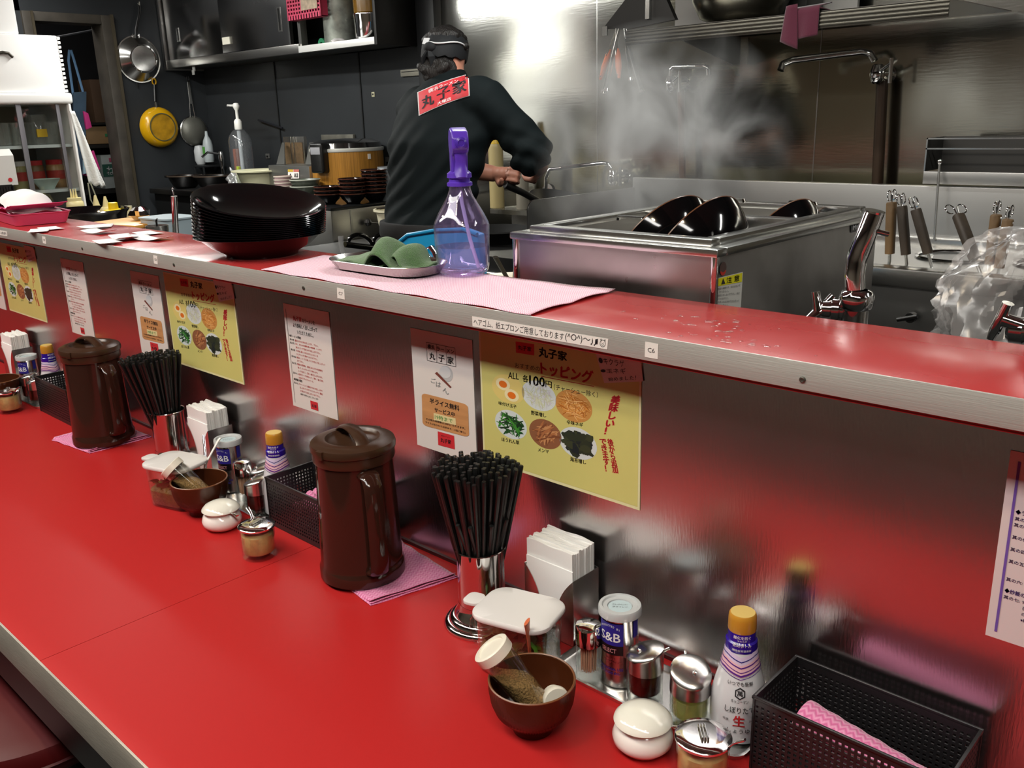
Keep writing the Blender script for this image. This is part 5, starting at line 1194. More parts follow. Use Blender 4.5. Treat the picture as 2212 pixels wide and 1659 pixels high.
# ---- the two mixer taps rising behind the counter
def tap(label, bx, by, bz):
    t = thing('swivel_tap', label, 'tap', (bx, by, bz), group='chrome taps behind the upper counter')
    G().lathe([(0.018, -0.9), (0.018, 0.125), (0.0205, 0.127), (0.0225, 0.134), (0.0225, 0.144), (0.0195, 0.150), (0.0140, 0.152)], 28, rf=lambda a, z: 1+(.04*abs(math.cos(3*a)) if .126 < z < .146 else 0)).obj('tap_body', CHROME, t)
    return t
# near tap: body px 1848, spout rising to (1885,455)
TYp = 1.185
b_ = at(1846, 690, y=TYp); tp1_ = tap('chrome tap with a tall slanting spout and a side lever, left of the plastic bag', b_.x, TYp, at(1846, 628, y=TYp).z-0.150)
o = Vector(tp1_.location); P = [at(1846, 625, y=TYp)-o, at(1845, 595, y=TYp)-o, at(1850, 560, y=TYp+.005)-o, at(1868, 515, y=TYp+.01)-o, at(1888, 462, y=TYp+.02)-o, at(1890, 455, y=TYp+0.02)-o]
PP_ = []
for i in range(len(P)-1):
    for k in range(3): PP_.append(P[i].lerp(P[i+1], k/3))
PP_.append(P[-1]); G().tube(PP_, 0.0135, 18).obj('spout', CHROME, tp1_)
e = at(1893, 500, y=TYp+.012)-o; G().tube([e, e+Vector((0.012, 0.01, -.004))], 0.0035, 10).obj('spout_pin', CHROME, tp1_)
c0 = at(1835, 672, y=TYp)-o; c1 = at(1775, 668, y=TYp-.01)-o
M = align(c0, c1); L_ = (c1-c0).length
G().lathe([(0.0125, 0), (0.0135, L_*.3), (0.0165, L_*.35), (0.0165, L_*.6), (0.013, L_*.65), (0.012, L_*.95), (0, L_)], 22, M).obj('valve', CHROME, tp1_)
g = G(); a = at(1762, 630, y=TYp-.012)-o; b = at(1768, 672, y=TYp-.012)-o; c = at(1745, 690, y=TYp-.03)-o
g.tube([a, a.lerp(b, .5), b], [0.0075, .008, 0.010], 12, flat=(1, .7)); g.tube([b, b.lerp(c, .5), c], [0.010, .008, 0.0065], 12, flat=(1, .7)); g.tube([b, at(1800, 640, y=TYp)-o], 0.006, 10)
g.obj('lever_handle', CHROME, tp1_)
tp2_ = thing('swivel_tap', 'chrome tap cut off by the right edge, in front of the plastic bag', 'tap', tuple(at(2215, 715, y=TYp)), group='chrome taps behind the upper counter')
o = Vector(at(2215, 715, y=TYp))
G().lathe([(0.019, -0.9), (0.019, 0.06), (0.022, 0.07), (0.022, 0.09), (0.014, 0.095)], 24, T(0.02, 0, 0)).obj('tap_body', CHROME, tp2_)
G().tube([Vector((0.02, 0, 0.085)), Vector((0.02, 0, 0.16)), Vector((0.05, 0.02, 0.26))], 0.0135, 16).obj('spout', CHROME, tp2_)
g = G(); a = at(2178, 655, y=TYp-.01)-o; b = at(2150, 712, y=TYp-.01)-o; c = at(2140, 732, y=TYp-.01)-o
g.tube([a, a.lerp(b, .5), b, c], [0.010, .009, 0.010, .007], 12, flat=(1, .7)); g.tube([at(2165, 690, y=TYp-.01)-o, Vector((0.02, 0, 0.0))], 0.009, 12); g.lathe([(0.013, 0), (0.0165, .004), (0.0165, .018), (0.013, .022)], 20, align(at(2178, 712, y=TYp)-o, Vector((.03, 0, 0)))).obj('lever_handle', CHROME, tp2_)
# clear plastic bag bulging behind the right tap
t = thing('plastic_bag', 'crinkled clear plastic bag bulging up at the right edge behind the counter', 'bag', (0, 0, 0))
c = at(2235, 690, y=1.30); g = G()
from mathutils import noise as _nz
def bagf(u, v):
    a = PI*1.0*u-0.1; r = 0.130*(1+0.34*_nz.noise(Vector((a*1.6, v*3.2, 1)))+0.22*abs(_nz.noise(Vector((a*5, v*7, 4))))+.10*_nz.noise(Vector((a*13, v*17, 9)))); hgt = 0.21*math.sin(min(1, v*1.02)*PI/2)
    k = math.cos(v*PI/2*0.98)**0.6
    return (c.x+r*k*math.cos(PI-a*1.0)*0.95, c.y+r*k*math.sin(a)*0.5*(-1)+0.02*math.sin(v*9+a*3), c.z-0.10+hgt+0.008*math.sin(a*9))
g.grid(bagf, 70, 44).obj('bag_film', clear('bag_film', (0.92, 0.92, 0.92), 0.22, 1.0, body=((0.75, 0.75, 0.75), 0.22)), t, recalc=False, sharp=18)

# ---- shelf over the sink with things on it, hood bracket, tools
SY0, SY1 = 2.55, 3.07
sl = at(1352, 63, y=SY0); sr = at(2052, 0, y=SY0); SZ = (at(1352, 63, y=SY0).z+sr.z)/2
sh = thing('wall_shelf', 'long dark steel wall shelf across the top right', 'shelf', (0, 0, 0))
SHM = mat('shelf_steel_dark', (0.22, 0.21, 0.19), 0.3, 1.0)
G().box(sl.x, sr.x, SY0, SY1, SZ-0.003, SZ).obj('shelf_plate', SHM, sh)
g = G()
for k in range(4): g.box(sl.x, sr.x, SY0-0.003, SY0, SZ-0.004-0.010*k-0.006, SZ-0.004-0.010*k)
g.box(sl.x, sr.x, SY0, SY0+.003, SZ-0.045, SZ); g.obj('ribbed_lip', mat('lip_steel', (0.10, 0.095, 0.08), 0.34, 1.0), sh, bevel=.001)
for x in (sl.x+0.12,):
    G().prism([(SY0+.02, SZ-.006), (SY1, SZ-.006), (SY1, SZ-.10), (SY1-.05, SZ-.10)], x, x+.004, Matrix(((0, 0, 1, 0), (1, 0, 0, 0), (0, 1, 0, 0), (0, 0, 0, 1)))).obj('bracket', SHM, sh)
# upright duct at the left end of the shelf
dk = thing('duct_panel', 'dark angled hood bracket hanging at the left end of the wall shelf', 'bracket', (0, 0, 0))
P0 = [at(x, y, y=SY0+.1) for x, y in ((1302, 62), (1350, 0), (1440, 0), (1458, 42), (1350, 64))]
G().prism([(p.x, p.z) for p in P0[:2]]+[(P0[1].x, 2.62), (P0[2].x+.1, 2.62), (P0[2].x, P0[2].z), (P0[3].x, P0[3].z), (P0[4].x, P0[4].z)], -SY0-.12, -SY0-.10, RX(PI/2)).obj('bracket_plate', mat('sooty_steel2', (0.035, 0.034, 0.033), 0.4, 0.8), dk)
a = at(1306, 68, y=SY0+.098); G().box(a.x-.008, a.x+.014, SY0+.094, SY0+.099, a.z-.014, a.z+.016).obj('bright_corner', SATIN, dk)
a = at(1401, 20, y=SY0+.098); G().box(a.x-.008, a.x+.008, SY0+.090, SY0+.099, a.z-.03, 2.62).obj('rail', SATIN, dk)
# white board, pot and dark box on the shelf
t = thing('white_board', 'pale board leaning on the shelf behind the round pot', 'board', (0, 0, 0))
a, b = at(1455, 30, y=3.02), at(1850, 0, y=3.02); G().box(a.x, b.x, 3.03, 3.045, SZ+.002, 2.2).obj('board', mat('pale_board', 'b9b7b2', .5), t)
p = at(1600, 35, y=2.80); t = thing('round_pot', 'round dark pot bottom seen above the shelf edge', 'pot', (p.x, 2.80, SZ+.0005))
G().lathe([(0, 0), (0.07, 0.002), (0.13, 0.03), (0.155, 0.08), (0.16, 0.16), (0.155, 0.16), (0.12, .03), (0, .006)], 40).obj('pot_body', mat('oily_pot', (0.25, 0.24, 0.20), 0.25, 1.0, vary=(9, .5)), t)
p = at(1650, 20, y=2.95); t = thing('dark_box', 'dark box on the shelf beside the round pot', 'box', (p.x+.10, 2.95, SZ+.0005)); G().box(-.08, .08, -.06, .06, 0, .25).obj('box_body', BLACKP, t, bevel=.004)
# claret towel hung over the shelf lip
t = thing('claret_towel', 'claret red towel hanging over the front edge of the wall shelf', 'towel', (0, 0, 0))
CT = mat('claret_cloth', '4a0a24', 0.9, sheen=0.3, bump=(300, .3, .001))
a, b, c, d = at(1690, 92, y=SY0-.008), at(1765, 76, y=SY0-.008), at(1772, 2, y=SY0-.008), at(1698, 14, y=SY0-.008)
uv_sheet('hanging_fold', lambda u, v: (Vector(a)*(1-u)+Vector(b)*u)*(1-v)+(Vector(d)*(1-u)+Vector(c)*u)*v+Vector((0, -0.004*math.sin(u*11)*(1-v)+(0.0 if v < .85 else (v-.85)*.5), 0)), 22, 14, (.2, .2), CT, t, .003)
e_ = at(1722, 107, y=SY0-.012); f2 = at(1686, 90, y=SY0-.012)
uv_sheet('hanging_fold', lambda u, v: (Vector(f2)*(1-u)+Vector(e_)*u)*(1-v)+(Vector(at(1700, 14, y=SY0-.012))*(1-u)+Vector(at(1722, 8, y=SY0-.012))*u)*v+Vector((0, -0.004*math.sin(u*4), 0)), 12, 10, (.1, .2), CT, t, .003)
uv_sheet('top_fold', lambda u, v: Vector((d.x+(c.x-d.x)*u+.02*v, SY0-.004+.10*v, SZ+.004+.003*math.sin(u*8+v*5))), 12, 8, (.2, .1), CT, t, .003)
# tongs hanging at the shelf's left end
def tongs(label, top, tips, pads, yy, m=None):
    t = thing('tongs', label, 'tongs', (0, 0, 0), group='tongs hanging under the shelf end')
    T_ = at(*top, y=yy)
    for k, tip in enumerate(tips):
        e = at(*tip, y=yy-0.01*k); mid = T_.lerp(e, .5)+Vector((0, -.006, 0))
        G().tube([T_, mid, e], [0.006, 0.0075, 0.009], 8, flat=(1, .35)).obj('arm', SATIN, t)
        if pads:
            s = T_.lerp(e, .42); G().tube([s, T_.lerp(e, .55), T_.lerp(e, .80), e+(e-s)*.1], [0.006, .0125, .0145, .006], 12, flat=(1, .6)).obj('orange_grip', mat('orange_silicone', 'b85a28', .5), t)
        else: G().lathe([(0, 0), (.008, .003), (.011, .012), (.004, .016)], 12, align(e, e+(e-T_))).obj('scalloped_tip', CHROME, t)
tongs('tongs with orange silicone ends hanging at the left', (1332, 62), ((1299, 166), (1337, 163)), True, SY0+.02)
tongs('slim steel tongs hanging between the orange ends', (1338, 62), ((1306, 192), (1312, 188)), False, SY0-.01)
tongs('dark steel tongs hanging right of the orange ones', (1350, 62), ((1363, 165), (1385, 192)), False, SY0+.02)

# ---- wall taps
def wall_tap(label, pts, body, r=0.0105, flip=1):
    yy = 3.02; t = thing('wall_tap', label, 'tap', (0, 0, 0), group='chrome taps on the steel wall')
    P = [at(x, y, y=yy-d) for x, y, d in pts]; Q = []
    for i in range(len(P)-1):
        for k in range(4): Q.append(P[i].lerp(P[i+1], k/4))
    Q.append(P[-1]); G().tube(Q, r, 12).obj('spout', CHROME, t)
    b = at(*body, y=yy)
    G().lathe([(0.012, .03), (0.016, .028), (0.021, .012), (0.024, 0), (0.020, -.022), (0.012, -.03), (0, -.03)], 20, T(*b)).obj('tap_body', CHROME, t)
    G().lathe([(.014, 0), (.016, .02), (.022, .07), (.030, .08)], 18, align(b, b+Vector((0, .08, 0)))).obj('wall_mount', CHROME, t)
    G().tube([b+Vector((.015*flip, -.01, .01)), b+Vector((.050*flip, -.02, .03))], .006, 10).tube([b+Vector((.050*flip, -.02, .045)), b+Vector((.050*flip, -.02, -.03))], .0065, 10).obj('handle', CHROME, t)
    return t, b
wt, b = wall_tap('large chrome wall tap with a long spout above a brown pipe, right', [(1686, 152, .16), (1692, 138, .15), (1712, 130, .14), (1860, 112, .02), (1880, 116, 0), (1889, 132, 0)], (1895, 160), r=.0115)
e = at(1888, 388, y=3.04); G().tube([b+Vector((0.01, .02, -.02)), Vector((e.x+.012, 3.04, e.z)), Vector((e.x+.012, 3.04, .9))], .0185, 16).obj('rusty_pipe', mat('rusty_pipe', '3b2c20', .45, .5, vary=(8, .5, (1, 1, .4))), wt)
wt, b = wall_tap('small chrome wall tap with a short square spout behind the steam', [(1449, 165, 0), (1450, 150, 0), (1456, 144, 0), (1522, 143, .02), (1530, 147, .02), (1531, 162, .02)], (1450, 182), r=.009)
e = at(1472, 388, y=3.04); G().tube([b+Vector((0.03, .02, -.02)), Vector((e.x+.02, 3.04, e.z-.3))], .013, 14).obj('copper_pipe', mat('copper_pipe', '5e3c28', .4, .6, vary=(8, .4)), wt)
wt, b = wall_tap('low chrome wall tap with a long thin spout above the wok range', [(1178, 418, .12), (1179, 385, .12), (1187, 366, .12), (1300, 352, .02), (1315, 354, 0), (1321, 364, 0)], (1324, 384), r=.0085)

# ---- side screen of the wok range, wok
sc = thing('range_screen', 'rounded dark steel side screen of the wok range, left of the boiler', 'screen', (0, 0, 0))
X_ = -2.0; p_ = [at(1140, 560, x=X_), at(1139, 450, x=X_), at(1150, 432, x=X_), at(1366, 405, x=X_)]
y0 = p_[1].y; zt = (p_[2].z+p_[3].z)/2; pts = [(y0, .8)]+[(y0+.035-.035*math.cos(a*PI/16), zt-.035+.035*math.sin(a*PI/16)) for a in range(9)]+[(2.79, zt), (2.79, .8)]
G().prism(pts, X_-.003, X_+.003, Matrix(((0, 0, 1, 0), (1, 0, 0, 0), (0, 1, 0, 0), (0, 0, 0, 1)))).obj('screen_plate', mat('screen_steel', (0.26, 0.26, 0.26), .35, 1.0, vary=(4, .3)), sc, bevel=.001)
rg = thing('wok_range', 'black wok range against the wall behind the cook', 'range', (0, 0, 0))
G().box(-2.86, -2.02, 2.36, 3.08, KF, 1.02).obj('range_body', mat('range_black', (0.03, .03, .03), .4, .5), rg, bevel=.005)
G().box(-2.86, -2.02, 3.04, 3.08, 1.02, 1.12).obj('range_back', WORN, rg)
for x in (-2.6, -2.24): G().lathe([(.12, 0), (.13, .02), (.16, .05), (.15, .055), (.11, .02), (.11, 0)], 30, T(x, 2.66, 1.02)).obj('burner_ring', mat('cast_iron', '161616', .6, .3), rg)
G().tube([(-2.86, 2.33, .96), (-2.02, 2.33, .96)], .010, 10).obj('front_bar', SATIN, rg)
WX, WY, WZ = -2.20, 2.64, 1.100
wk_ = thing('wok', 'black iron wok tilted on the range in the cook\'s hand', 'wok', (WX, WY, WZ)); wk_.rotation_euler = (-.05, .28, 0)
G().lathe([(0, 0), (.05, .003), (.10, .022), (.145, .06), (.170, .10), (.168, .101), (.142, .062), (.098, .026), (.05, .007), (0, .004)], 44).obj('wok_body', mat('wok_iron', '0d0d0e', .35, .4), wk_)
G().tube([(-.03, -.155, .098), (-.06, -.22, .125), (-.085, -.30, .150)], [.012, .0125, .013], 12).obj('wok_handle', mat('wok_handle_black', '121212', .4), wk_)
t = thing('round_sticker', 'round pale sticker with a red mark on the wall tap screen', 'sticker', (0, 0, 0)); c = at(1183, 412, y=3.09)
G().lathe([(0, .003), (.030, .003), (.030, 0), (0, 0)], 28, T(c.x, 3.092, c.z) @ RX(PI/2)).obj('sticker_paper', mat('pale_sticker2', 'a9a29c', .5), t)
G().prism([(-.018, .0), (-.006, .012), (0, .004), (.006, .012), (.018, 0), (.008, -.014), (-.008, -.014)], .003, .0036, T(c.x, 3.092, c.z) @ RX(PI/2)).obj('red_mark', mat('mark_red', 'a83a2c', .5), t)
# oil bottles behind the cook
for (px, py, w, h, m, cm, lb) in ((1073, 400, .033, .24, 'b9a877', 'd8b21c', 'yellow oil bottle with a bright yellow cap behind the cook'), (1128, 385, .028, .15, '8a8578', 'b0aaa0', 'pale bottle standing by the wall right of the cook\'s elbow')):
    p = at(px, py, y=2.95); t = thing('oil_bottle', lb, 'bottle', (p.x, 2.95, 1.121))
    H_ = max(at(px, 266 if h > .2 else 330, y=2.95).z-1.121, .1)
    G().lathe([(0, 0), (w, 0), (w, H_*.72), (w*.9, H_*.78), (w*.5, H_*.84), (w*.5, H_*.86), (0, H_*.86)], 22).obj('bottle_body', mat('oil_'+m, m, .35), t)
    G().lathe([(w*.95, H_*.76), (w*.9, H_*.80), (w*.55, H_*.86), (w*.4, H_), (0, H_)], 22).obj('bottle_cap', mat('cap_'+cm, cm, .35), t)
G().box(-2.86, -1.99, 2.90, 3.04, 1.10, 1.12).obj('back_ledge', WORN, rg)
# switch plate on the dark wall and the sticker
for n_, lb, (a, b, c2, d2) in (('wall_plate', 'small metal bracket on the black wall left of the cook\'s head', (868, 152, 918, 166)),):
    p, q = at(a, d2, y=YW-.004), at(c2, b, y=YW-.004); t = thing(n_, lb, 'bracket', (0, 0, 0)); G().box(p.x, q.x, YW-.012, YW-.001, p.z, p.z+.032).obj('plate', mat('dirty_plate', '8d8a7e', .5, .3), t, bevel=.002)
    G().box(p.x+.01, q.x-.01, YW-.014, YW-.012, p.z+.02, p.z+.023).obj('groove', BLACKP, t)
for (px, py, s, lb, nm) in ((806, 204, .012, 'small square cream tag stuck on the black wall', 'wall_tag'),):
    p = at(px, py, y=YW-.002); t = thing(nm, lb, 'tag', (p.x, YW-.001, p.z)); G().box(-s, s, -.002, 0, -s, s).obj('tag_paper', mat('cream_tag', 'b9b596', .6), t, bevel=.001)
    G().box(-s*.5, s*.4, -.003, -.002, -s*.3, s*.4).obj('tag_print', INK, t)
# ---- white basin with sauce beyond the spray bottle, blue board with a ladle
wt_ = thing('work_table', 'low steel work table behind the upper counter', 'table', (0, 0, 0))
G().box(-3.97, -1.15, 1.12, 1.62, 1.06, 1.09).obj('table_top', STEEL, wt_, bevel=.004)
for x in (-3.9, -2.6, -1.2):
    for y in (1.14, 1.57): G().box(x, x+.03, y, y+.03, KF, 1.06).obj('leg', STEEL, wt_)
p = at(1105, 590, y=1.32); t = thing('white_basin', 'white basin smeared with brown sauce between the spray bottle and the water bath', 'basin', (p.x, 1.34, 1.0905))
G().lathe([(0, 0), (.075, 0), (.085, .006), (.125, .085), (.133, .090), (.131, .094), (.119, .086), (.078, .010), (0, .006)], 44).obj('basin_body', mat('ivory_plastic', 'ded8c4', .35), t)
g = G(); rnd = random.Random(5)
for i in range(26):
    a = rnd.uniform(0, 6.28); r = rnd.uniform(.05, .105); z = .012+(r-.078)/.041*.076 if r > .078 else .010
    g.add([(r*math.cos(a)+rnd.uniform(-.02, .02), r*math.sin(a)+rnd.uniform(-.02, .02), max(.012, z)+.004+.006*rnd.random()) for _ in range(5)], [(0, 1, 2, 3, 4)])
stuff(g.obj('brown_sauce', mat('brown_sauce', '7a4517', .3), t))
a, b = at(1115, 600, y=1.30), at(1122, 500, y=1.36); q = thing('bamboo_spatula', 'yellow bamboo stick leaning on the corner of the water bath', 'utensil', (0, 0, 0)); b.x = min(b.x, TX0-.02)
G().tube([Vector((a.x-.01, 1.30, 1.12)), b], [.009, .007], 10, flat=(1, .5)).obj('stick', mat('bamboo', 'c28a34', .45), q)
a, b = at(1070, 555, y=1.25), at(1098, 605, y=1.30); q = thing('dark_spoon', 'dark spoon handle rising from the white basin', 'utensil', (0, 0, 0)); G().tube([a, b, b+Vector((.01, .02, -.05))], [.006, .005, .004], 10, flat=(1, .5)).obj('handle', mat('dark_metal', '3a352e', .4, .6), q)
bb = thing('blue_board', 'bright blue plastic lid standing behind the green towel', 'lid', (0, 0, 0))
P0 = [at(x, y, y=1.24) for x, y in ((857, 590), (856, 552), (866, 525), (890, 506), (950, 496), (1010, 494), (1040, 505), (1050, 600))]
z_b = 1.0915; pl_ = [(p.x, p.z) for p in P0]; pl_[0] = (pl_[0][0], z_b); pl_[-1] = (pl_[-1][0], z_b)
G().prism(pl_, -1.25, -1.23, RX(PI/2)).obj('board_body', mat('cyan_plastic', '1590c4', .35), bb, bevel=.004, seg=3)
G().tube([(x, 1.228, z) for x, z in pl_[1:-1]], .004, 8).obj('rim', mat('cyan_plastic', '1590c4', .35), bb)
ld = thing('ladle', 'steel ladle handle with a bent hook in front of the blue lid', 'ladle', (0, 0, 0))
P0 = [at(x, y, y=1.18) for x, y in ((929, 557), (921, 549), (922, 538), (932, 533), (941, 545), (948, 565), (953, 595))]
P0.append(Vector((P0[-1].x+.02, 1.18, 1.10))); G().tube(P0, .0075, 10, flat=(1.2, .35)).obj('handle', CHROME, ld)

# ================================================================== kitchen, left part
ZR = 1.15
# ---- rear sink table along the black wall
rt = thing('sink_table', 'dark steel sink table along the black wall at the left', 'table', (0, 0, 0))
G().box(-5.50, -4.25, 2.60, 3.08, ZR-.03, ZR).obj('table_top', mat('dark_steel_top', (.16, .16, .16), .3, 1.0), rt, bevel=.004)
G().box(-5.50, -4.25, 2.63, 3.08, KF, ZR-.03).obj('table_body', mat('dark_cabinet', '0e0f10', .5), rt)
# ---- steel unit carrying the rice cooker
un = thing('steel_unit', 'grey steel cabinet under the rice cooker and the bowl stacks', 'cabinet', (0, 0, 0))
UX0, UX1, UY0, UY1 = -4.22, -3.30, 2.36, 3.08
G().box(UX0, UX1, UY0, UY1, ZR-.012, ZR).obj('top_plate', mat('black_top', '1a1b1c', .2, .3), un, bevel=.002)
G().box(UX0, UX1, UY0, UY1, ZR-.20, ZR-.012).obj('upper_body', STEEL, un, bevel=.004)
G().box(UX0+.01, UX1-.01, UY0+.01, UY1, KF, ZR-.20).obj('lower_body', mat('unit_steel', (.34, .34, .33), .35, 1.0), un, bevel=.004)
G().box(UX1-.004, UX1+.004, UY0+.10, UY0+.11, .8, ZR-.012).obj('seam_strip', mat('pale_seam', (.5, .5, .48), .3, 1), un)
p = at(795, 480, x=UX1+.03); G().lathe([(0, -.018), (.012, -.014), (.018, 0), (.012, .014), (0, .018)], 16, T(*p)).obj('ball_knob', BLACKP, un); G().tube([p, p+Vector((0, .10, -.02))], .003, 8).obj('lever', SATIN, un)
# stove with ring shaped bars in front of it
sv = thing('grill_stove', 'low black stove with three arched bars, behind the dish stack and towel', 'stove', (0, 0, 0))
SX = -2.95
yA, yB = at(738, 530, x=SX).y, at(880, 545, x=SX).y; zS = at(800, 540, x=SX).z
G().box(SX-.33, SX, yA, yB+.1, KF, zS).obj('stove_body', mat('stove_grey', (.20, .20, .20), .4, .8), sv, bevel=.004)
zb = at(790, 530, x=SX+.02).z
G().tube([at(745, 528, x=SX+.03), at(872, 543, x=SX+.03)], .012, 12).obj('front_rail', mat('black_enamel', '0c0c0c', .12), sv)
for (x0, x1) in ((752, 805), (806, 862), (852, 905)):
    a, b = at(x0, 530, x=SX+.02), at(x1, 536, x=SX+.02); r = (b-a).length/2; m = (a+b)/2
    G().tube([m+(b-a)/2*math.cos(PI-k*PI/14)+Vector((0, 0, r*.78*math.sin(k*PI/14))) for k in range(15)], .0085, 10, flat=(1, .8)).obj('arched_bar', mat('black_enamel', '0c0c0c', .12), sv)
g = G()
for k in range(14):
    a = at(812+k*3.6, 566, x=SX+.0015); g.box(SX, SX+.0015, a.y-.004, a.y+.004, a.z-.03, a.z+.03)
stuff(g.obj('vent_slots', BLACKP, sv))
p = at(742, 545, x=SX+.04); t = thing('clear_hook', 'clear plastic hook strip hanging at the left end of the stove rail', 'hook', (0, 0, 0)); G().tube([at(736, 510, x=SX+.05), at(737, 530, x=SX+.05), at(748, 565, x=SX+.05), at(750, 590, x=SX+.05)], [.012, .011, .014, .010], 10, flat=(1, .4)).obj('strip', clear('clear_strip', (.85, .86, .86), .1, 1, body=((.8, .8, .8), .35)), t)
p = at(848, 488, x=SX-.10); t = thing('cream_bowl', 'cream plastic bowl with tongs in it on the stove, left of the cook', 'bowl', (SX-.14, p.y+.07, zS+.0005))
hh = at(848, 452, x=SX-.14).z-zS
G().lathe([(0, 0), (.05, 0), (.068, .01), (.088, hh*.5), (.096, hh*.9), (.108, hh*.94), (.108, hh), (.10, hh), (.084, hh*.5), (.06, .012), (0, .006)], 36).obj('bowl_body', mat('cream_bowl', 'd8d2b8', .35), t)
t2 = thing('bowl_tongs', 'dark tongs lying across the cream bowl', 'tongs', (SX-.14, p.y+.07, zS+hh)); G().tube([(-.02, -.10, .008), (0, .02, .012), (.02, .14, .014)], .007, 8, flat=(1, .4)).tube([(.0, -.10, .008), (.03, .02, .012), (.03, .14, .014)], .007, 8, flat=(1, .4)).obj('arms', mat('dark_metal', '3a352e', .4, .6), t2)

# ---- rice cooker
rc = at(765, 420, z=ZR); rcx, rcy = rc.x-.06, rc.y+.02
t = thing('rice_cooker', 'wood grain rice cooker with a domed black lid under the wall cabinet', 'rice cooker', (rcx, rcy, ZR+.0005), facing(rcx, rcy))
wdm = mat('wood_grain_steel', 'a9762f', .35, vary=(30, .35, (6, 6, .15)))
R_ = .185; hb = at(765, 322, x=rcx+.12).z-ZR; ht = at(765, 298, x=rcx).z-ZR
G().lathe([(0, 0), (R_-.01, 0), (R_-.004, .012), (R_, .03), (R_, hb)], 56).obj('wood_body', wdm, t)
G().lathe([(R_+.002, hb-.012), (R_+.005, hb-.006), (R_+.004, hb+.004), (R_-.01, hb+.006)], 56).obj('white_rim', mat('rim_white', 'c9c9c2', .3), t)
G().lathe([(R_-.006, hb+.004), (R_-.012, hb+.03), (R_-.05, ht-.005), (0, ht)], 56).obj('domed_lid', mat('dark_mirror', (.10, .10, .10), .08, .9), t)
M = RZ(-.75)
G().box(R_-.02, R_+.04, -.042, .042, hb-.11, hb+.035, M).obj('latch_box', BLACKP, t, bevel=.012, seg=3)
G().box(R_+.037, R_+.042, -.032, .032, hb-.02, hb+.015, M).obj('latch_button', mat('grey_button', '8a8a8e', .3), t, bevel=.003)
G().box(R_-.001, R_+.003, -.008, .008, hb-.05, hb-.025, RZ(.62)).obj('small_label', PAPER, t)
# ---- steel dispenser with the brown window, left of the cooker
px_ = at(640, 400, z=ZR)
t = thing('dispenser_box', 'steel flap box with a brown window panel, left of the rice cooker', 'box', (0, 0, 0))
YD = 2.72
def P3(x, y, yy=YD): return at(x, y, y=yy)
a, b = P3(585, 415), P3(672, 415)
G().box(a.x, b.x, YD, YD+.26, ZR+.0005, P3(620, 358).z).obj('box_body', mat('box_steel', (.35, .35, .33), .35, .9), t, bevel=.004)
z0, z1 = P3(640, 350, YD+.2).z, P3(640, 295, YD+.2).z; xa, xb = P3(620, 320, YD+.2).x, P3(664, 320, YD+.2).x
G().box(xa, xb, YD+.18, YD+.20, z0-.02, z1).obj('window_frame', WORN, t, bevel=.003)
G().box(xa+.012, xb-.012, YD+.176, YD+.18, z0-.01, z1-.03).obj('brown_window', mat('brown_mesh', '5d4a34', .5, vary=(60, .3)), t)
for x in (xa+(xb-xa)*.42, xa+(xb-xa)*.58): G().box(x-.003, x+.003, YD+.170, YD+.176, z0-.01, z1).obj('window_bar', SATIN, t)
for px0, px1, d in ((597, 614, 1), (660, 676, -1)):
    q = [P3(px0, 355, YD+.05), P3(px1, 355, YD+.05), P3(px1+(0 if d > 0 else 4), 308, YD+.15), P3(px0+(12 if d > 0 else 8), 308, YD+.15)]
    G().add([v+Vector((0, k, 0)) for k in (0, .003) for v in q], [(0, 1, 2, 3), (4, 5, 6, 7), (0, 1, 5, 4), (1, 2, 6, 5), (2, 3, 7, 6), (3, 0, 4, 7)]).obj('side_flap', mat('flap_grey', (.30, .30, .28), .35, .9), t)
q = [P3(x, y, YD-.002) for x, y in ((622, 386), (646, 386), (646, 366), (622, 366))]
lb = G().add(q, [(0, 1, 2, 3)]).obj('warning_label', PAPER, t, recalc=False)
h_ = lambda u0, u1, v0, v1: [(q[0]*(1-u)+q[1]*u)*(1-v)+(q[3]*(1-u)+q[2]*u)*v+Vector((0, -.001, 0)) for u, v in ((u0, v0), (u1, v0), (u1, v1), (u0, v1))]
G().add(h_(0, .48, .75, 1), [(0, 1, 2, 3)]).obj('label_band', mat('band_yellow', 'c2a23a', .5), lb); G().add(h_(.52, 1, .75, 1), [(0, 1, 2, 3)]).obj('label_band', mat('band_red', 'c06a60', .5), lb)
g = G(); put_text(g, '▲', h_(.08, .4, .15, .6)); put_text(g, '高温', h_(.58, .92, .15, .6), .02); g.obj('lettering', INK, lb, smooth=False)
# ---- small black bowls in stacks
def make_small(label, loc, m, rimm, R0=.062, H0=.045, group=None, rz=0):
    t = thing('small_bowl', label, 'bowl', loc, rz, group=group)
    G().lathe([(0, .004), (R0*.4, .004), (R0*.43, 0), (R0*.5, 0), (R0*.55, .007), (R0*.82, H0*.5), (R0, H0), (R0*.97, H0), (R0*.78, H0*.52), (R0*.5, .011), (0, .009)], 36).obj('bowl_body', m, t)
    G().lathe([(R0*.965, H0-.001), (R0*1.015, H0-.002), (R0*1.02, H0+.002), (R0*.97, H0+.003)], 36).obj('rim', rimm, t)
    return t
BR = mat('brown_rim2', '4b2a20', .2); sm = None; on = ('bottom', 'second', 'third', 'fourth', 'fifth', 'sixth', 'seventh')
for (px, py, n, nm) in ((703, 443, 3, 'left'), (757, 442, 5, 'middle'), (806, 438, 7, 'right')):
    p = at(px, py, z=ZR)
    for i in range(n):
        lb = 'small dark brown-rimmed bowl, %s in the %s stack by the rice cooker' % ('topmost' if i == n-1 else ('lowest' if i == 0 else on[i]+' from below'), nm)
        loc = (p.x-.03, p.y+.04, ZR+.0005+i*.0165)
        sm = (make_small(lb, loc, BLACKG, BR, group='small dark bowls stacked by the rice cooker') if sm is None else dup(sm, lb, loc, .3*i))
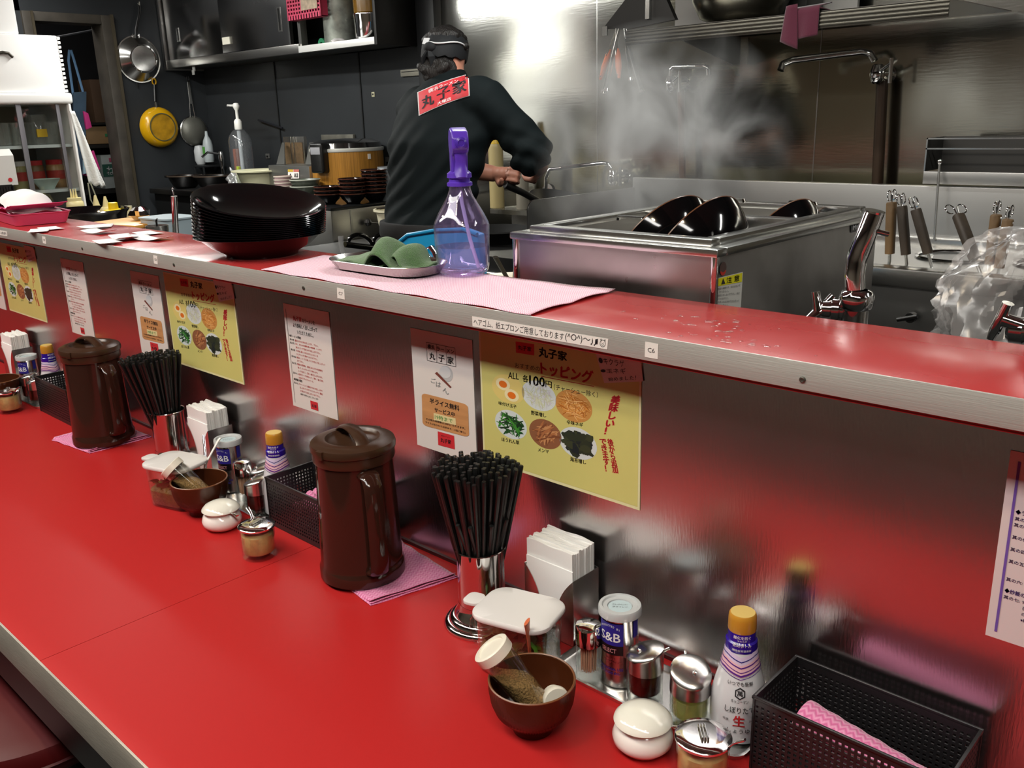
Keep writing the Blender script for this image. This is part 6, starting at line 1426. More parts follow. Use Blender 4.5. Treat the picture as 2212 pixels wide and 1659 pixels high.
GRB = mat('grey_glaze', '5f665c', .25, vary=(40, .25, (1, 1, .1))); GRR = mat('grey_rim', 'a9aca0', .3)
p = at(655, 430, z=ZR); gb = None
for i, lb in enumerate(('ribbed grey green bowl, lower one of two left of the dark bowls', 'ribbed grey green bowl, upper one of two left of the dark bowls')):
    gb = make_small(lb, (p.x-.03, p.y+.04, ZR+.0005+.032*i), GRB, GRR, .075, .058, 'grey green bowls') if gb is None else dup(gb, lb, (p.x-.03, p.y+.04, ZR+.0005+.032*i))
PKB = mat('pale_pink_glaze', 'b79a9c', .3); p = at(607, 425, z=ZR); pb_ = None
for i, lb in enumerate(('pale pink cup at the bottom of the stack left of the grey green bowls', 'pale pink cup, second from the bottom of its stack', 'pale pink cup, third from the bottom of its stack', 'pale pink cup on top of the stack left of the grey green bowls')):
    loc = (p.x-.03, p.y+.04, ZR+.0005+.016*i); pb_ = make_small(lb, loc, PKB, mat('pale_rim', 'd0c4b6', .3), .046, .05, 'pale pink cups') if pb_ is None else dup(pb_, lb, loc)
# ---- ivory mixing bowl, pump bottle, pans and soap bottles on the sink table
p = at(560, 418, z=ZR); t = thing('ivory_bowl', 'ivory plastic mixing bowl between the pump bottle and the steel box', 'bowl', (p.x-.06, p.y+.06, ZR+.0005)); H_ = at(560, 367, y=p.y+.06).z-ZR
G().lathe([(0, 0), (.085, 0), (.095, .01), (.125, H_*.85), (.128, H_*.93), (.155, H_*.94), (.157, H_), (.145, H_+.002), (.120, H_*.95), (.09, .012), (0, .008)], 40).obj('bowl_body', mat('ivory_plastic2', 'd9d6b4', .35), t)
PB = at(530, 412, z=ZR); yb = PB.y+.10
t = thing('pump_bottle', 'big clear bottle with a tall white pump spout on the sink table', 'pump bottle', (at(530, 412, y=yb).x, yb, ZR+.0005), facing(PB.x, yb))
zz = lambda py: at(530, py, y=yb).z-ZR
R0 = .068; z_s = zz(304); z_n = zz(282)
G().lathe([(0, 0), (R0-.004, 0), (R0, .01), (R0, z_s), (R0*.88, z_s+(z_n-z_s)*.5), (R0*.55, z_n), (.018, z_n+.01), (.018, z_n+.02)], 32, rf=lambda a, z: 1-.04*abs(math.cos(2*a))).obj('clear_body', clear('pet_plastic', (.86, .88, .90), .05, 1.0, body=((.7, .72, .75), .07)), t)
G().tube([(R0*.78, -.03, .05), (R0*.97, -.01, .05), (R0*.97, -.01, .10), (R0*.78, -.03, .10)], .004, 8).obj('grip_rib', clear('pet_plastic', (.86, .88, .90)), t)
q = G(); q.box(R0*.98, R0*1.0, -.012, .045, .02, .10); q.obj('printed_label', mat('label_pale', 'c9d2d0', .4), t); G().box(R0*1.0, R0*1.01, .0, .03, .03, .05).obj('green_print', mat('label_green', '3f8a50', .4), t)
G().lathe([(.020, z_n+.005), (.022, z_n+.01), (.022, zz(262)), (.016, zz(258)), (.009, zz(256)), (.0085, zz(238)), (.016, zz(233)), (.020, zz(228)), (.014, zz(222)), (0, zz(221))], 24).obj('pump_head', WHITE, t)
G().tube([(0, 0, z_n), (0, 0, .05)], .012, 12).obj('pump_tube', mat('frosted_white', 'd4d8da', .3, alpha=.8), t)
L0 = Vector((0, 0, zz(226))); vl = (at(492, 230, y=yb)-Vector(t.location)); inv = RZ(-t.rotation_euler.z); v_ = inv @ Vector((vl.x, vl.y, vl.z))
G().tube([L0, L0.lerp(v_, .5), v_+Vector((0, 0, .006)), v_], [.008, .007, .006, .005], 12).obj('spout', WHITE, t)
for (px, w, lb) in ((400, .10, 'small black frying pan, left of the pair on the sink table'), (462, .115, 'black frying pan, right of the pair on the sink table')):
    yy = 2.72 if px == 400 else 2.80; p = at(px, 392, y=yy); t = thing('black_pan', lb, 'pan', (p.x, yy, ZR+.0005), group='black pans on the sink table'); H_ = max(.04, at(px, 380, y=yy).z-ZR)
    G().lathe([(0, 0), (w*.55, 0), (w*.7, .012), (w*.98, H_*.95), (w, H_), (w*.96, H_+.001), (w*.66, .014), (0, .006)], 40).obj('pan_body', mat('pan_black', '0f0e0e', .25), t)
    G().lathe([(w*.97, H_-.002), (w*1.02, H_-.002), (w*1.02, H_+.004), (w*.97, H_+.004)], 40).obj('pan_rim', mat('pan_rim', '6a5a4e', .3, .6), t)
    G().tube([(-w, -.02, H_*.9), (-w-.05, -.05, H_*.95)], .008, 8).obj('handle', BLACKP, t)
p = at(500, 410, y=2.78); t = thing('dark_tray', 'dark flat stack of trays in front of the pump bottle', 'tray', (p.x+.10, 2.70, ZR+.0005)); G().box(-.13, .13, -.06, .06, 0, .035).obj('tray_body', mat('dark_tray', '141415', .35), t, bevel=.006)
for (px, py0, py1, w, m, lb) in ((435, 355, 313, .036, 'c9cdcf', 'rounded white soap bottle below the hanging sieve'), (453, 350, 283, .031, 'b4bdc0', 'pale detergent bottle with a pointed top below the hanging sieve')):
    yy = 2.98; a, b = at(px, py0, y=yy), at(px, py1, y=yy); t = thing('soap_bottle', lb, 'bottle', (a.x, yy, a.z)); H_ = b.z-a.z
    G().lathe([(0, 0), (w*.9, 0), (w, H_*.08), (w, H_*.55), (w*.8, H_*.7), (w*.35, H_*.85), (w*.25, H_), (0, H_)] if w < .033 else [(0, 0), (w*.7, 0), (w, H_*.2), (w, H_*.7), (w*.75, H_*.95), (0, H_)], 22).obj('bottle_body', mat('soap_'+m, m, .35), t)
    if w < .033: G().box(-.012, .012, -w-.002, -w*.8, H_*.25, H_*.5).obj('green_label', mat('soap_green', '5aa04a', .5), t)
a = at(444, 356, y=2.98); t = thing('soap_rack', 'small black rack holding the two soap bottles on the wall', 'rack', (0, 0, 0)); G().box(a.x-.06, a.x+.06, 2.93, 3.08, a.z-.014, a.z-.001).box(a.x-.06, a.x-.05, 2.93, 2.94, a.z-.07, a.z-.014).box(a.x+.05, a.x+.06, 2.93, 2.94, a.z-.07, a.z-.014).obj('rack_body', mat('rack_black', '202224', .4), t, bevel=.002)
p = at(478, 340, y=3.0); t = thing('sink_tap', 'small chrome sink tap between the soap rack and the pump bottle', 'tap', tuple(p)); G().lathe([(.012, ZR-p.z+.0005), (.010, -.07), (.014, -.03), (.018, .0), (.012, .035), (0, .038)], 18).obj('tap_body', CHROME, t); G().tube([(0, 0, .02), (0.02, -.10, .035), (.02, -.14, .01)], .007, 10).obj('spout', CHROME, t)
p = at(508, 355, y=2.9); t = thing('orange_brush', 'orange scrub sponge standing behind the pump bottle', 'brush', (p.x, 2.92, ZR+.0005)); G().box(-.014, .014, -.02, .02, 0, at(508, 322, y=2.9).z-ZR).obj('sponge', mat('orange_sponge', '9a4a22', .8), t, bevel=.006)
p = at(510, 380, y=2.8); t = thing('yellow_green_pack', 'lime green packet in a crumpled clear bag near the pump bottle', 'packet', (p.x-.01, 2.82, ZR+.0005)); G().box(-.012, .012, -.01, .01, 0, .13, RY(.1)).obj('packet', mat('lime', 'b5c23a', .5), t, bevel=.004)
uv_sheet('clear_bag', lambda u, v: (-.06+.12*u, -.03+.02*math.sin(u*9+v*7), .001+.12*v*(1-.3*abs(2*u-1))+.01*math.sin(u*17)), 14, 10, (.1, .1), clear('bag_film2', (.88, .88, .88), .15, 1, body=((.7, .7, .7), .25)), t, 0)
p = at(578, 365, y=2.95); t = thing('black_trays', 'small pile of black plates behind the ivory bowl', 'plates', (p.x, 2.95, ZR+.0005)); g = None
for k in range(4): G().lathe([(0, .002), (.06, 0), (.085, .010), (.082, .012), (.058, .004), (0, .004)], 30, T(0, 0, .012+.03*k*.9)).obj('plate', mat('pan_black', '0f0e0e', .25), t)
G().lathe([(.05, 0), (.05, .012), (0, .012)], 24).obj('stand', BLACKP, t)
# measuring jug with a pale spoon right of the stacks
p = at(862, 434, z=ZR); t = thing('measuring_jug', 'frosted clear jug with a pale spoon, right of the bowl stacks', 'jug', (UX1-.06, p.y+.0, ZR+.0005)); H_ = at(862, 358, x=UX1-.06).z-ZR
G().lathe([(0, 0), (.044, 0), (.050, H_), (.047, H_), (.042, .006), (0, .006)], 32).obj('jug_body', clear('frosted_jug', (.72, .75, .77), .15, .8, body=((.6, .63, .66), .25)), t)
G().tube([(-.02, 0, .02), (.01, .0, H_*.6), (.035, .0, H_*1.25)], [.014, .006, .007], 10, flat=(1, .4)).obj('spoon', mat('pale_spoon', 'c9c4b0', .4), t)
# outlets, shelf strip and stick on the black wall
for (px, py, w, h, lb) in ((839, 352, .022, .03, 'small grey wall outlet behind the measuring jug'), (579, 337, .02, .014, 'small pale wall outlet above the black plates')):
    p = at(px, py, y=YW-.002); t = thing('wall_outlet', lb, 'outlet', (p.x, YW-.001, p.z)); G().box(-w, w, -.006, 0, -h, h).obj('outlet_plate', mat('outlet_grey', '5c5c5a', .5), t, bevel=.002); G().box(-w*.4, w*.4, -.008, -.006, -h*.5, h*.2).obj('socket', BLACKP, t)
a, b = at(697, 302, y=YW-.01), at(765, 290, y=YW-.01); t = thing('wall_strip', 'grey metal strip on the wall behind the rice cooker', 'strip', (0, 0, 0)); G().box(a.x, b.x, YW-.02, YW-.001, a.z, b.z).obj('strip_body', mat('strip_grey', '77756c', .5, .4, vary=(20, .3)), t, bevel=.003)
a, b = at(558, 259, y=YW-.02), at(610, 277, y=YW-.02); t = thing('black_rod', 'thin black rod slanting on the wall right of the pump spout', 'rod', (0, 0, 0)); G().tube([a, b], .006, 8).obj('rod_body', mat('rod_black', '1a1c22', .4), t)
a, b = at(612, 278, y=YW-.02), at(870, 296, y=YW-.02)
# ---- wall cabinet and open shelf above
cb_ = thing('wall_cabinet', 'steel wall cabinet with sliding doors across the top left', 'cabinet', (0, 0, 0))
CY = 2.84; z0 = at(500, 132, y=CY).z; c0, c1 = max(at(352, 100, y=CY).x, XL+.036), at(645, 100, y=CY).x; c2 = at(812, 90, y=CY).x
CAB = mat('cabinet_steel', (.34, .34, .345), .20, 1.0, roughvar=(2, .14, .28), bump=(2.2, .35, .02))
G().box(c0, c2, CY+.03, 3.09, z0, z0+.006).obj('bottom_plate', mat('cabinet_dark', (.10, .10, .10), .4, .8), cb_)
G().box(c0, c1, CY, CY+.03, z0, z0+.045).obj('bottom_rail', STEEL, cb_, bevel=.003)
G().box(c0-.03, c0, CY-.003, 3.09, z0-.01, 2.6).obj('side_post', STEEL, cb_, bevel=.004)
x1 = at(622, 60, y=CY).x
for k, (a, b, dy) in enumerate(((c0+.02, (c0+x1)/2+.12, .016), ((c0+x1)/2, x1, .004))):
    d = G().box(a, b, CY+dy, CY+dy+.010, z0+.047, 2.6).obj('sliding_door', CAB, cb_, bevel=.002)
    hx = at(377, 60, y=CY).x if k == 0 else at(602, 40, y=CY).x; hz0, hz1 = (at(380, 88, y=CY).z, at(378, 62, y=CY).z) if k == 0 else (at(602, 66, y=CY).z, at(600, 18, y=CY).z)
    g = G(); frame(g, 0, 0, 0, 0, 0, 0, 0) if False else None
    gg = G().box(hx-.016, hx-.009, CY+dy-.003, CY+dy, hz0, hz1).box(hx+.009, hx+.016, CY+dy-.003, CY+dy, hz0, hz1).box(hx-.016, hx+.016, CY+dy-.003, CY+dy, hz0-.006, hz0).box(hx-.016, hx+.016, CY+dy-.003, CY+dy, hz1, hz1+.006)
    gg.obj('finger_pull', SATIN, d); G().box(hx-.009, hx+.009, CY+dy-.0012, CY+dy, hz0, hz1).obj('pull_recess', BLACKP, d)
G().box(x1, x1+.012, CY+.0, CY+.02, z0+.047, 2.6).obj('door_edge', SATIN, cb_)
p, q = at(482, 97, y=CY), at(496, 79, y=CY); t = thing('cabinet_sticker', 'small bright white tag on the wall cabinet door', 'tag', (0, 0, 0)); G().box(p.x, q.x, CY-.003, CY+.0035, p.z, q.z).obj('tag_paper', mat('bright_tag', 'f4f0de', .5), t)
# open part: inner walls, bright lip
G().box(c1, c2-.01, 3.05, 3.09, z0, 2.6).obj('back_plate', mat('cabinet_inner', (.10, .09, .08), .5, .4), cb_)
G().box(c1-.012, c1+.012, CY+.012, CY+.05, z0+.0, 2.6).obj('mullion', STEEL, cb_)
G().box(c1+.01, c2, CY-.01, CY+.02, z0, z0+.032).obj('bright_lip', mat('bright_lip', (.80, .80, .78), .4, .3), cb_, bevel=.002)
dz = at(860, 60, y=CY).x
G().box(c2+.0005, c2+.02, CY-.01, 3.09, z0-.004, 2.6).obj('dark_end_panel', mat('end_panel', '1d1c1b', .45, vary=(4, .3)), cb_, bevel=.004)
col = thing('wall_column', 'black pillar between the black wall and the steel wall', 'pillar', (0, 0, 0))
a, b = at(910, 200, y=YW-.04).x, at(948, 200, y=YW-.04).x; G().box(a, b, YW-.05, YW-.0005, KF, 2.61).obj('column_body', mat('column_black', '17181a', .45), col, bevel=.002)
# pink basket, drum and strainer in the open shelf
bx = at(622, 20, y=CY+.06); t = thing('pink_basket', 'pink perforated plastic basket hanging in the open wall cabinet', 'basket', (0, 0, 0))
a, b = at(624, 42, y=CY-.03), at(694, 38, y=CY-.03); zb_, zt_ = (a.z+b.z)/2, 2.25; PKP = mat('hot_pink_plastic', 'd8486a', .4)
g = G(); n = 12
for i in range(n+1): x = a.x+(b.x-a.x)*i/n; g.box(x-.004, x+.004, CY-.034, CY-.030, zb_, zt_)
for k in range(9): z = zb_+.0+.018*k; g.box(a.x, b.x, CY-.0335, CY-.0305, z, z+.008)
g.box(a.x, b.x, CY-.0335, CY-.0305, zb_+.15, zt_).box(a.x, b.x, CY-.034, CY-.030, zb_, zb_+.02).box(a.x, a.x+.003, CY-.03, CY+.012, zb_, zt_).box(b.x-.003, b.x, CY-.03, CY+.012, zb_, zt_).box(a.x, b.x, CY-.03, CY+.012, zb_, zb_+.004)
g.obj('basket_body', PKP, t, smooth=False); p, q = at(651, 23, y=CY-.036), at(684, 0, y=CY-.036); G().box(p.x, q.x, CY-.037, CY-.035, p.z, q.z+.05).obj('paper_tag', mat('tag_cream', 'c9b39a', .6, vary=(40, .3)), t)
p = at(752, 95, y=CY+.16); t = thing('metal_drum', 'blotchy grey metal can in the open wall cabinet', 'can', (at(740, 60, y=CY+.12).x, CY+.115, z0+.0065)); G().lathe([(0, 0), (.087, 0), (.09, .004), (.09, .6), (0, .6)], 44).obj('drum_body', mat('galvanised', (.42, .45, .40), .4, .6, vary=(16, .5), roughvar=(12, .2, .6)), t)
t = thing('glass_pot', 'clear pot with an amber upper part at the right of the open wall cabinet', 'pot', (at(797, 60, y=CY+.10).x, CY+.11, z0+.0065)); G().lathe([(0, 0), (.07, 0), (.075, .01), (.078, .13), (.081, .14), (.080, .145), (.072, .02), (0, .01)], 36).obj('pot_body', CHROME, t); G().lathe([(.07, .145), (.075, .15), (.08, .30), (0, .30)], 36).obj('amber_part', mat('amber', '8a6420', .2, spec=.6), t)
t = thing('green_tape', 'small green tape roll on the lip of the open wall cabinet', 'tape', (at(691, 94, y=CY+.03).x, CY+.05, z0+.035)); G().lathe([(.010, -.012), (.028, -.012), (.028, .012), (.010, .012), (.010, -.012)], 24, RX(PI/2)).obj('roll', mat('tape_green', '1f7a52', .4), t)
t = thing('white_cloth_wad', 'white crumpled cloth at the foot of the blotchy can', 'cloth', (at(728, 92, y=CY+.03).x, CY+.04, z0+.033)); G().lathe([(0, 0), (.03, 0), (.034, .008), (.02, .017), (0, .019)], 20, rf=lambda a, z: 1+.2*math.sin(3*a)).obj('wad', mat('bright_cloth', 'f2eeee', .9), t)
p = at(413, 158, y=CY); t = thing('white_hook', 'white adhesive hook under the wall cabinet', 'hook', (p.x, CY+.02, z0-.0005)); G().box(-.012, .012, -.004, .004, -.03, 0).box(-.014, .014, -.008, -.004, -.050, -.022, Matrix.Rotation(0, 4, 'Y')).obj('hook_body', mat('grey_white', '9a9a96', .5), t, bevel=.003)

# ---- pans and sieve on the left wall
def wall_pan(label, name, c, r, hang, m, m2, depth, cat='pan'):
    p = at(*c, x=XL+.02); t = thing(name, label, cat, (XL+.012, p.y, p.z))
    M = RY(PI/2)
    return t, p, M
t, p, M = wall_pan('stainless steel pan hanging bottom out, topmost on the left wall', 'steel_pan', (300, 128), .14, (299, 8), None, None, .06)
R_ = abs(at(345, 128, x=XL+.03).y-at(254, 128, x=XL+.03).y)/2
G().lathe([(R_, 0), (R_*1.0, .004), (R_*.97, .006), (R_*.62, .065), (R_*.58, .070), (R_*.52, .068), (0, .066)], 56, M).obj('pan_body', mat('brushed_pan', (.62, .62, .60), .18, 1.0, bump=(60, .1, .001)), t)
G().lathe([(R_*.62, .066), (R_*.63, .071), (R_*.57, .073), (R_*.55, .069)], 48, M).obj('base_ring', CHROME, t)
G().lathe([(R_-.001, 0), (R_+.005, .002), (R_+.004, .007), (R_-.003, .006)], 56, M).obj('rolled_rim', SATIN, t)
h = at(300, 12, x=XL+.02); G().tube([(.012, 0, R_-.02), (.022, 0, R_+.03), (.014, h.y-p.y, h.z-p.z-.03), (.010, h.y-p.y, h.z-p.z)], [.010, .009, .008, .008], 10, flat=(1, .6)).obj('black_handle', BLACKP, t)
G().box(.004, .016, -.022, .022, R_-.012, R_+.012).obj('handle_bracket', CHROME, t, bevel=.003)
G().tube([(0, h.y-p.y, h.z-p.z+.012), (.02, h.y-p.y, h.z-p.z+.002), (.02, h.y-p.y, h.z-p.z+.02)], .003, 8).obj('nail', mat('nail', 'b9b5a8', .4, .5), t)
G().tube([(.006, -.03, -R_-.004), (.006, -.03, -R_-.03)], .005, 8).obj('hook_below', BLACKP, t)
t, p, M = wall_pan('yellow frying pan hanging bottom out below the steel pan', 'yellow_pan', (344, 275), .12, None, None, None, .05)
R_ = abs(at(385, 275, x=XL+.03).y-at(304, 275, x=XL+.03).y)/2; YEL = mat('yellow_enamel', 'd8a312', .22, spec=.6, vary=(7, .16))
G().lathe([(R_, 0), (R_, .006), (R_*.98, .02), (R_*.86, .045), (R_*.72, .056), (0, .055)], 56, M).obj('pan_body', YEL, t)
G().lathe([(R_*.70, .054), (R_*.69, .0600), (R_*.64, .0600), (R_*.63, .056)], 48, M).obj('worn_ring', mat('worn_ring', '77704a', .4, .4, vary=(30, .4)), t); G().lathe([(R_*.62, .0562), (0, .0566)], 40, M).obj('scorched_base', mat('scorched_yellow', 'b98a1c', .4, vary=(18, .35)), t)
h = at(332, 175, x=XL+.02); G().tube([(.012, -.004, R_-.004), (.018, -.008, R_+.03)], .010, 10).obj('ferrule', SATIN, t); G().tube([(.018, -.008, R_+.03), (.014, h.y-p.y, h.z-p.z-.02)], [.009, .008], 10, flat=(1, .7)).obj('dark_handle', BLACKP, t)
G().tube([(.012, h.y-p.y+.012*math.cos(a), h.z-p.z-.004+.018*math.sin(a)) for a in [k*PI/7 for k in range(14)]], .004, 8, closed=True).obj('yellow_loop', YEL, t)
t, p, M = wall_pan('round wire sieve hanging by its long handle left of the soap bottles', 'wire_sieve', (420, 283), .08, None, None, None, .03, cat='sieve')
R_ = abs(at(448, 283, x=XL+.03).y-at(392, 283, x=XL+.03).y)/2
G().lathe([(R_*.98, .004), (R_*.85, .022), (R_*.5, .036), (0, .042)], 44, M).obj('mesh_bowl', mat('fine_mesh', '74746c', .5, .5, bump=(300, .5, .001)), t); G().lathe([(R_, 0), (R_+.005, .003), (R_, .007), (R_-.003, .003)], 48, M).obj('wire_rim', SATIN, t)
h = at(405, 165, x=XL+.02); dy, dz = h.y-p.y, h.z-p.z
for s in (-1, 1): G().tube([(.008, s*.016, R_*.9), (.010, dy*.55+s*.008, dz*.55)], .0030, 8).obj('handle_wire', SATIN, t)
G().tube([(.010, dy*.52, dz*.5), (.010, dy*.97, dz*.90)], [.012, .010], 8, flat=(1, .35)).obj('flat_handle', SATIN, t)
G().tube([(.010, dy+.008*math.cos(a), dz*.96+.016*math.sin(a)) for a in [k*PI/7 for k in range(14)]], .003, 8, closed=True).obj('hang_loop', BLACKP, t)
# ---- glass fronted white showcase at the far left, boxes on top
SXX = -4.0
A = lambda px, py, x=SXX: at(px, py, x=x)
yR0 = A(140, 230).y; yR1 = A(151, 225).y; zT0 = A(70, 225).z; zTT = A(145, 206).z; yL = .55
sc_ = thing('showcase', 'white glass-door showcase with glasses and jars inside, far left', 'showcase', (0, 0, 0))
WE = mat('white_enamel', 'f0f0ee', .35)
zB = 1.0; SD = .45; yL = 1.10
G().box(SXX-SD, SXX+.01, yL, yR1+.012, zT0, zTT+.01).obj('top_frame', WE, sc_, bevel=.012, seg=3)
G().box(SXX-SD, SXX+.01, yR0+.012, yR1, KF, zT0).obj('side_frame', WE, sc_, bevel=.006)
G().box(SXX-SD, SXX+.01, yL, yL+.03, KF, zT0).obj('side_frame', WE, sc_, bevel=.006)
G().box(SXX-SD, SXX-SD+.02, yL+.03, yR0+.012, KF, zT0).obj('back_panel', mat('showcase_inner', 'a89c88', .6), sc_)
G().box(SXX-SD, SXX+.005, yL+.03, yR0+.012, KF, zB).obj('base', WE, sc_)
z1_, z2_ = A(70, 314).z, A(70, 413).z
for z in (z1_, z2_): G().box(SXX-SD+.02, SXX-.012, yL+.03, yR0+.010, z-.012, z).obj('glass_shelf', mat('shelf_edge_bright', 'c9d0d0', .2), sc_)
GF = mat('grey_frame', '77757a', .4, .5)
for px, y_t, w in ((52, 228, .010), (136, 230, .007)):
    yy = A(px, 300).y; G().box(SXX-.010, SXX-.002, yy-w, yy+w, zB, zT0).obj('door_stile', GF, sc_, bevel=.001)
yy = A(52, 300).y
for k, (a, b) in enumerate(((yL+.03, yy), (yy, yR0+.008))): G().box(SXX-.007+.001*k, SXX-.005+.001*k, a, b, zB, zT0).obj('glass_pane', clear('pane_glass', (.90, .91, .90), .02, 1.0), sc_)
# contents
def inside(px, z, dx=.14): p = at(px, 300, x=SXX-dx); return (SXX-dx, at(px, 300, x=SXX-dx).y, z+.0005)
gl_ = None
for i, (px, lb) in enumerate(((8, 'first from the left edge'), (24, 'second from the left edge'), (42, 'just left of the door stile'), (64, 'just right of the door stile'), (112, 'right of the yellow jug'))):
    loc = inside(px, z1_, .10+.03*(i % 2))
    if gl_ is None:
        gl_ = thing('drinking_glass', 'clear upturned drinking glass on the top showcase shelf, '+lb, 'glass', loc, group='glasses on the top showcase shelf'); G().lathe([(.026, 0), (.030, .09), (.0285, .09), (.024, .004)], 24).lathe([(0, .088), (.03, .09)], 24).obj('glass_body', clear('thin_glassware', (.93, .94, .92), .03, 1, body=((.8, .82, .8), .08)), gl_)
    else: dup(gl_, 'clear upturned drinking glass on the top showcase shelf, '+lb, loc)
t = thing('glass_jug', 'glass jug with a yellow label on the top showcase shelf', 'jug', inside(86, z1_, .12)); G().lathe([(0, 0), (.045, 0), (.048, .02), (.044, .10), (.036, .115), (.034, .12), (.034, .004)], 30).obj('jug_body', clear('thin_glassware', (.86, .87, .85)), t); G().box(.040, .048, -.024, .016, .03, .062).obj('yellow_label', mat('label_amber', 'd0a81c', .5), t); G().tube([(.01, .045, .09), (.01, .07, .08), (.01, .07, .04), (.01, .045, .03)], .004, 8).obj('handle', clear('thin_glassware', (.86, .87, .85)), t)
for (px, lid, body, lb, w) in ((30, 'c9c4c0', '9a9060', 'jar with a pale lid, left on the lower showcase shelf', .032), (66, 'c0282c', '7c5a34', 'red-lidded jar behind the door stile on the lower showcase shelf', .032), (108, 'c0282c', 'b08a5a', 'red-lidded jar at the right of the lower showcase shelf', .036)):
    loc = inside(px, z2_, .16); t = thing('food_jar', lb, 'jar', loc, group='jars on the lower showcase shelf'); H_ = .115
    G().lathe([(0, 0), (w, 0), (w, H_*.75), (w*.85, H_*.84), (0, H_*.84)], 26).obj('jar_body', mat('jar_'+body, body, .35, vary=(25, .35)), t); G().lathe([(w*.9, H_*.83), (w*.92, H_), (0, H_)], 26).obj('jar_lid', mat('jlid_'+lid, lid, .35), t)
    G().lathe([(w+.0006, H_*.30), (w+.0006, H_*.62)], 26).obj('jar_label', mat('jar_label_red', 'b03226', .5, vary=(20, .4)), t)
t = thing('white_bowl', 'pale bowl on the lower showcase shelf in front of the jars', 'bowl', inside(84, z2_, .06)); G().lathe([(0, 0), (.028, 0), (.03, .005), (.055, .042), (.052, .042), (.026, .008), (0, .006)], 34).obj('bowl_body', mat('celadon', 'b9c9c0', .3), t)
p = A(8, 370, SXX+.05); t = thing('milk_carton', 'white carton standing at the far left before the showcase', 'carton', (SXX+.07, at(8, 370, x=SXX+.07).y, at(8, 400, x=SXX+.07).z)); zc = at(8, 322, x=SXX+.07).z-t.location.z
G().box(-.03, .03, -.035, .035, 0, zc*.82).add([(-.03, -.035, zc*.82), (.03, -.035, zc*.82), (.03, .035, zc*.82), (-.03, .035, zc*.82), (0, -.035, zc), (0, .035, zc)], [(0, 1, 4), (1, 2, 5, 4), (2, 3, 5), (3, 0, 4, 5)]).obj('carton_body', mat('carton_white', 'd8d8d4', .4), t); G().lathe([(0, .001), (.008, .001)], 16, T(.0305, .008, .02) @ RY(PI/2)).obj('red_dot', REDINK, t)
zc0 = t.location.z
t = thing('black_crate', 'black perforated crate at the far left under the carton', 'crate', (0, 0, 0)); g = G(); x_ = SXX+.12; ya, yb_ = at(0, 420, x=x_).y-.2, at(30, 420, x=x_).y; za, zb2 = 1.101, zc0-.0005; ya = 1.13
n = 16
for i in range(n+1): y = ya+(yb_-ya)*i/n; g.box(x_-.002, x_, y-.004, y+.004, za, zb2)
for k in range(7): z = za+(zb2-za)*k/6; g.box(x_-.0019, x_-.0001, ya, yb_, z-.004, z+.004)
g.box(x_-.09, x_, ya, yb_, za-.01, za).box(x_-.09, x_-.087, ya, yb_, za, zb2).box(x_-.09, x_, yb_-.003, yb_, za, zb2).box(x_-.09, x_, ya, ya+.003, za, zb2).box(x_-.09, x_-.004, ya, yb_, zb2-.004, zb2); g.obj('crate_body', BLACKP, t, smooth=False)
G().box(x_-.19, x_-.17, ya, ya+.02, KF, za-.01).box(x_-.02, x_, ya, ya+.02, KF, za-.01).box(x_-.19, x_-.17, yb_-.02, yb_, KF, za-.01).box(x_-.02, x_, yb_-.02, yb_, KF, za-.01).obj('stand', BLACKP, t)
# stacked white foam boxes on the showcase
ft = zTT+.0105; FO = mat('white_foam', 'f6f6f4', .7)
b1y = A(125, 78).y; t = thing('foam_box', 'white foam box with a ribbed edge on top of the showcase', 'box', (0, 0, 0)); zt1 = A(80, 75).z
G().box(SXX-.35, SXX-.01, yL+.05, b1y, ft, zt1).obj('box_body', FO, t, bevel=.006)
n_ = 13
for k in range(n_): G().box(SXX-.34, SXX-.008, b1y-.002, b1y+.010, ft+(zt1-ft)*(k+.15)/n_, ft+(zt1-ft)*(k+.75)/n_).obj('rib', FO, t, bevel=.002)
t = thing('foam_box', 'white foam box stacked highest at the upper left corner', 'box', (0, 0, 0)); b2y = A(34, 30, SXX-.02).y
G().box(SXX-.35, SXX-.02, yL+.05, b2y, zt1+.0005, 2.55).obj('box_body', FO, t, bevel=.006)
P0 = [A(x, y, SXX-.002) for x, y in ((-14, 124), (-6, 115), (6, 113), (18, 115), (28, 124))]; G().tube(P0, .006, 10).obj('handle_bar', mat('dark_metal', '3a352e', .4, .6), t)
# towel hanging on the showcase's side, strings
t = thing('white_towel', 'white towel hanging down the right edge of the showcase', 'towel', (0, 0, 0))
a, b = A(150, 240, SXX+.02), A(188, 392, SXX+.02)
uv_sheet('towel_drop', lambda u, v: Vector((SXX+.014+.010*math.sin(u*9+v*3)*v, A(162+v*18, 300, SXX+.02).y+.0+(.018+.05*v)*u, a.z+(at(180, 398, x=SXX+.02).z-a.z)*v-.02*u*v+.006*math.sin(u*14)*v)), 14, 26, (.1, .3), mat('white_terry', 'dedeDA'.lower(), .9, bump=(160, .8, .003)), t, .004)
g = G(); s0 = A(190, 395, SXX+.02); g.tube([s0+Vector((0, .01, 0)), s0+Vector((0, .025, -.06)), s0+Vector((0, .015, -.11)), s0+Vector((0, .0, -.07)), s0], .0028, 6); g.obj('cord', mat('cord_grey', '8f8f7c', .8), t)
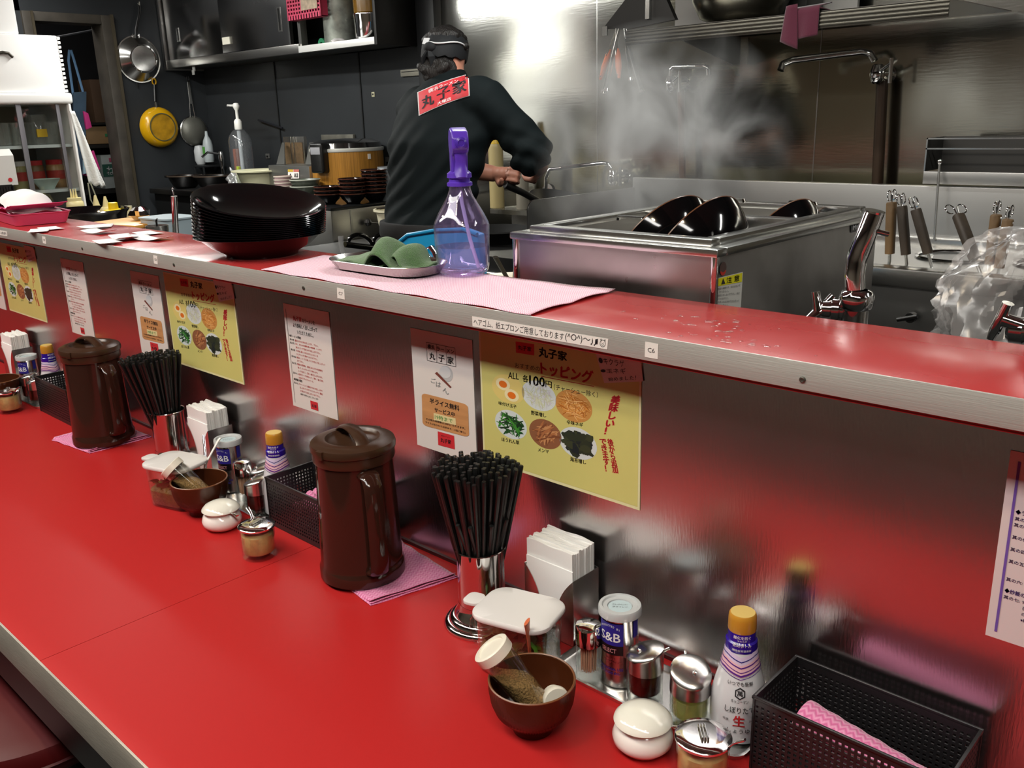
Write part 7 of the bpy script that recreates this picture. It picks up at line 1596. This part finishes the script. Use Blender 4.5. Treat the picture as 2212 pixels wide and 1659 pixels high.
# ---- storeroom behind the doorway
t = thing('apron', 'blue denim apron and pink bag hanging in the dark doorway', 'apron', (0, 0, 0)); XA = XL-.25
DEN = mat('denim', '33475a', .85, vary=(14, .3))
B = lambda px, py: at(px, py, x=XA)
for pts in (((150, 108), (148, 130), (158, 205)), ((153, 108), (160, 130), (181, 205))): G().tube([B(*q) for q in pts], .0075, 8, flat=(1, .5)).obj('strap', mat('blue_strap', '5a7ea3', .7), t)
def drop(pts, name, m, o=0):
    P = [at(*q, x=XA+o) for q in pts]; n = len(P); G().add([p+Vector((d, 0, 0)) for d in (0, .02) for p in P], [tuple(range(n)), tuple(range(n, 2*n))[::-1]]+[(i, (i+1) % n, n+(i+1) % n, n+i) for i in range(n)]).obj(name, m, t, bevel=.003)
drop(((156, 200), (184, 198), (183, 290), (175, 400), (160, 398)), 'denim_body', DEN); drop(((178, 240), (188, 245), (196, 275), (184, 280)), 'pink_cloth', mat('magenta', 'b52a72', .7), .03); drop(((180, 330), (200, 325), (214, 365), (196, 385), (178, 378)), 'pink_bag', mat('magenta', 'b52a72', .7), .03)
drop(((178, 345), (192, 342), (194, 372), (178, 376)), 'striped_cloth', mat('pale_blue_cloth', '8ea9b8', .8), .06)
bxs = [((207, 265), (243, 172), '5a4330', 'dark brown carton standing highest in the doorway'), ((190, 312), (250, 272), 'a3825a', 'tan carton with a green mark in the middle of the doorway'), ((228, 408), (263, 333), 'a9b0ae', 'white and green printed carton at the bottom of the doorway')]
XB = XL-.9
for i, (lo, hi, c, lb) in enumerate(bxs):
    a, b = at(*lo, x=XB), at(*hi, x=XB); t = thing('carton', lb, 'box', (0, 0, 0)); G().box(XB-.2, XB, min(a.y, b.y), max(a.y, b.y), a.z, b.z).obj('carton_body', mat('card_'+c, c, .7, vary=(6, .2)), t, bevel=.004)
    if i == 1: c_ = at(230, 292, x=XB+.002); G().box(XB, XB+.002, c_.y-.01, c_.y+.01, c_.z-.01, c_.z+.01).obj('green_mark', mat('mark_green', '3d8a5a', .6), t)
    if i == 2:
        p, q = at(229, 382, x=XB), at(262, 353, x=XB); G().box(XB, XB+.002, a.y, b.y, p.z, q.z).obj('green_band', mat('band_green', '2c5a4c', .6), t); p, q = at(236, 350, x=XB), at(260, 340, x=XB); G().box(XB, XB+.002, p.y, q.y, p.z, q.z).obj('pink_band', mat('band_pink', 'b0506a', .6), t)
        g = G(); P1 = [at(x, y, x=XB+.004) for x, y in ((231, 378), (262, 380), (262, 360), (230, 358))]; put_text(g, 'ねぎ', P1, .02); g.obj('lettering', WHITEINK, t, smooth=False)
st_ = thing('store_shelf', 'dark shelf rack holding the cartons behind the doorway', 'shelf', (0, 0, 0))
G().box(XB-.22, XB+.02, .6, 3.0, at(220, 313, x=XB).z-.02, at(220, 312, x=XB).z).box(XB-.22, XB+.02, .6, 3.0, at(220, 409, x=XB).z-.03, at(220, 408, x=XB).z).box(XB-.22, XB+.02, .6, 3.0, at(220, 266, x=XB).z-.01, at(220, 265, x=XB).z-.0).obj('shelf_boards', mat('shelf_black', '1a1714', .6), st_)
a, b = B(100, 84), B(212, 63); t = thing('ceiling_rod', 'thin pale rod across the top of the dark doorway', 'rod', (0, 0, 0)); G().tube([a, b], .006, 8).obj('rod_body', mat('pale_rod', '5a5c62', .5), t)
area('storeroom_fill', (XL-.45, 2.3, 2.5), (.3, .3), 3.5, (1, .95, .9))  # unseen fill lamp, added so the cartons in the doorway show
# ---- things on the near work table: pan, squeeze bottles, boxes
ZW = 1.0905
def onW(px, py, yy): p = at(px, py, y=yy); return p
p = onW(160, 470, 1.34); t = thing('round_black_pan', 'wide black round tray rising behind the paper slips', 'tray', (p.x, 1.36, 1.0905)); zr = at(150, 448, y=1.40).z-1.0905
G().lathe([(0, 0), (.11, 0), (.14, .01), (.165, zr*.9), (.175, zr), (.170, zr+.003), (.155, zr*.85), (.12, .012), (0, .008)], 48).obj('tray_body', BLACKG, t)
SQ = mat('squeeze_cream', 'dccf98', .35)
for i, (px, py0, py1, w, cap, lb) in enumerate(((157, 446, 408, .034, 'three', 'cream squeeze bottle with three nozzles, left of the round black tray\'s top'), (205, 450, 422, .026, 'cone', 'cream squeeze bottle with a cone tip, left one of two'), (226, 452, 424, .026, 'cone', 'cream squeeze bottle with a cone tip, right one of two'), (243, 462, 437, .034, 'yellow', 'bottle with a bright yellow stepped cap'))):
    yy = 1.50; top = at(px, py1, y=yy); t = thing('squeeze_bottle', lb, 'bottle', (top.x, yy, ZW), group='squeeze bottles behind the counter'); H_ = top.z-ZW; hb_ = at(px, py1+(22 if cap != 'yellow' else 16), y=yy).z-ZW
    G().lathe([(0, 0), (w, 0), (w, hb_*.82), (w*.95, hb_*.92), (w*.6, hb_), (0, hb_)], 24).obj('bottle_body', SQ, t)
    if cap == 'three':
        G().lathe([(w*.8, hb_*.93), (w*.8, hb_+.006), (0, hb_+.006)], 22).obj('cap', SQ, t)
        for k in (-1, 0, 1): G().lathe([(.005, hb_), (.0022, H_), (0, H_)], 10, T(k*.010*_r.x, k*.010*_r.y, 0)).obj('nozzle', SQ, t)
    elif cap == 'cone': G().lathe([(w*.5, hb_), (.004, H_), (0, H_)], 16).obj('nozzle', SQ, t)
    else: YC = mat('bright_yellow_cap', 'e6c51a', .35); G().lathe([(w*1.02, hb_*.90), (w*1.02, hb_*1.0), (w*.55, hb_+.004), (w*.5, H_-.002), (w*.4, H_), (0, H_)], 22).obj('yellow_cap', YC, t)
p0, p1_ = at(265, 470, y=1.55), at(325, 500, y=1.30)
t = thing('orange_lid_box', 'food container with an orange lid behind the paper slips', 'container', (at(283, 480, y=1.36).x, 1.36, ZW), .25); zl = at(283, 478, y=1.36).z-ZW
G().box(-.12, .12, -.08, .08, 0, zl-.012).obj('clear_tub', mat('cream_tub', 'cfc6ae', .4), t, bevel=.008); G().box(-.128, .128, -.088, .088, zl-.012, zl).obj('orange_lid', mat('orange_lid', 'd9983e', .4), t, bevel=.005)
t = thing('foil_ball', 'crumpled foil lump on the orange lidded container', 'foil', (at(303, 462, y=1.40).x, 1.40, ZW+zl+.0005)); G().lathe([(0, 0), (.02, .002), (.034, .016), (.03, .032), (.016, .044), (0, .046)], 12, rf=lambda a, z: 1+.22*math.sin(a*3+z*90)).obj('foil', CHROME, t, sharp=5)
t = thing('cream_card', 'cream card standing behind the yellow capped bottle', 'card', (at(265, 460, y=1.58).x, 1.58, ZW)); G().box(-.04, .04, -.004, .004, 0, at(265, 445, y=1.58).z-ZW, RZ(.7)).obj('card_paper', mat('cream_card', 'cfc8a8', .6), t)
t = thing('pale_tub', 'pale blue grey plastic tub left of the dish stack behind the counter', 'tub', (at(368, 500, y=1.42).x, 1.42, ZW), .1); zt_ = at(368, 468, y=1.42).z-ZW
G().loft([[(x, y, z) for x, y in rrect(.17*k, .13*k, .03, 5)] for z, k in ((0, .88), (zt_-.006, 1.0), (zt_-.005, 1.05), (zt_, 1.05))]).obj('tub_body', mat('pale_tub', '9fb0b8', .35), t)
a, b = at(371, 500, y=1.22), at(376, 424, y=1.22); t = thing('steel_whisk_handle', 'upright steel tube handle with a hook on top, left of the dish stack', 'utensil', (0, 0, 0)); a.z = ZW; G().tube([a, b], .0085, 16).obj('tube_handle', CHROME, t); G().tube([b, b+Vector((0, 0, .012))]+[b+Vector((.005*math.sin(k), 0, .018+.006*math.cos(k))) for k in (3.5, 4.5, 5.5, 6.5, 7.5)], .0018, 8).obj('hook', CHROME, t)
G().lathe([(.0086, 0), (.0086, .0006), (.003, .0008)], 18, T(b.x, b.y, b.z)).obj('end_cap', WHITE, t)
p = at(340, 495, y=1.30); t = thing('small_steel_cup', 'small steel cup with a clip behind the counter, left of the tub', 'cup', (p.x, 1.30, ZW)); hz = at(340, 487, y=1.30).z-ZW; G().lathe([(0, 0), (.030, 0), (.034, hz), (.032, hz), (.028, .004), (0, .003)], 26).obj('cup_body', SATIN, t); G().tube([(0, 0, hz*.5), (0, 0, hz+.015), (.008, 0, hz+.02)], .003, 8).obj('clip', BLACKP, t)

# ================================================================== the cook
def blob(rings, n=20):
    """an elliptical tube through (centre, half width, half depth, yaw) rings, closed at both ends"""
    g = G(); R = []
    for c, a, b, *w in rings:
        yaw = w[0] if w else 0; up_ = w[1] if len(w) > 1 else Vector((0, 0, 1))
        up_ = Vector(up_).normalized(); X = Vector((math.cos(yaw), math.sin(yaw), 0)); X = (X-up_*X.dot(up_)).normalized(); Y = up_.cross(X)
        R.append([Vector(c)+X*a*math.cos(2*PI*k/n)+Y*b*math.sin(2*PI*k/n) for k in range(n)])
    g.loft(R); return g
def limb(g, pts, rad, n=14):
    P = [Vector(p) for p in pts]; Q, R = [], []
    for i in range(len(P)-1):
        for k in range(4): Q.append(P[i].lerp(P[i+1], k/4)); R.append(rad[i]+(rad[i+1]-rad[i])*k/4)
    Q.append(P[-1]); R.append(rad[-1]); g.tube(Q, R, n)
    for p, r in ((P[0], rad[0]), (P[-1], rad[-1])): ball(g, p, r)
def ball(g, c, r, s=(1, 1, 1), M=None):
    n, m = 16, 10; g.lathe([(math.sin(PI*i/m)*r if 0 < i < m else 0, -math.cos(PI*i/m)*r) for i in range(m+1)], n, T(*c) @ (M or Matrix()) @ Matrix.Diagonal((*s, 1)))
def fuse(name, g, voxel, m, parent, smooth=6, disp=None, dec=None):
    """one continuous skin over overlapping volumes"""
    me = g.mesh('tmp'); o = link('tmp', me)
    r = o.modifiers.new('r', 'REMESH'); r.mode = 'VOXEL'; r.voxel_size = voxel
    if smooth: s_ = o.modifiers.new('s', 'SMOOTH'); s_.iterations = smooth; s_.factor = 0.5
    dg = bpy.context.evaluated_depsgraph_get(); me2 = bpy.data.meshes.new_from_object(o.evaluated_get(dg))
    bpy.data.objects.remove(o); bpy.data.meshes.remove(me)
    me2.polygons.foreach_set('use_smooth', [True]*len(me2.polygons)); me2.materials.clear(); me2.materials.append(m); me2.name = name
    if disp:
        me2.update()
        for v in me2.vertices: v.co = v.co+v.normal*disp(v.co)
        me2.update()
    return link(name, me2, parent)
SKIN = mat('skin', 'b9806a', .5, spec=.4, vary=(18, .10)); SHIRT = mat('dark_teal_shirt', '0c1416', .8, spec=.15, sheen=0, bump=(500, .15, .0005)); TROU = mat('black_trousers', '0d0e10', .8)
HAIR = mat('black_hair', '15110f', .55, bump=(260, .9, .004, (1, 1, .25)), vary=(60, .3)); BAND = mat('black_headcloth', '0f1216', .8)
PX_, PY_ = -2.27, 2.02
V = Vector
ck = thing('person', 'cook seen from behind, dark shirt with red back print, holding a wok', 'person', (PX_, PY_, KF))
O = V((PX_, PY_, KF)); L = lambda x, y, z: V((x, y, z))-O
pel = L(-2.275, 2.00, 1.10); wst = L(-2.275, 2.02, 1.23); chs = L(-2.265, 2.07, 1.44); upc = L(-2.265, 2.11, 1.55); nkb = L(-2.285, 2.145, 1.625); hdc = L(-2.325, 2.175, 1.715)
shR, shL = L(-2.090, 2.115, 1.560), L(-2.430, 2.125, 1.540)
elR, wrR = L(-1.975, 2.20, 1.415), L(-2.075, 2.350, 1.345); elL, wrL = L(-2.515, 2.24, 1.36), L(-2.330, 2.385, 1.315)
haR, haL = L(-2.135, 2.405, 1.325), L(-2.250, 2.395, 1.315)
# skin: neck, head, forearms, hands with five fingers each, all one surface
g = G()
limb(g, [upc, nkb, nkb.lerp(hdc, .55)], [.065, .058, .054])
Mh = RZ(.30) @ RX(-.34) @ Matrix.Scale(.88, 4)
ball(g, hdc, .086, (.86, 1.02, 1.12), Mh); ball(g, hdc+(Mh @ V((0, .030, -.045))), .070, (.82, 1.0, 1.0), Mh)
ball(g, hdc+(Mh @ V((0, .100, -.022))), .016, (.7, 1.0, 1.2), Mh)                      # nose
ball(g, hdc+(Mh @ V((0, .078, -.070))), .022, (1.2, .7, .6), Mh)                       # mouth and lips
for s in (-1, 1):
    ball(g, hdc+(Mh @ V((s*.071, .004, -.022))), .026, (.32, .62, 1.0), Mh)             # ears
    ball(g, hdc+(Mh @ V((s*.030, .078, .004))), .018, (1.2, .6, .6), Mh)
limb(g, [elR, elR.lerp(wrR, .35), wrR], [.042, .041, .029]); limb(g, [elL, elL.lerp(wrL, .35), wrL], [.042, .041, .029])
limb(g, [shR, elR], [.052, .046]); limb(g, [shL, elL], [.052, .046])
def hand(g, wr, ha, grip, side):
    """palm plus four fingers curled round the grip direction and a thumb on the other side"""
    d = (ha-wr).normalized(); ax = grip.normalized(); ax = (ax-d*ax.dot(d)).normalized(); nn = d.cross(ax)*side
    for k in range(5):
        c = wr.lerp(ha, k/4); ball(g, c, .026, (1, 1, 1))
    for i in range(4):
        off = ax*(i-1.5)*.0195; L_ = (.062, .070, .066, .052)[i]; b0 = ha+off+d*.012
        p1 = b0+d*.020+nn*.004; p2 = p1+(d*.35-nn*.95).normalized()*L_*.42; p3 = p2+(-d*.75-nn*.6).normalized()*L_*.38; p4 = p3+(-d*.9+nn*.3).normalized()*L_*.22
        g.tube([b0-d*.012, b0, p1, p2, p3, p4], [.0105, .0105, .0100, .0092, .0085, .0070], 10); ball(g, p4, .0068)
    t0 = wr.lerp(ha, .35)-ax*.022; t1 = t0-ax*.018+d*.018-nn*.010; t2 = t1+d*.020-nn*.020; t3 = t2+ax*.010+d*.008-nn*.012
    g.tube([t0, t1, t2, t3], [.014, .0125, .0105, .008], 10); ball(g, t3, .008)
hand(g, wrR, haR, V((.3, .2, 1)), 1); hand(g, wrL, haL, V((-.2, .3, 1)), -1)
fuse('body', g, .0048, SKIN, ck, 4)
# shirt: torso and sleeves in one, with drag folds
g = blob([(pel+V((0, -.005, .055)), .168, .120, 0), (wst, .168, .118, .02), (wst.lerp(chs, .5), .178, .124, .02), (chs, .202, .134, .03), (upc+V((0, 0, -.02)), .202, .120, .04), (upc+V((0, .005, .035)), .150, .095, .04), (nkb+V((0, -.004, .006)), .080, .070, 0), (nkb+V((-.008, .004, .030)), .062, .060, 0), (nkb+V((-.012, .008, .042)), .057, .056, 0)], 28)
limb(g, [shR+V((-.03, 0, .0)), shR, shR.lerp(elR, .5), elR, elR.lerp(wrR, .28)], [.080, .072, .062, .062, .050])
limb(g, [shL+V((.03, 0, 0)), shL, shL.lerp(elL, .5), elL, elL.lerp(wrL, .45)], [.082, .074, .064, .060, .050])
ball(g, elR.lerp(wrR, .02)+V((0, -.01, -.012)), .070)
def folds(p):
    q = p+O; s = q.z-q.x*.85-q.y*.2
    f = .0085*math.sin(s*88+3*_nz.noise(q*5))*max(0, min(1, (1.55-q.z)*4))*(0.5+_nz.noise(q*4))
    f += .005*_nz.noise(q*11)*(1.6 if q.x > -2.06 or q.x < -2.45 else .5)
    if q.x > -2.06: f += .008*math.sin(q.z*110+q.y*60)*max(0, min(1, (1.50-q.z)*8))
    return f
sh_ = fuse('shirt', g, .009, SHIRT, ck, 7, folds)
# trousers with an apron string line
g = blob([(pel+V((0, 0, .085)), .160, .112), (pel, .170, .122), (pel+V((0, 0, -.10)), .172, .125)], 24)
for s, o_ in ((-1, .03), (1, -.02)):
    limb(g, [pel+V((s*.085, 0, -.06)), V((s*.10, o_+.02, .48)), V((s*.105, o_, .10))], [.092, .068, .055])
fuse('trousers', g, .014, TROU, ck, 5)
G().lathe([(.001, 0)], 4) if False else None
blob([(pel+V((0, -.003, .040)), .176, .128), (pel+V((0, -.003, .048)), .178, .130), (pel+V((0, -.003, .082)), .177, .128), (pel+V((0, -.003, .088)), .174, .126)], 40).obj('apron_waist', mat('apron_black', '070708', .7), ck)
for s in (-1, 1):
    G().loft([[(s*.105+x, y+.03, z) for x, y in rrect(.10*k, .27*k, .045*k, 5)] for z, k in ((0.0005, .95), (.03, 1), (.07, .85), (.095, .55))]).obj('boot', mat('boot_black', '0c0c0c', .4), ck)
# hair and head cloth with the white ties of a mask
g = G(); ball(g, hdc+(Mh @ V((0, -.008, .008))), .086, (.92, 1.0, 1.12), Mh); ball(g, hdc+(Mh @ V((0, -.040, -.055))), .064, (1.0, .75, 1.0), Mh); ball(g, hdc+(Mh @ V((.004, -.046, -.092))), .058, (1.1, .8, .85), Mh); ball(g, hdc+(Mh @ V((.036, -.034, -.082))), .046, (1, .9, 1), Mh)
for k in range(46):
    a = k*2.4; v = _nz.noise(V((k*.7, 1, 2))); el = .25+.9*((k*.37) % 1); d = Mh @ V((math.cos(a)*math.cos(el), math.sin(a)*math.cos(el)*.9-.1, math.sin(el)))
    ball(g, hdc+d*.087, .015, (1, 1, .8))
for k in range(14): ball(g, hdc+(Mh @ V((math.sin(k*1.1)*.055, -.080, -.065-.012*(k % 3)))), .013)
fuse('hair', g, .006, HAIR, ck, 2, lambda p: .003*_nz.noise((p+O)*60))
n = 40; band = []
for j, (z, k) in enumerate(((-.040, .93), (-.032, .96), (.012, .97), (.040, .86), (.050, .74))):
    band.append([hdc+(Mh @ V((.088*k*math.cos(2*PI*i/n), .100*k*math.sin(2*PI*i/n)-.008, z+.022*math.sin(2*PI*i/n)*.9+.012+.004*math.sin(i*1.9+j)))) for i in range(n)])
G().loft(band, cap=False).obj('head_cloth', BAND, ck, sharp=70)
g = G(); kn = hdc+(Mh @ V((-.010, -.100, -.014))); ball(g, kn, .022, (1.1, .8, .8)); g.tube([kn, kn+V((-.02, -.01, -.03)), kn+V((-.035, .0, -.07))], [.012, .016, .007], 8, flat=(1, .5)); g.tube([kn, kn+V((.015, -.005, -.03)), kn+V((.01, -.002, -.065))], [.012, .015, .006], 8, flat=(1, .5))
g.obj('cloth_knot', BAND, ck)
tie = [Mh @ V((.084*math.cos(a), .096*math.sin(a)-.008, .030+.03*math.cos(a*2)-.045*max(0, (a+PI/2)/1.6))) for a in [-1.85+k*.15 for k in range(14)]]
G().tube([hdc+p*1.06 for p in tie], .0026, 6).obj('white_tie', mat('white_elastic', 'd8dadc', .6), ck)
G().prism([(-.012, -.008), (.010, -.012), (.014, .010), (-.010, .012)], 0, .003, T(*(hdc+tie[0]*1.07)) @ (align((0, 0, 0), Mh @ V((-.15, -1, .1))))).obj('white_tag', mat('white_elastic', 'd8dadc', .6), ck)
# red print on the back, draped onto the shirt
from mathutils.bvhtree import BVHTree
bv = BVHTree.FromPolygons([v.co for v in sh_.data.vertices], [tuple(p.vertices) for p in sh_.data.polygons])
def on_back(px, py, e):
    d = (at(px, py, y=2.0)-CAM).normalized(); hit, nrm, i, dist = bv.ray_cast(CAM-O, d)
    return (hit - d*e) if hit else None
LQ = ((906, 248), (1013, 206), (1011, 161), (903, 200))   # bottom-left, bottom-right, top-right, top-left
def lq_(u, v): a, b, c, d = LQ; return ((a[0]*(1-u)+b[0]*u)*(1-v)+(d[0]*(1-u)+c[0]*u)*v, (a[1]*(1-u)+b[1]*u)*(1-v)+(d[1]*(1-u)+c[1]*u)*v-3*math.sin(u*PI))
def drape(e, u0, u1, v0, v1, nu=18, nv=10):
    g = G(); vs, ok = [], True
    for j in range(nv+1):
        for i in range(nu+1):
            p = on_back(*lq_(u0+(u1-u0)*i/nu, v0+(v1-v0)*j/nv), e)
            if p is None: p = V((0, 0, 1)); ok = False
            vs.append(p)
    w = nu+1; g.add(vs, [(j*w+i, j*w+i+1, (j+1)*w+i+1, (j+1)*w+i) for j in range(nv) for i in range(nu)]); return g
drape(.0030, -.015, 1.015, -.03, 1.03).obj('print_border', mat('print_white', 'c9c4c4', .6), ck, recalc=False)
drape(.0042, .005, .995, 0, 1).obj('back_print', mat('print_red', 'c43038', .6), ck, recalc=False)
def dtext(g, body, u0, u1, v0, v1, bold, e=.0056):
    put_text(g, body, (V((u0, 0, v0)), V((u1, 0, v0)), V((u1, 0, v1)), V((u0, 0, v1))), bold, False, lambda p: (on_back(*lq_(p.x, p.z), e) or V((0, 0, 1))))
g = G(); dtext(g, '丸', .06, .30, .20, .72, .03); dtext(g, '子', .37, .62, .24, .78, .03); dtext(g, '家', .68, .95, .26, .82, .03); g.obj('black_lettering', INK, ck, smooth=False)
g = G(); dtext(g, '横浜ラーメン', .20, .80, .76, .94, .01); dtext(g, '大塚店', .36, .64, .05, .20, .02); g.obj('white_lettering', WHITEINK, ck, smooth=False)

# ---- steam rising from the water bath
def steam(name, label, c, r, dens, seed):
    m = bpy.data.materials.new('steam'); m.use_nodes = True; N = m.node_tree.nodes; L_ = m.node_tree.links; N.remove(N['Principled BSDF'])
    vs = N.new('ShaderNodeVolumePrincipled'); vs.inputs['Color'].default_value = (.95, .95, .95, 1); vs.inputs['Anisotropy'].default_value = .2
    tc = N.new('ShaderNodeTexCoord'); mp = N.new('ShaderNodeMapping'); mp.inputs['Location'].default_value = (seed, seed*2, 0); mp.inputs['Scale'].default_value = (1, 1, .75); L_.new(tc.outputs['Object'], mp.inputs[0])
    n = N.new('ShaderNodeTexNoise'); n.inputs['Scale'].default_value = 2.2; n.inputs['Detail'].default_value = 3; n.inputs['Distortion'].default_value = .8; L_.new(mp.outputs[0], n.inputs['Vector'])
    rp = N.new('ShaderNodeMapRange'); rp.inputs['From Min'].default_value = .47; rp.inputs['From Max'].default_value = .68; L_.new(n.outputs['Fac'], rp.inputs['Value'])
    ln = N.new('ShaderNodeVectorMath'); ln.operation = 'LENGTH'; L_.new(tc.outputs['Object'], ln.inputs[0])
    fo = N.new('ShaderNodeMapRange'); fo.inputs['From Min'].default_value = 1.0; fo.inputs['From Max'].default_value = .35; L_.new(ln.outputs['Value'], fo.inputs['Value'])
    mu = N.new('ShaderNodeMath'); mu.operation = 'MULTIPLY'; L_.new(rp.outputs[0], mu.inputs[0]); L_.new(fo.outputs[0], mu.inputs[1])
    m2 = N.new('ShaderNodeMath'); m2.operation = 'MULTIPLY'; L_.new(mu.outputs[0], m2.inputs[0]); m2.inputs[1].default_value = dens
    L_.new(m2.outputs[0], vs.inputs['Density']); L_.new(vs.outputs[0], N['Material Output'].inputs['Volume'])
    g = G(); ball(g, (0, 0, 0), 1.0); o = g.obj(name, m); o.location = c; o.scale = r
    return tag(o, label, 'steam', kind='stuff')
c1 = at(1420, 330, y=1.95); steam('steam', 'steam drifting up from the water bath towards the wall taps', (c1.x, 1.95, c1.z+.02), (.36, .28, .30), 6.5, 3)
